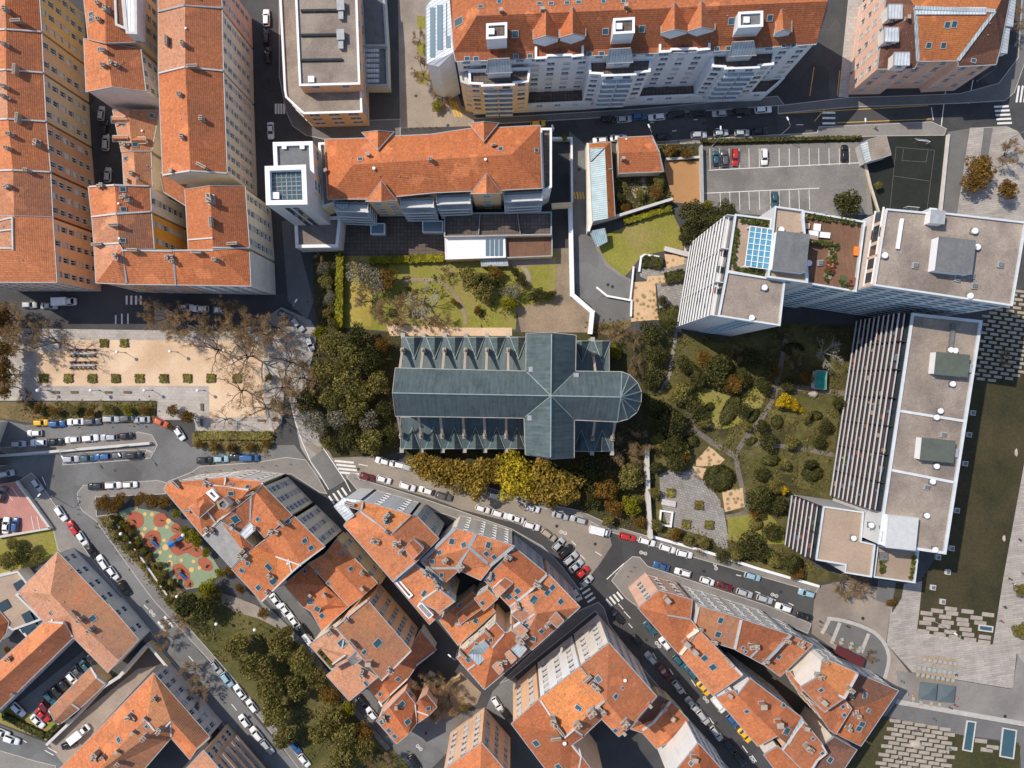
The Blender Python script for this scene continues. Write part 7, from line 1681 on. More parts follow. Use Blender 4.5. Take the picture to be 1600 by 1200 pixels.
# ------------------------------------------------------------------ trees and plants
BARK = plain('bark', (.10, .075, .055), .95, 0, .3, 2); BARKP = plain('pale_bark', (.36, .33, .28), .9, 0, .25, 2)
LM = {'olive': leafmat('olive_leaves', (.13, .125, .035), (.40, .34, .10)), 'dark': leafmat('dark_leaves', (.04, .048, .016), (.16, .15, .045)), 'pine': leafmat('pine_needles', (.09, .088, .028), (.36, .30, .085)),
      'gold': leafmat('golden_leaves', (.27, .185, .035), (.58, .42, .085)), 'yellow': leafmat('yellow_leaves', (.42, .34, .03), (.68, .55, .06)), 'rust': leafmat('rust_leaves', (.15, .085, .02), (.34, .20, .04)),
      'silver': leafmat('silver_leaves', (.20, .19, .13), (.42, .39, .29)), 'bud': leafmat('brown_buds', (.22, .14, .07), (.44, .31, .17)), 'lime': leafmat('lime_leaves', (.17, .17, .012), (.40, .36, .03)), 'flower': leafmat('yellow_blossom', (.55, .38, .01), (.8, .6, .03)),
      'white': leafmat('pale_twigs', (.42, .38, .33), (.60, .55, .48))}
def crown_mesh(kind, var, n, card, lobes, flat=1.0, spread=.62):
    r = random.Random(hash((kind, var)) % 1000 if False else (sum(map(ord, kind)) * 13 + var * 71)); b = MB(); LB = []
    for k in range(lobes):
        a = 2.399 * k + r.uniform(-.4, .4); d = spread * math.sqrt((k + .3) / lobes) * r.uniform(.8, 1.15)
        LB.append((Vector((d * math.cos(a), d * math.sin(a), .66 + (.20 - .24 * d) * r.uniform(.3, 1.2))), r.uniform(.24, .42) * (1.05 - .25 * d)))
    for k in range(n):
        c, R_ = LB[r.randrange(len(LB))]
        while True:
            v = Vector((r.gauss(0, 1), r.gauss(0, 1), r.gauss(.25, 1)))
            if v.length > .1: break
        v.normalize(); q = c + Vector((v.x * R_, v.y * R_, v.z * R_ * .62 * flat)) * r.uniform(.72, 1.08)
        nr = (v + Vector((r.gauss(0, .6), r.gauss(0, .6), r.gauss(.3, .6)))).normalized()
        u = nr.cross(Vector((r.random() - .5, r.random() - .5, r.random() - .5))).normalized(); w = nr.cross(u)
        s = card * r.uniform(.6, 1.35); u *= s; w *= s * r.uniform(.5, .9)
        z = Vector((1, 1, .72))
        b.face([q - u, q - w * .9 + u * .1, q + u, q + w * .9 - u * .1])
    return b.mesh('crown', [LM[kind]])
def trunk_mesh(var, mat=None, bare=False, twig=None, n=260):
    r = random.Random(90 + var); b = MB(); tips = []
    b.tube([(0, 0, -.02), (.01, 0, .2), (.02, .01, .42), (.0, .02, .6)], [.045, .036, .03, .02], 7)
    for k in range(7):
        a = 2.4 * k + r.uniform(-.3, .3); d = r.uniform(.5, .85); z0 = r.uniform(.25, .45)
        p = [Vector((.015, .01, z0)), Vector((d * .35 * math.cos(a), d * .35 * math.sin(a), z0 + .16)), Vector((d * .7 * math.cos(a + .15), d * .7 * math.sin(a + .15), z0 + .30)), Vector((d * math.cos(a + .1), d * math.sin(a + .1), z0 + .40 + r.uniform(-.05, .1)))]
        b.tube(p, [.024, .018, .011, .004], 5)
        if bare:
            for j in range(6):
                s = p[1].lerp(p[2], r.random()) if j < 3 else p[2].lerp(p[3], r.random()); a2 = a + r.uniform(-1.2, 1.2); l = r.uniform(.18, .42)
                e = s + Vector((l * math.cos(a2), l * math.sin(a2), r.uniform(.02, .2))); m_ = s.lerp(e, .5) + Vector((r.uniform(-.03, .03), r.uniform(-.03, .03), .03))
                b.tube([s, m_, e], [.009, .006, .002], 4); tips += [(m_, a2), (e, a2)]
    o = b.mesh('trunk', [mat or BARK])
    if not bare: return o, None
    t = MB()
    for k in range(n):
        s, a = tips[r.randrange(len(tips))]; a2 = a + r.gauss(0, .8); l = r.uniform(.08, .24)
        e = s + Vector((l * math.cos(a2), l * math.sin(a2), r.uniform(-.03, .14)))
        sd = Vector((-math.sin(a2), math.cos(a2), 0)) * r.uniform(.0035, .008)
        t.face([s + sd, s - sd, e])
        for j in range(2):
            q = s.lerp(e, r.uniform(.4, 1)) + Vector((r.gauss(0, .02), r.gauss(0, .02), r.gauss(0, .02))); z = r.uniform(.008, .022)
            u = Vector((r.uniform(-1, 1), r.uniform(-1, 1), r.uniform(-.4, .4))).normalized() * z; v = u.cross(Vector((r.uniform(-.4, .4), r.uniform(-.4, .4), 1))).normalized() * z * .8
            t.face([q - u, q + v, q + u, q - v])
    return o, t.mesh('twigs', [LM[twig]])
TRK = [trunk_mesh(v)[0] for v in range(3)]
CRN = {}
for kd, n, cd, lb, fl in (('olive', 1900, .062, 15, 1), ('dark', 1700, .062, 13, 1), ('pine', 2300, .058, 19, .9), ('gold', 2300, .055, 17, 1), ('yellow', 2300, .055, 17, 1), ('rust', 1800, .055, 15, 1), ('silver', 1300, .05, 16, 1), ('lime', 1500, .065, 11, 1), ('flower', 900, .075, 9, .9)):
    CRN[kd] = [crown_mesh(kd, v, n, cd, lb, fl) for v in range(3)]
BARE = {'fine': [trunk_mesh(v + 9, BARK, True, 'bud', 420) for v in range(2)], 'bud': [trunk_mesh(v, BARK, True, 'bud', 1900) for v in range(3)], 'white': [trunk_mesh(v + 5, BARKP, True, 'white', 380) for v in range(2)]}
TN = {'olive': 'olive green tree', 'dark': 'dark green tree', 'pine': 'dark evergreen tree', 'gold': 'golden brown tree', 'yellow': 'bright yellow tree', 'rust': 'russet green tree', 'silver': 'silvery twiggy tree', 'lime': 'lime green tree', 'bud': 'bare brown twigged tree', 'white': 'bare pale branched tree', 'flower': 'yellow flowering bush', 'fine': 'bare fine twigged tree'}
RT = random.Random(21)
def trees(phrase, group, lst, hk=1.7, name='tree'):
    """lst: (x, y, crown radius in survey px, kind[, height])"""
    lst = sorted(lst)
    for t in lst:
        same = [u for u in lst if u[3] == t[3]]
        lb = TN[t[3]] + ' ' + phrase + ('' if len(same) == 1 else ', ' + ordw(same.index(t)) + ' of %d from left' % len(same))
        r = t[2] * .155; h = t[4] if len(t) > 4 else max(2.0, r * hk + 1.5)
        p = W(t[0], t[1], h * .66)
        nm, ct = (name, 'tree') if r > 1.9 else ('shrub', 'shrub')
        if r <= 1.9: lb = lb.replace(' tree', ' bush')
        o = empty(nm, (p.x, p.y, 0), lb, ct, group, RT.uniform(0, 6.28)); ax = RT.uniform(.68, 1.42) if r <= 1.9 else RT.uniform(.85, 1.2); o.scale = (r * 1.08 * ax, r * 1.08 / ax ** .6, h * RT.uniform(.9, 1.1))
        v = RT.randrange(3)
        if t[3] in BARE:
            a, c = BARE[t[3]][v % len(BARE[t[3]])]; link('trunk', a, o); link('crown', c, o)
        else:
            link('trunk', TRK[v], o); link('crown', CRN[t[3]][v], o)
trees('in the grove before the church front', 'trees before the church front', [(520, 538, 24, 'olive'), (548, 555, 26, 'olive'), (508, 580, 22, 'olive'), (545, 600, 26, 'olive'), (578, 560, 26, 'dark'), (592, 598, 22, 'olive'), (482, 625, 22, 'dark'), (520, 622, 24, 'olive'), (555, 640, 24, 'olive'), (493, 662, 24, 'silver'), (528, 652, 22, 'silver'), (575, 655, 22, 'silver'), (548, 685, 22, 'dark'), (580, 690, 24, 'olive'), (600, 640, 18, 'dark'), (598, 540, 16, 'rust'), (606, 680, 16, 'dark'), (560, 528, 22, 'dark'), (500, 520, 14, 'lime'), (565, 610, 22, 'olive'), (512, 690, 16, 'olive'), (530, 580, 20, 'olive')], 1.9)
trees('in the row below the church', 'trees in the row below the church', [(662, 728, 27, 'gold'), (690, 735, 30, 'gold'), (720, 742, 31, 'gold'), (748, 748, 32, 'gold'), (772, 735, 25, 'gold'), (806, 752, 38, 'yellow'), (800, 722, 25, 'yellow'), (848, 760, 36, 'gold'), (880, 765, 34, 'gold'), (845, 735, 25, 'gold')], 1.9)
trees('in the shaded corner by the apse', 'trees in the corner by the apse', [(920, 735, 24, 'dark'), (945, 765, 22, 'rust'), (985, 790, 20, 'lime'), (960, 790, 18, 'rust'), (985, 745, 24, 'olive'), (925, 775, 20, 'dark'), (975, 705, 24, 'bud'), (1000, 690, 18, 'bud'), (940, 700, 18, 'dark'), (1000, 815, 12, 'rust'), (950, 815, 12, 'olive')], 1.6)
trees('along the wall beside the apse', 'trees beside the apse', [(1017, 520, 22, 'dark'), (1025, 555, 20, 'dark'), (1018, 590, 20, 'dark'), (1048, 660, 26, 'dark'), (1055, 690, 22, 'dark'), (1030, 640, 20, 'dark'), (962, 550, 12, 'lime'), (985, 530, 14, 'bud'), (960, 520, 14, 'bud'), (992, 570, 12, 'bud'), (1006, 625, 14, 'dark'), (1055, 725, 18, 'dark'), (1045, 510, 14, 'dark'), (1040, 700, 14, 'dark'), (1035, 470, 10, 'dark')], 1.4)
trees('in the garden under the tower', 'trees in the garden under the tower', [(1087, 640, 20, 'dark'), (1120, 578, 28, 'dark'), (1090, 590, 20, 'dark'), (1145, 600, 20, 'rust'), (1175, 560, 20, 'dark'), (1160, 640, 14, 'dark'), (1190, 600, 17, 'dark'), (1150, 555, 14, 'bud'), (1290, 550, 22, 'white', 7), (1240, 560, 14, 'bud'), (1210, 580, 13, 'rust'), (1070, 570, 17, 'dark'), (1185, 780, 25, 'dark'), (1190, 740, 14, 'dark'), (1170, 850, 25, 'dark'), (1235, 880, 20, 'dark'), (1100, 848, 11, 'olive'), (1090, 855, 10, 'bud'), (1222, 765, 10, 'flower'), (1224, 627, 15, 'flower'), (1238, 632, 13, 'flower'), (1250, 640, 7, 'flower'), (1318, 912, 22, 'bud', 7), (1340, 915, 16, 'bud', 6), (1200, 690, 17, 'dark'), (1280, 690, 11, 'dark'), (1205, 830, 17, 'dark'), (1260, 590, 11, 'rust'), (1064, 615, 20, 'olive'), (1100, 560, 17, 'rust'), (1135, 560, 14, 'olive'), (1160, 590, 17, 'dark'), (1076, 600, 13, 'olive'), (1165, 665, 11, 'olive'), (1190, 665, 13, 'dark'), (1235, 690, 14, 'olive'), (1225, 725, 11, 'olive'), (1210, 760, 15, 'olive'), (1180, 800, 14, 'rust'), (1215, 790, 15, 'dark'), (1190, 865, 17, 'dark'), (1210, 875, 17, 'olive'), (1245, 895, 14, 'rust'), (1150, 868, 13, 'olive'), (1260, 650, 11, 'olive'), (1290, 665, 13, 'dark'), (1265, 725, 11, 'dark'), (1062, 700, 17, 'olive'), (1070, 715, 14, 'rust'), (1030, 690, 17, 'olive'), (1024, 730, 13, 'dark'), (1022, 770, 11, 'olive'), (1025, 820, 13, 'olive'), (1055, 835, 11, 'rust'), (1075, 845, 11, 'olive'), (1130, 870, 13, 'dark'), (1310, 630, 13, 'dark'), (1230, 600, 13, 'dark'), (1098, 660, 13, 'olive')], 1.2)
trees('between the lawn and the concrete car park', 'trees by the car park', [(1082, 335, 26, 'dark'), (1115, 345, 24, 'dark'), (1075, 365, 22, 'dark'), (1135, 328, 18, 'dark'), (1105, 368, 18, 'dark'), (1323, 318, 24, 'dark', 9), (1105, 320, 10, 'lime'), (1372, 290, 8, 'olive'), (1000, 303, 10, 'olive'), (1025, 300, 14, 'rust'), (970, 310, 12, 'dark'), (1030, 285, 12, 'olive'), (978, 325, 10, 'rust'), (1050, 236, 10, 'rust'), (1072, 240, 10, 'rust'), (1036, 318, 8, 'dark'), (882, 215, 7, 'lime'), (853, 211, 6, 'flower'), (852, 250, 6, 'olive')], 1.1)
trees('in the lawn garden above the church', 'trees in the lawn garden', [(560, 425, 26, 'silver'), (590, 440, 22, 'silver'), (605, 435, 22, 'rust'), (580, 470, 24, 'bud'), (610, 490, 24, 'bud'), (640, 470, 18, 'bud'), (660, 470, 26, 'white', 7), (690, 500, 14, 'bud'), (735, 435, 22, 'olive'), (755, 455, 20, 'olive'), (760, 440, 18, 'dark'), (800, 455, 18, 'silver'), (795, 475, 16, 'lime'), (815, 440, 10, 'dark'), (838, 460, 12, 'dark'), (852, 462, 12, 'dark'), (862, 460, 9, 'dark'), (638, 451, 7, 'dark'), (695, 428, 10, 'bud'), (775, 425, 14, 'rust'), (805, 425, 9, 'dark'), (746, 485, 8, 'rust'), (710, 472, 7, 'rust'), (670, 505, 10, 'bud'), (625, 505, 10, 'rust')], 1.2)
trees('by the shaded steps', 'trees by the steps', [(505, 420, 12, 'silver'), (510, 440, 14, 'olive'), (515, 465, 12, 'silver'), (512, 490, 10, 'olive'), (498, 405, 9, 'bud'), (520, 505, 10, 'olive')], 1.4)
trees('of the sandy park', 'plane trees of the sandy park', [(15, 500, 30, 'bud'), (15, 545, 26, 'bud'), (12, 585, 22, 'bud'), (40, 520, 24, 'bud'), (255, 495, 28, 'bud'), (285, 505, 26, 'bud'), (340, 500, 28, 'bud'), (375, 500, 26, 'bud'), (400, 520, 30, 'bud'), (425, 510, 26, 'bud'), (330, 545, 34, 'fine'), (380, 555, 36, 'fine'), (445, 565, 34, 'fine'), (465, 590, 28, 'bud'), (435, 605, 34, 'fine'), (370, 610, 30, 'fine'), (410, 640, 34, 'fine'), (80, 535, 32, 'fine'), (4, 515, 22, 'rust'), (8, 545, 20, 'rust'), (3, 575, 22, 'rust'), (10, 605, 18, 'rust'), (6, 490, 20, 'rust'), (350, 655, 20, 'fine'), (295, 650, 14, 'rust'), (455, 630, 20, 'bud')], 1.9)
trees('on the bank of the parking street', 'bushes on the bank', [(60, 640, 10, 'rust'), (85, 642, 10, 'rust'), (115, 640, 10, 'olive'), (140, 645, 9, 'rust'), (170, 640, 10, 'olive'), (200, 643, 10, 'lime'), (225, 640, 9, 'rust'), (270, 640, 12, 'rust'), (268, 667, 5, 'rust'), (310, 695, 8, 'rust'), (335, 698, 8, 'rust'), (360, 700, 8, 'rust'), (390, 698, 8, 'rust'), (415, 693, 8, 'rust'), (40, 620, 12, 'bud'), (420, 590, 8, 'olive'), (428, 630, 8, 'olive'), (432, 655, 7, 'rust')], .9)
trees('round the playground', 'trees round the playground', [(162, 785, 15, 'rust'), (178, 790, 15, 'rust'), (190, 780, 12, 'rust'), (220, 780, 13, 'rust'), (240, 782, 15, 'rust'), (258, 785, 13, 'rust'), (275, 803, 8, 'lime'), (290, 828, 10, 'lime'), (300, 838, 15, 'lime'), (310, 845, 11, 'lime'), (322, 863, 9, 'lime'), (345, 895, 10, 'lime'), (325, 920, 18, 'lime'), (360, 890, 9, 'rust')], 1.2)
trees('in the dark lower park', 'evergreens of the lower park', [(290, 945, 24, 'dark'), (318, 955, 22, 'dark'), (265, 938, 9, 'olive'), (335, 930, 14, 'dark'), (375, 920, 10, 'rust'), (412, 958, 11, 'rust'), (370, 1010, 23, 'olive'), (400, 1040, 26, 'pine'), (440, 1010, 25, 'pine'), (470, 1030, 25, 'olive'), (425, 1075, 28, 'pine'), (460, 1075, 23, 'pine'), (430, 1115, 26, 'olive'), (445, 1150, 21, 'pine'), (495, 1060, 21, 'pine'), (515, 1085, 20, 'rust'), (520, 1125, 25, 'pine'), (540, 1150, 26, 'olive'), (570, 1170, 23, 'pine'), (535, 1185, 26, 'pine'), (595, 1190, 22, 'bud'), (545, 1105, 14, 'lime'), (500, 1145, 21, 'pine'), (570, 1140, 18, 'rust'), (450, 985, 11, 'olive')], 1.7)
trees('at the lower left', 'trees at the lower left', [(15, 875, 18, 'olive'), (35, 865, 18, 'dark'), (60, 872, 12, 'olive'), (20, 850, 12, 'olive'), (275, 975, 18, 'bud', 6), (300, 1050, 18, 'bud', 6), (310, 1090, 20, 'bud', 6), (255, 1000, 14, 'bud', 5), (12, 1015, 6, 'rust')], 1.3)
trees('in the brown walled court', 'trees in the brown court', [(662, 1068, 20, 'bud', 6), (680, 1060, 14, 'bud', 6), (700, 1095, 24, 'bud', 6), (680, 1110, 16, 'bud', 4), (725, 1105, 8, 'olive')], 1.2)
trees('at the edge of the pale plaza', 'trees of the plaza', [(1530, 265, 28, 'rust', 7), (1520, 285, 22, 'rust', 6), (1575, 240, 20, 'bud', 6), (1573, 298, 18, 'rust', 6), (1597, 920, 12, 'olive', 5), (1595, 985, 16, 'olive', 5), (1359, 1024, 10, 'bud', 3), (1392, 942, 8, 'rust', 3), (1530, 60, 10, 'bud', 5), (1590, 30, 18, 'bud', 7), (1570, 560, 10, 'bud', 4)], 1.1)
trees('in the stained courtyard', 'bare trees of the courtyard', [(660, 112, 20, 'bud', 6), (655, 60, 12, 'bud', 5), (683, 165, 12, 'lime', 2.5), (690, 150, 14, 'bud', 4)], 1.2)
# planting strips: many small distinct shrubs along the playground road and the beds
lst = []
r_ = random.Random(8)
for k in range(54):
    t = r_.random(); u = r_.random(); x = 160 + 95 * t + 26 * u; y = 812 + 110 * t + 0 * u - 8 * u
    lst.append((round(x, 1), round(y, 1), r_.uniform(3.5, 6.5), r_.choice(['rust', 'olive', 'dark', 'lime'])))
trees('in the strip beside the playground', 'bushes in the planting strip', lst, .7)

def mound(x, y, rx, ry, h, ang, mat, label, group, box=False, name='clipped_bush', cat='bush', card=.2):
    """clipped shrub: a leafy dome or block"""
    r = random.Random(int(x * 7 + y)); b = MB(); p = W(x, y, h * .6); A, Bb = rx * .157, ry * .157
    n = int(min(900, 60 + A * Bb * 60)); ca, sa = math.cos(ang), math.sin(ang)
    for k in range(n):
        if box:
            f = r.random(); u = Vector((r.uniform(-1, 1), r.uniform(-1, 1), 1)); nn = Vector((0, 0, 1))
            if f < .45:
                s = r.choice((0, 1)); u[s] = r.choice((-1, 1)); u.z = r.uniform(.05, 1); nn = Vector((u.x if s == 0 else 0, u.y if s else 0, .2))
        else:
            u = Vector((r.gauss(0, 1), r.gauss(0, 1), abs(r.gauss(0, 1)))).normalized(); nn = u.copy()
        c = Vector((u.x * A, u.y * Bb, u.z * h)) * r.uniform(.93, 1.04)
        c = Vector((c.x * ca - c.y * sa, c.x * sa + c.y * ca, c.z)); nn = Vector((nn.x * ca - nn.y * sa, nn.x * sa + nn.y * ca, nn.z))
        nn = (nn + Vector((r.gauss(0, .35), r.gauss(0, .35), r.gauss(0, .35)))).normalized()
        t = nn.cross(Vector((r.random() - .5, r.random() - .5, r.random() - .5))).normalized() * card * r.uniform(.7, 1.4); v = nn.cross(t) * .8
        b.face([c - t - v, c + t - v, c + t + v, c - t + v])
    # dark woody core
    if box: b.box((0, 0, h * .46), (A * 1.9, Bb * 1.9, h * .92), ang, 0)
    else:
        n0 = len(b.v); b.sphere((0, 0, 0), 1, 12, 6); 
        for i in range(n0, len(b.v)):
            q = b.v[i]; b.v[i] = (q[0] * A * .95 * ca - q[1] * Bb * .95 * sa, q[0] * A * .95 * sa + q[1] * Bb * .95 * ca, max(-.1, q[2] * h * .95))
    o = b.build(name, [LM[mat]], None, (0, 0, 0)); o.location = (p.x, p.y, 0)
    return tag(o, label, cat, group)
def hedge(x0, y0, x1, y1, w, h, mat, label, group=None):
    L = math.hypot(x1 - x0, y1 - y0)
    return mound((x0 + x1) / 2, (y0 + y1) / 2, L / 2, w / 2, h, -math.atan2(y1 - y0, x1 - x0), mat, label, group, True, 'hedge', 'hedge', .24)
hedge(532, 397, 530, 513, 11, 2.6, 'lime', 'tall bright clipped hedge running down beside the dry lawn strip')
hedge(578, 407, 640, 405, 11, 1.8, 'lime', 'loose sunlit hedge under the dark paved terrace, left half'); hedge(641, 405, 694, 403, 12, 1.9, 'lime', 'loose sunlit hedge ending at the white pavilion roof')
hedge(306, 680, 425, 681, 13, 1.1, 'olive', 'low green hedge below the lower paved walk of the sandy park')
hedge(976, 346, 1048, 325, 9, 1.5, 'lime', 'curving lit hedge under the retaining wall of the shed garden')
hedge(1040, 435, 1068, 430, 18, 1.5, 'dark', 'dark block hedge at the foot of the tower'); hedge(1098, 221, 1343, 215, 5, 1.2, 'dark', 'long dark hedge between pavement and concrete car park')
hedge(1029, 495, 1060, 490, 26, 1.6, 'dark', 'dark block hedge by the garden path below the bed'); hedge(1014, 720, 1014, 800, 8, 1.6, 'dark', 'dark narrow hedge along the garden wall')
hedge(1004, 408, 1035, 412, 18, 1.2, 'dark', 'dense planting behind the curved white wall on the lawn')
hedge(5, 1118, 70, 1150, 9, 1.2, 'dark', 'dark low hedge at the edge of the lower left lawn'); hedge(72, 1150, 94, 1130, 7, 1.2, 'dark', 'short dark hedge at the corner of the lower left lawn')
GB = 'clipped bushes of the tower garden'
for x, y, rx, ry, h, a, nm in ((1143, 640, 13, 30, 1.2, -.5, 'leaf shaped clipped bush in the middle of the bright lawn'), (1125, 748, 26, 22, 1.4, 0, 'wide clipped bush between the two gravel beds'), (1118, 735, 8, 8, 2.0, 0, 'small round ball bush above the wide clipped bush'), (1168, 862, 20, 14, 1.3, 0, 'broad dark mound at the bottom of the garden'),
                               (1178, 650, 7, 14, 1, -.6, 'narrow clipped bush right of the timber path fork'), (1195, 770, 18, 12, 1.2, .2, 'flat clipped mound right of the lower gravel bed'), (1205, 720, 16, 9, 1, 0, 'low clipped block in the inner lawn'), (1275, 650, 12, 8, .9, 0, 'low dark mound in the shaded right lawn'), (1270, 740, 18, 14, 1, 0, 'low green carpet mound beside the long slab'),
                               (1175, 690, 10, 5, 1, .5, 'short clipped bar above the crossing of paths'), (1215, 660, 10, 12, 1, 0, 'rounded bush near the yellow flowers'), (1182, 820, 12, 10, 1.2, 0, 'rounded bush at the lit lower lawn'), (1080, 690, 14, 10, 1.6, 0, 'dark bush left of the path to the beds'), (1240, 545, 18, 10, 1, 0, 'shaded mound below the tower wall'), (1110, 635, 7, 7, 1.4, 0, 'ball bush on the bright lawn')):
    mound(x, y, rx, ry, h, a, 'dark' if 'lit' not in nm else 'olive', nm, GB)
for x, y, nm in ((1048, 770, 'upper left'), (1092, 789, 'middle right'), (1072, 819, 'lower left'), (1108, 820, 'lower right')):
    o = mound(x, y, 6.5, 6.5, .8, -.1, 'olive', nm + ' square planter on the grey flagstone terrace', 'square planters on the flagstones', True, 'planter', 'planter')
for k, x in enumerate((68, 107, 144, 181, 218, 256, 293, 330, 370)):
    mound(x, 591, 6.5, 6.5, .6, 0, 'olive', ordw(k) + ' square planting bed from the left along the sand court edge', 'planting beds of the sand court', True, 'planting_bed', 'planting bed')
for x, nm in ((163, 'left'), (194, 'right')): mound(x, 536, 6, 6, .6, 0, 'olive', nm + ' square planting bed at the top of the sand court', 'planting beds of the sand court', True, 'planting_bed', 'planting bed')

# ------------------------------------------------------------------ walls and fences
def wall(name, cat, label, pts, h, w, mat, top=None, group=None):
    P = P2(pts); b = MB()
    for i in range(len(P) - 1):
        d = P[i + 1] - P[i]; c = (P[i] + P[i + 1]) / 2; a = math.atan2(d.y, d.x)
        b.box((c.x, c.y, h / 2 - .05), (d.length + w * .9, w, h + .1 + .004 * (i % 2)), a, 0)
        b.box((c.x, c.y, h + .06), (d.length + w, w + .16, .1 + .006 * (i % 2)), a, 1)
    return tag(b.build(name, [mat, top or mat]), label, cat, group)
wall('boundary_wall', 'wall', 'white topped boundary wall bending down beside the curving ramp road', [(890, 324), (893, 462), (924, 489), (921, 520)], 2.4, .9, W_WHITE, WHITE)
wall('retaining_wall', 'wall', 'grey retaining wall slanting from the shed corner to the brown sand yard', [(922, 352), (965, 340), (1046, 315)], 2.8, .5, W_GREY, TRIM)
wall('boundary_wall', 'wall', 'old pale wall running down beside the flagstone terrace', [(1008, 700), (1010, 770), (1014, 836)], 2.6, .9, W_PALE, TRIM)
wall('boundary_wall', 'wall', 'low white coped wall along the garden edge of the church road', [(1018, 837), (1100, 860), (1180, 886), (1276, 914)], 1.2, .5, W_PALE, WHITE)
wall('boundary_wall', 'wall', 'blue grey coped wall between brown sand yard and concrete car park', [(1093, 232), (1095, 325)], 2.0, .5, W_GREY, GUT)
wall('garden_wall', 'wall', 'low rubble wall above the brown sand yard', [(1040, 250), (1091, 247)], .9, .4, W_PALE, TRIM)
wall('garden_wall', 'wall', 'white angled wall end at the right tip of the curved lawn', [(1040, 390), (1071, 398), (1072, 386)], 1.1, 1.0, W_PINK, TRIM)
wall('garden_wall', 'wall', 'thin white curved wall left of the dense planting on the lawn', [(998, 424), (1001, 402), (1006, 399), (1028, 402)], .8, .35, W_WHITE, WHITE)
wall('ramp_wall', 'wall', 'white edging wall where the ramp road meets the gravel bed', [(932, 450), (948, 463), (986, 470), (985, 494)], .9, .3, W_WHITE, WHITE)
wall('ramp_wall', 'wall', 'thin white wall beside the little steps at the end of the ramp', [(989, 418), (987, 440), (984, 468)], 1.0, .25, W_WHITE, WHITE)
wall('court_wall', 'wall', 'pale wall on the right edge of the green sports court', [(1479, 213), (1467, 333)], 1.0, .4, W_PALE, TRIM)
wall('court_wall', 'wall', 'weathered wall between concrete car park and sports court', [(1350, 256), (1358, 290), (1372, 335)], .8, .3, W_SAND, TRIM)
wall('retaining_wall', 'wall', 'long parapet wall between the two parking streets', [(0, 712), (120, 702), (236, 692)], 1.3, .5, W_PALE, TRIM)
wall('deck_wall', 'wall', 'pale wall on the right side of the red car park deck', [(31, 752), (82, 823)], 1.3, .4, W_PALE, TRIM); wall('deck_wall', 'wall', 'pale wall on the lower side of the red car park deck', [(82, 824), (0, 838)], 1.3, .4, W_PALE, TRIM)
wall('passage_wall', 'wall', 'long rendered wall in the shaded passage of the two winged building', [(236, 1004), (196, 1050), (168, 1068)], 3.2, .6, W_SAND, TRIM)
wall('passage_wall', 'wall', 'short coped wall closing the dark passage at the diagonal street', [(238, 1001), (267, 1035)], 2.6, .5, W_SAND, TRIM)
wall('passage_wall', 'wall', 'stone wall stepping down behind the long narrow garage', [(166, 1070), (128, 1112), (80, 1158)], 1.8, .5, W_SAND, TRIM)
wall('park_wall', 'wall', 'dark edged low wall between playground and planting strip', [(180, 812), (222, 870), (262, 928)], .6, .3, W_GREY, TRIM)
wall('court_wall', 'wall', 'mossy wall at the corner of the brown court', [(692, 1078), (708, 1060), (718, 1055)], 2.2, .6, W_SAND, SOIL)
wall('hatch_wall', 'wall', 'white wall left of the planted garden passage beside the hipped block', [(862, 200), (864, 205)], 2.0, .3, W_WHITE, WHITE)
wall('garden_wall', 'wall', 'white framed wall round the dark narrow garden right of the hipped block', [(863, 220), (892, 220), (893, 318)], 2.2, .35, W_WHITE, WHITE)
# small buildings in the grounds
B = Bld('changing_room', 'grey roofed changing hut with pale tilted side next to the sports court', 'hut')
block(B, [(1344, 225, 3.4), (1355, 219, 4.4), (1384, 211, 4.4), (1392, 242, 4.4), (1361, 251, 4.4), (1352, 255, 3.4)], 4.4, faces=[[0, 1, 4, 5], [1, 2, 3, 4]], roof=[ZINC, GRAVEL], wall=W_GREY, over=.1)
B = Bld('garden_shed', 'small garden shed with bright teal roof in the shaded lawn', 'shed')
gable(B, (1272, 607), (1291, 608), (1292, 580), (1275, 579), 2.2, (1273, 593), (1291, 594), 2.9, roof=metalmat('teal_sheet', (.03, .30, .26), .5, .4, .1), wall=W_WHITE, over=.1)
o = roof_ = None
B = Bld('stairwell', 'open stairwell framed in white on the grey flagstone terrace', 'stairwell')
flatbox(B, [(1032, 797), (1052, 800), (1049, 824), (1030, 820)], 1.1, .0, DARK, W_WHITE, cop=WHITE, par=1.0, cope_w=.35); flatbox(B, [(1035, 780), (1056, 784), (1055, 792), (1034, 788)], .9, 0, TRIM, W_PALE, cop=TRIM, par=.05)

# ------------------------------------------------------------------ street furniture
def kit(name, label, cat, group, x, y, rz, parts, z=0, h=0):
    p = W(x, y, h); o = empty(name, (p.x, p.y, z), label, cat, group, rz)
    for nm, me in parts: link(nm, me, o)
    return o
def mk_(f, mats, nm):
    b = MB(); f(b); return (nm, b.mesh(nm, mats))
GLOBE = plain('opal_globe', (.85, .85, .83), .3, 0, .02, 1)
globe = [mk_(lambda b: (b.cyl((0, 0, 0), .14, .5, 10), b.tube([(0, 0, .4), (0, 0, 4.2)], .06, 8)), [IRON], 'pole'), mk_(lambda b: b.sphere((0, 0, 4.5), .42, 14, 8), [GLOBE], 'lamp_shade')]
for k, (x, y) in enumerate(((183, 550), (266, 549), (350, 548))): kit('park_lamp', ordw(k) + ' globe lamp from left on the upper edge of the sand court', 'lamp', 'globe lamps of the sandy park', x, y, 0, globe, 0, 4.4)
for k, (x, y) in enumerate(((59, 610), (142, 610), (226, 610), (309, 610))): kit('park_lamp', ordw(k) + ' globe lamp from left on the lower paved walk', 'lamp', 'globe lamps of the sandy park', x, y, 0, globe, 0, 4.4)
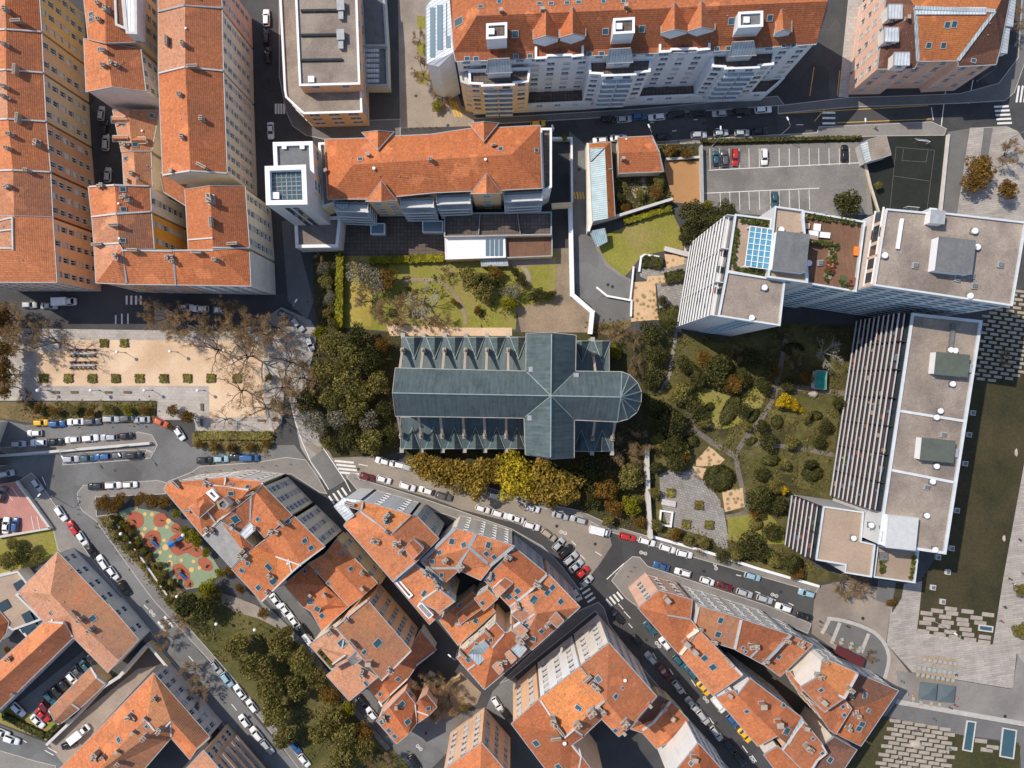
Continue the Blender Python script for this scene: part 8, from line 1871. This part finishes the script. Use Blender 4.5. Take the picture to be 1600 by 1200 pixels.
for x, y, s in ((189, 834, 'in the planting strip'), (277, 932, 'at the lower tip of the playground'), (338, 975, 'by the beige park path'), (398, 984, 'among the dark evergreens'), (22, 550, 'under the plane trees at the left edge'), (286, 836, 'inside the playground')): kit('park_lamp', 'white globe lamp ' + s, 'lamp', 'globe lamps of the lower park', x, y, 0, globe, 0, 4.4)
mast = [mk_(lambda b: (b.cyl((0, 0, 0), .16, .6, 10), b.tube([(0, 0, .5), (0, 0, 7.6), (.25, 0, 8.0), (1.6, 0, 8.2)], [.09, .06, .05, .04], 8)), [GUT], 'pole'), mk_(lambda b: (b.box((1.9, 0, 8.18), (.9, .32, .14)), b.box((1.9, 0, 8.09), (.6, .24, .05), 0, 1)), [WHITE, GLOBE], 'lamp_head')]
for x, y, a, s in ((1010, 224, 2.0, 'by the little square house'), (1218, 213, 2.0, 'above the parking bays'), (1358, 131, 1.6, 'in front of the pink corner house'), (1526, 127, 1.5, 'at the road corner right of the pink house'), (1113, 228, 1.6, 'at the corner of the car park'), (1330, 216, 1.6, 'near the changing hut'), (120, 700, -1, 'on the middle island'), (470, 485, 1, 'by the bend at the hedged garden'), (83, 775, .8, 'by the red deck'), (715, 1015, 2.4, 'beside the lower bright orange house'), (1455, 968, -.6, 'between the stone slab lawn and the plaza'), (1577, 217, .5, 'on the pale plaza at the top right'), (205, 696, -1, 'near the crossing of the island')):
    kit('street_lamp', 'tall grey street lamp ' + s, 'street lamp', 'street lamps', x, y, a, mast)
WOOD = plain('bench_timber', (.20, .12, .07), .8, 0, .2, 2)
bench = [mk_(lambda b: [b.box((0, -.2 + .13 * k, .45), (1.8, .1, .05)) for k in range(4)], [WOOD], 'seat'), mk_(lambda b: [b.box((0, .3, .62 + .14 * k), (1.8, .04, .1)) for k in range(2)], [WOOD], 'backrest')] + [mk_(lambda b, s=s: (b.box((s * .75, 0, .22), (.07, .5, .44)), b.box((s * .75, .3, .6), (.06, .05, .5))), [IRON], 'leg') for s in (-1, 1)]
for k, (x, y) in enumerate(((88, 613), (117, 613), (170, 613), (200, 613))): kit('park_bench', ordw(k) + ' bench from left on the lower paved walk', 'bench', 'benches of the sandy park', x, y, 0, bench)
for x, y, a, s in ((1038, 445, .15, 'below the dark block hedge'), (1046, 478, -.1, 'by the gravel bed under the tower'), (1089, 746, -.6, 'above the flagstone terrace'), (1110, 763, -.6, 'below the wide clipped bush'), (1127, 787, 1.6, 'left of the lower gravel bed'), (317, 636, 1.6, 'on the right paved walk of the sandy park'), (316, 660, 1.6, 'on the lower paved corner'), (217, 858, -.95, 'on the left edge of the playground'), (230, 878, -.95, 'at the lower left edge of the playground'), (409, 657, 0, 'by the bottom hedge of the sandy park'), (635, 434, .2, 'on the lawn garden'), (165, 538, .2, 'by the upper planting bed')): kit('park_bench', 'timber bench ' + s, 'bench', 'benches in the gardens', x, y, a, bench)
# cafe terraces
CANE = plain('yellow_cane', (.50, .28, .07), .6, 0, .1, 2); TTOP = plain('grey_table_top', (.34, .355, .36), .5, 0, .1, 2); PAR = plain('grey_parasol_cloth', (.10, .13, .14), .8, 0, .06, .5)
def chair_parts(m):
    return [mk_(lambda b: b.box((0, 0, .45), (.44, .44, .05)), [m], 'seat'), mk_(lambda b: b.box((0, .21, .68), (.44, .05, .42)), [m], 'backrest')] + [mk_(lambda b, i=i, j=j: b.box((i * .18, j * .18, .22), (.04, .04, .44)), [IRON], 'leg') for i in (-1, 1) for j in (-1, 1)]
chairy = chair_parts(CANE); chairg = chair_parts(TTOP)
table = [mk_(lambda b: b.box((0, 0, .74), (.85, .85, .05)), [TTOP], 'table_top'), mk_(lambda b: (b.tube([(0, 0, 0), (0, 0, .72)], .04, 8), b.box((0, 0, .02), (.45, .45, .04))), [IRON], 'pedestal')]
rowsT = [('top row', [(1443 + 7.9 * k, 1029 + 1.1 * k) for k in range(7)]), ('second row', [(1434 + 8.0 * k, 1042 + 1.2 * k) for k in range(8)]), ('third row', [(1432 + 7.8 * k, 1052 + 1.3 * k) for k in range(8)]), ('row below the parasols', [(1425, 1090), (1437, 1096), (1453, 1097), (1466, 1099)])]
for nm, L in rowsT:
    for k, (x, y) in enumerate(L):
        kit('cafe_table', 'grey square cafe table, ' + ordw(k) + ' from left in the ' + nm + (' of the plaza terrace' if 'row b' not in nm else ''), 'table', 'cafe tables on the plaza', x, y, -.14, table)
        for s, a in ((-1, 3.14), (1, 0)): kit('cafe_chair', ('yellow' if nm != 'second row' else 'grey') + ' cafe chair ' + ('above' if s < 0 else 'below') + ' the ' + ordw(k) + ' table of the ' + nm, 'chair', 'cafe chairs on the plaza', x - s * .2 + 1.2 * s * 0, y + s * 4.2, a - .14, chairy if nm != 'second row' else chairg)
for k, (x, y) in enumerate(((1314, 998), (1312, 1003), (1329, 1004), (1327, 1010), (1342, 1011), (1339, 1016))):
    kit('cafe_table', 'white cafe table in front of the dark red awning, ' + ordw(k) + ' of six', 'table', 'cafe tables by the awning', x, y, .3, table)
    kit('cafe_chair', 'yellow cafe chair beside the ' + ordw(k) + ' table by the dark red awning', 'chair', 'cafe chairs by the awning', x + 4.5 * (1 if k % 2 else -1), y + 2, .3 + 1.5, chairy)
par = [mk_(lambda b: [b.face([(2.1 * math.cos(a) * 1.414, 2.1 * math.sin(a) * 1.414, 2.35), (2.1 * math.cos(a + 1.5708) * 1.414, 2.1 * math.sin(a + 1.5708) * 1.414, 2.35), (0, 0, 3.0)]) for a in (.7854, 2.356, 3.927, 5.498)] + [b.box((0, s * 2.1, 2.25), (4.2, .03, .2)) for s in (-1, 1)] + [b.box((s * 2.1, 0, 2.25), (.03, 4.2, .2)) for s in (-1, 1)], [PAR], 'canopy'), mk_(lambda b: (b.tube([(0, 0, 0), (0, 0, 3.05)], .05, 8), b.box((0, 0, .06), (.8, .8, .12))), [GUT], 'pole')]
kit('parasol', 'left of two big square grey parasols on the plaza', 'parasol', 'square parasols on the plaza', 1442.5, 1075, -.11, par); kit('parasol', 'right of two big square grey parasols on the plaza', 'parasol', 'square parasols on the plaza', 1470.5, 1078.5, -.11, par)
b = MB(); a, c = W(1308, 1008, 3), W(1352, 1030, 3); d = (c - a); n = Vector((d.y, -d.x, 0)).normalized() * -2.2; n = -n if n.y > 0 else n
AWN = plain('oxblood_awning', (.10, .018, .022), .8, 0, .12, .8)
b.face([a + Vector((0, 0, .5)) + n, c + Vector((0, 0, .5)) + n, c, a]); b.face([a, c, c - Vector((0, 0, .25)), a - Vector((0, 0, .25))])
for q in (a, c, (a + c) / 2): b.tube([q - Vector((0, 0, .1)), q - Vector((0, 0, 3))], .05, 6)
tag(b.build('awning', [AWN]), 'dark red awning over the tables at the foot of the plaza row houses', 'awning')
ltab = [mk_(lambda b: b.box((0, 0, .74), (6.2, .42, .05)), [TTOP], 'table_top')] + [mk_(lambda b, s=s: b.box((s * 2.6, 0, .36), (.08, .38, .72)), [IRON], 'leg') for s in (-1, 1)]
kit('long_table', 'upper of two long white tables with coloured crowd on the sand court', 'table', 'long tables on the sand court', 131, 552.5, 0, ltab); kit('long_table', 'lower of two long white tables with coloured crowd on the sand court', 'table', 'long tables on the sand court', 131, 571, 0, ltab)
# goals, playground, basins, vents
goal = [mk_(lambda b: (b.tube([(-1.5, 0, 0), (-1.5, 0, 2), (1.5, 0, 2), (1.5, 0, 0)], .06, 8), b.tube([(-1.5, 0, 2), (-1.5, 1, .05), (1.5, 1, .05), (1.5, 0, 2)], .03, 6)), [WHITE], 'frame'), mk_(lambda b: [b.tube([(-1.5 + .3 * k, 0, 2), (-1.5 + .3 * k, 1, .05)], .012, 4) for k in range(11)], [WHITE], 'net')]
kit('goal', 'white goal at the top end of the sports court', 'goal', 'goals of the sports court', 1438, 224, -.1, goal); kit('goal', 'white goal at the lower end of the sports court', 'goal', 'goals of the sports court', 1421, 326, 3.05, goal)
BLU = plain('blue_play_panel', (.03, .16, .42), .4, 0, .1, 2)
ptow = [mk_(lambda b: [b.box((i * .6, j * .6, 1.2), (.1, .1, 2.4)) for i in (-1, 1) for j in (-1, 1)], [WOOD], 'frame'), mk_(lambda b: b.box((0, 0, 1.1), (1.3, 1.3, .08)), [WOOD], 'platform'), mk_(lambda b: (b.face([(-.8, -.8, 2.3), (.8, -.8, 2.3), (.8, 0, 2.9), (-.8, 0, 2.9)]), b.face([(.8, .8, 2.3), (-.8, .8, 2.3), (-.8, 0, 2.9), (.8, 0, 2.9)])), [BLU], 'roof'), mk_(lambda b: (b.face([(.65, -.3, 1.15), (2.8, -.3, .2), (2.8, .3, .2), (.65, .3, 1.15)]), b.box((1.72, .32, .78), (2.3, .05, .2)), b.box((1.72, -.32, .78), (2.3, .05, .2))), [BLU], 'slide')]
kit('play_tower', 'blue roofed play tower with slide on the biggest red patch', 'play tower', None, 274, 847, .6, ptow); kit('play_tower', 'play hut with ramp on the middle left red patch', 'play tower', None, 238, 841, -.9, [ptow[0], ptow[1], (ptow[3][0], ptow[3][1])])
kit('play_tower', 'play platform with chute on the lower red patch', 'play tower', None, 281, 892, -.8, [ptow[0], ptow[1], ptow[3]])
rider = [mk_(lambda b: b.tube([(.1 * math.cos(k), .1 * math.sin(k), .04 * k) for k in range(13)], .025, 5), [IRON], 'spring'), mk_(lambda b: (b.box((0, 0, .58), (1.0, .14, .3)), b.box((.42, 0, .85), (.3, .12, .35)), b.box((-.1, 0, .76), (.4, .3, .06))), [plain('rider_green', (.05, .16, .07), .5, 0, .1, 2)], 'seat')]
for x, y, s in ((210, 814, 'first red patch at top left'), (251, 812, 'round red patch at the top'), (276, 826, 'small round red patch'), (323, 884, 'right oval red patch'), (264, 880, 'yellow dot'), (296, 912, 'lowest small red patch'), (306, 858, 'right end of the biggest red patch')): kit('spring_rider', 'spring rider on the ' + s + ' of the playground', 'spring rider', 'spring riders of the playground', x, y, x * .1, rider)
kit('seesaw', 'seesaw beside the play tower on the biggest red patch', 'seesaw', None, 292, 856, .4, [mk_(lambda b: b.box((0, 0, .5), (2.6, .2, .08)), [WOOD], 'beam'), mk_(lambda b: b.box((0, 0, .24), (.2, .4, .48)), [IRON], 'post')])
for pts, nm in (([(1511, 1126), (1525.5, 1128), (1519, 1175), (1504, 1172)], 'long narrow blue glazed panel in the lower lawn'), ([(1567, 1137), (1589, 1141), (1584, 1186), (1562, 1182)], 'wide blue glazed panel in the lower lawn'), ([(1530, 976), (1552, 979), (1551, 988), (1529, 985)], 'small blue glazed panel among the stone slabs')):
    B = Bld('roof_light', nm, 'skylight', 'glazed panels set in the lawns'); flatbox(B, pts, .45, 0, POOL, TRIM, cop=TRIM, par=.1, cope_w=.25)
vb = [mk_(lambda b: b.box((0, 0, .4), (1.25, 1.25, .8)), [W_CONC], 'base'), mk_(lambda b: (b.box((0, 0, .85), (.95, .95, .1)), b.box((0, 0, .92), (.75, .75, .06), 0, 1)), [GUT, FELT], 'grille')]
for k, (x, y) in enumerate(((1518, 645), (1512, 679), (1506, 724), (1493, 797), (1485, 856), (1464, 870), (1479, 893), (1456, 917), (1471, 939))): kit('vent_block', 'square concrete vent block on the dark lawn, ' + ordw(k) + ' from the top', 'vent', 'vent blocks beside the slab', x, y, -.12, vb)
for x, y, s, sz in ((1158, 867, 'long pale boulder at the bottom of the garden', (5.6, 1.6, .9)), (1430, 1162, 'big rounded boulder among the stone slabs', (3.0, 2.2, .9)), (1270, 616, 'pale stone block by the teal shed', (2.4, 1.8, 1.2)), (1587, 707, 'small stone seat at the edge of the dark lawn', (.8, 2, .5)), (1568, 841, 'lower small stone seat at the edge of the dark lawn', (.8, 1.6, .5))):
    b = MB(); b.sphere((0, 0, .2), 1, 14, 8)
    rr = random.Random(int(x))
    b.v = [(q[0] * sz[0] / 2 * (1 + .12 * math.sin(q[1] * 5 + x)), q[1] * sz[1] / 2 * (1 + .15 * math.sin(q[0] * 4)), max(-.1, (q[2] - .2) * sz[2] + .1)) for q in b.v]
    p = W(x, y); o = b.build('boulder', [plain('boulder_stone_%d' % x, (.42, .37, .31), .9, 0, .2, 1)], None, (0, 0, 0)); o.location = p; tag(o, s, 'boulder')
bol = [mk_(lambda b: b.cyl((0, 0, 0), .07, .9, 8), [IRON], 'post'), mk_(lambda b: b.sphere((0, 0, .95), .09, 8, 5), [IRON], 'cap')]
BP = [(124 + .0 * k, 775 + 7 * k) for k in range(5)] + [(300 + 22 * k, 739 - 2.0 * k) for k in range(8)] + [(555 + 9 * k, 747 + 2.5 * k) for k in range(3)] + [(1290, 986), (1296, 990), (1280, 978)] + [(632 + 10 * k, 202 - .5 * k) for k in range(6)] + [(980, 900), (985, 892), (990, 885)]
for k, (x, y) in enumerate(BP):
    ph = 'pavement corner above the playground' if k < 5 else 'pale front of the wedge shaped house' if k < 13 else 'road fork under the church' if k < 16 else 'plaza forecourt' if k < 19 else 'stained courtyard mouth' if k < 25 else 'taxi street crossing'
    j = k - (0 if k < 5 else 5 if k < 13 else 13 if k < 16 else 16 if k < 19 else 19 if k < 25 else 25)
    kit('bollard', 'thin dark bollard by the ' + ph + ', ' + ordw(j) + ' of its line', 'bollard', 'bollards', x, y, 0, bol)

# ------------------------------------------------------------------ people
def skinned(joints, edges, rad, root, sub=1):
    me = bpy.data.meshes.new('skin'); me.from_pydata(joints, edges, [])
    o = bpy.data.objects.new('skin', me); COL.objects.link(o)
    me.skin_vertices.new() if hasattr(me.skin_vertices, 'new') else None
    md = o.modifiers.new('s', 'SKIN'); md.use_smooth_shade = True
    if not me.skin_vertices:
        import bmesh
        bm = bmesh.new(); bm.from_mesh(me); bm.verts.layers.skin.verify(); bm.to_mesh(me); bm.free()
    for i, r in enumerate(rad): me.skin_vertices[0].data[i].radius = (r, r)
    me.skin_vertices[0].data[root].use_root = True
    s = o.modifiers.new('u', 'SUBSURF'); s.levels = sub; s.render_levels = sub
    bpy.context.view_layer.update()
    dg = bpy.context.evaluated_depsgraph_get()
    out = bpy.data.meshes.new_from_object(o.evaluated_get(dg), depsgraph=dg)
    bpy.data.objects.remove(o); return out
SKIN = plain('skin', (.50, .29, .20), .6, 0, .06, 3); HAIR = plain('dark_hair', (.035, .022, .015), .7, 0, .2, 4)
def figure(pose):
    if pose == 'walk':
        hip = .92; kn = [(.14, .1, .50), (-.02, -.1, .48)]; ft = [(.10, .1, .08), (-.28, -.1, .12)]; toe = [(.27, .1, .03), (-.12, -.1, .05)]; el = [(-.10, .25, 1.12), (.10, -.25, 1.12)]; ha = [(-.06, .27, .88), (.24, -.26, .92)]
    else:
        hip = .50; kn = [(.42, .1, .50), (.42, -.1, .50)]; ft = [(.42, .1, .09), (.44, -.1, .09)]; toe = [(.60, .1, .03), (.62, -.1, .03)]; el = [(.06, .25, .74), (.06, -.25, .74)]; ha = [(.32, .18, .66), (.32, -.18, .66)]
    J = [(0, 0, hip), (0, 0, hip + .22), (0, 0, hip + .42), (0, 0, hip + .52), (.015, 0, hip + .60), (.02, 0, hip + .72), (.015, 0, hip + .80), (.115, 0, hip + .665)]
    Rd = [.13, .125, .14, .065, .06, .095, .06, .022]
    E = [(0, 1), (1, 2), (2, 3), (3, 4), (4, 5), (5, 6), (5, 7)]
    for s, k in ((1, 0), (-1, 1)):
        i = len(J); J += [(0, s * .18, hip + .45), el[k], ha[k]]; Rd += [.06, .042, .03]; E += [(2, i), (i, i + 1), (i + 1, i + 2)]
        h = Vector(ha[k]); d = (h - Vector(el[k])).normalized(); sd = Vector((d.z, 0, -d.x)).normalized()
        pl = h + d * .07; j = len(J); J.append(tuple(pl)); Rd.append(.026); E.append((i + 2, j))
        for f, l in ((-.03, .06), (-.01, .085), (.012, .08), (.032, .06)):
            q = len(J); J += [tuple(pl + sd * f + d * .035), tuple(pl + sd * f * 1.2 + d * (.035 + l) + Vector((0, -s * .02, 0)))]; Rd += [.010, .008]; E += [(j, q), (q, q + 1)]
        q = len(J); J.append(tuple(h + sd * .055 + d * .055)); Rd.append(.010); E.append((i + 2, q))
        i = len(J); J += [(0, s * .095, hip - .02), kn[k], ft[k], toe[k]]; Rd += [.095, .062, .042, .035]; E += [(0, i), (i, i + 1), (i + 1, i + 2), (i + 2, i + 3)]
    body = skinned(J, E, Rd, 0); body.materials.append(SKIN)
    J = [(0, 0, hip + .02), (0, 0, hip + .22), (0, 0, hip + .42), (0, 0, hip + .50)]; Rd = [.155, .15, .165, .08]; E = [(0, 1), (1, 2), (2, 3)]
    for s, k in ((1, 0), (-1, 1)):
        i = len(J); J += [(0, s * .18, hip + .45), el[k], tuple(Vector(el[k]).lerp(Vector(ha[k]), .85))]; Rd += [.078, .058, .045]; E += [(2, i), (i, i + 1), (i + 1, i + 2)]
    top = skinned(J, E, Rd, 0)
    J = [(0, 0, hip + .04)]; Rd = [.15]; E = []
    for s, k in ((1, 0), (-1, 1)):
        i = len(J); J += [(0, s * .095, hip - .03), kn[k], ft[k]]; Rd += [.108, .078, .06]; E += [(0, i), (i, i + 1), (i + 1, i + 2)]
    leg = skinned(J, E, Rd, 0)
    b = MB(); b.sphere((0, 0, hip + .755), .108, 12, 7); b.v = [(q[0] * 1.05 - .012, q[1], q[2] if q[2] > hip + .70 or q[0] < .02 else hip + .74) for q in b.v]
    return body, top, leg, b.mesh('hair', [HAIR])
FIG = {'walk': figure('walk'), 'sit': figure('sit')}
CLO = {n: plain('cloth_' + n, c, .85, 0, .1, 3) for n, c in (('red', (.62, .05, .05)), ('navy', (.02, .03, .09)), ('black', (.015, .015, .017)), ('white', (.65, .64, .62)), ('yellow', (.80, .55, .05)), ('pink', (.75, .25, .32)), ('teal', (.03, .20, .22)), ('grey', (.18, .18, .19)), ('denim', (.06, .10, .2)), ('green', (.06, .18, .05)))}
for f in FIG.values():
    for k in (1, 2): f[k].materials.append(CLO['grey'])
def person(x, y, rz, pose, top, leg, label, group=None, z=0):
    p = W(x, y, z); o = empty('person', (p.x, p.y, z), label, 'person', group, rz)
    for nm, me, c in zip(('body', 'top', 'trousers', 'hair'), FIG[pose], (None, top, leg, None)):
        ob = link(nm, me, o)
        if c: ob.material_slots[0].link = 'OBJECT'; ob.material_slots[0].material = CLO[c]
for x, y, a, t, l, s in ((1407, 1063, 1, 'teal', 'denim', 'walking near the pointed end house'), (1457, 1122, 0, 'green', 'denim', 'walking below the kerb line of the plaza'), (1567, 947, 2.8, 'navy', 'black', 'walking on the right plaza strip'), (1562, 969, .2, 'red', 'navy', 'walking below the one in navy'), (1575, 903, 1, 'black', 'black', 'at the top of the right plaza strip'), (1581, 911, 2, 'white', 'denim', 'at the top of the right plaza strip'), (1590, 842, .5, 'navy', 'denim', 'on the pale plaza beside the dark lawn'), (1596, 895, 2, 'pink', 'black', 'near the right edge of the plaza'), (1366, 201, 0, 'grey', 'black', 'crossing in front of the car park pavement'), (928, 338, 1.5, 'navy', 'red', 'on the ramp road beside the shed'), (1490, 1100, 0, 'red', 'black', 'standing behind the parasols'), (1482, 1104, 1, 'navy', 'denim', 'standing behind the parasols beside the bar'), (1491, 1088, 2, 'pink', 'grey', 'leaning at the bar right of the parasols'),
                         (1328, 116, 1.2, 'red', 'denim', 'on the slab pavement by the pink corner house'), (666, 1143, 1, 'black', 'black', 'pushing past the zebra crossing of the bottom lane'), (1490, 1052, 2, 'navy', 'denim', 'at the right end of the cafe rows'), (1017, 1185, 0, 'grey', 'black', 'in the court of the bottom island') if False else (1322, 977, 0, 'black', 'black', 'on the restaurant forecourt'), (1280, 970, .5, 'navy', 'black', 'beside the last black parked car')):
    person(x, y, a, 'walk', t, l, 'person in %s top and %s trousers %s' % (t, l, s), 'people walking')
for x, y, a, t, l, s in ((1427, 1140, 0, 'black', 'denim', 'left of the pair seated on the upper stone slabs'), (1435, 1141, 2, 'navy', 'denim', 'right of the pair seated on the upper stone slabs'), (1474, 1173, 1, 'white', 'grey', 'lower of the group seated at the right of the slabs'), (1483, 1170, 2, 'teal', 'denim', 'upper of the group seated at the right of the slabs'), (1402, 1184, 1, 'black', 'denim', 'seated alone low on the slabs'), (1406, 1188, 2, 'white', 'denim', 'seated lowest on the slabs'), (1415, 1083, 0, 'white', 'black', 'seated left of the parasols')):
    person(x, y, a, 'sit', t, l, 'person in %s top, %s' % (t, s), 'people seated on the plaza')
cs = ['red', 'navy', 'yellow', 'pink', 'white', 'teal', 'green', 'black']
rr = random.Random(12); used = {}
for j, (yy, a, nm) in enumerate(((546, -1.57, 'upper side of upper long table'), (557, 1.57, 'lower side of upper long table'), (565.5, -1.57, 'upper side of lower long table'), (576, 1.57, 'lower side of lower long table'))):
    for k in range(6):
        x = 112 + 7.4 * k + rr.uniform(-.8, .8); c = cs[(k * 3 + j * 2 + k * k) % 7]
        person(x, yy, a, 'sit', c, rr.choice(['denim', 'black', 'navy']), '%s topped person seated %s from left on the %s' % (c, ordw(k), nm), 'people at the long tables')
    b = MB(); p = W(131, yy); b.box((p.x, p.y, .40), (6.4, .32, .06)); b.box((p.x - 2.8, p.y, .2), (.1, .3, .38)); b.box((p.x + 2.8, p.y, .2), (.1, .3, .38)); tag(b.build('form_bench', [WOOD]), 'backless bench on the ' + nm, 'bench', 'backless benches on the sand court')

# house beyond the left edge whose shadow lies over the fork of the two parking streets
B = Bld('apartment_building', 'tall house at the left edge shading the fork of the parking streets', 'apartment house')
gable(B, (-150, 745), (-62, 741), (-62, 662), (-150, 664), 18, (-106, 662), (-106, 744), 21, roof=T1, wall=W_CREAM, win=())
finish()
# ------------------------------------------------------------------ camera, light, sky
cam = bpy.data.cameras.new('camera'); cam.sensor_width = 36; cam.sensor_fit = 'HORIZONTAL'; cam.lens = 36 * FPX / 1600.0
cam.clip_end = 3000; cam.clip_start = 1
co = bpy.data.objects.new('camera', cam); COL.objects.link(co); co.location = CAM; co.rotation_euler = (0, 0, 0)
SC.camera = co
LD = Vector((0.646, -0.388, -1.0)).normalized()          # the way the light travels
sl = bpy.data.lights.new('sun', 'SUN'); sl.energy = 3.75; sl.angle = math.radians(0.5); sl.color = (1.0, 0.90, 0.77)
so = bpy.data.objects.new('sun', sl); COL.objects.link(so); so.rotation_euler = LD.to_track_quat('-Z', 'Y').to_euler(); so.location = (-100, 60, 250)
wd = bpy.data.worlds.new('World'); SC.world = wd; wd.use_nodes = True
nt = wd.node_tree; bg = nt.nodes['Background']
st = nt.nodes.new('ShaderNodeTexSky'); st.sky_type = 'NISHITA'; st.sun_disc = False
st.sun_elevation = math.asin(-LD.z); st.sun_rotation = math.atan2(-LD.x, -LD.y)
st.altitude = 200; st.air_density = 1.0; st.dust_density = 1.0
nt.links.new(st.outputs[0], bg.inputs[0]); bg.inputs[1].default_value = 0.15
SC.view_settings.view_transform = 'Standard'; SC.view_settings.look = 'None'; SC.view_settings.gamma = 1.0
SC.view_settings.exposure = 0.12
SC.render.engine = 'CYCLES'
SC.cycles.max_bounces = 5; SC.cycles.diffuse_bounces = 3; SC.cycles.transmission_bounces = 3; SC.cycles.transparent_max_bounces = 6
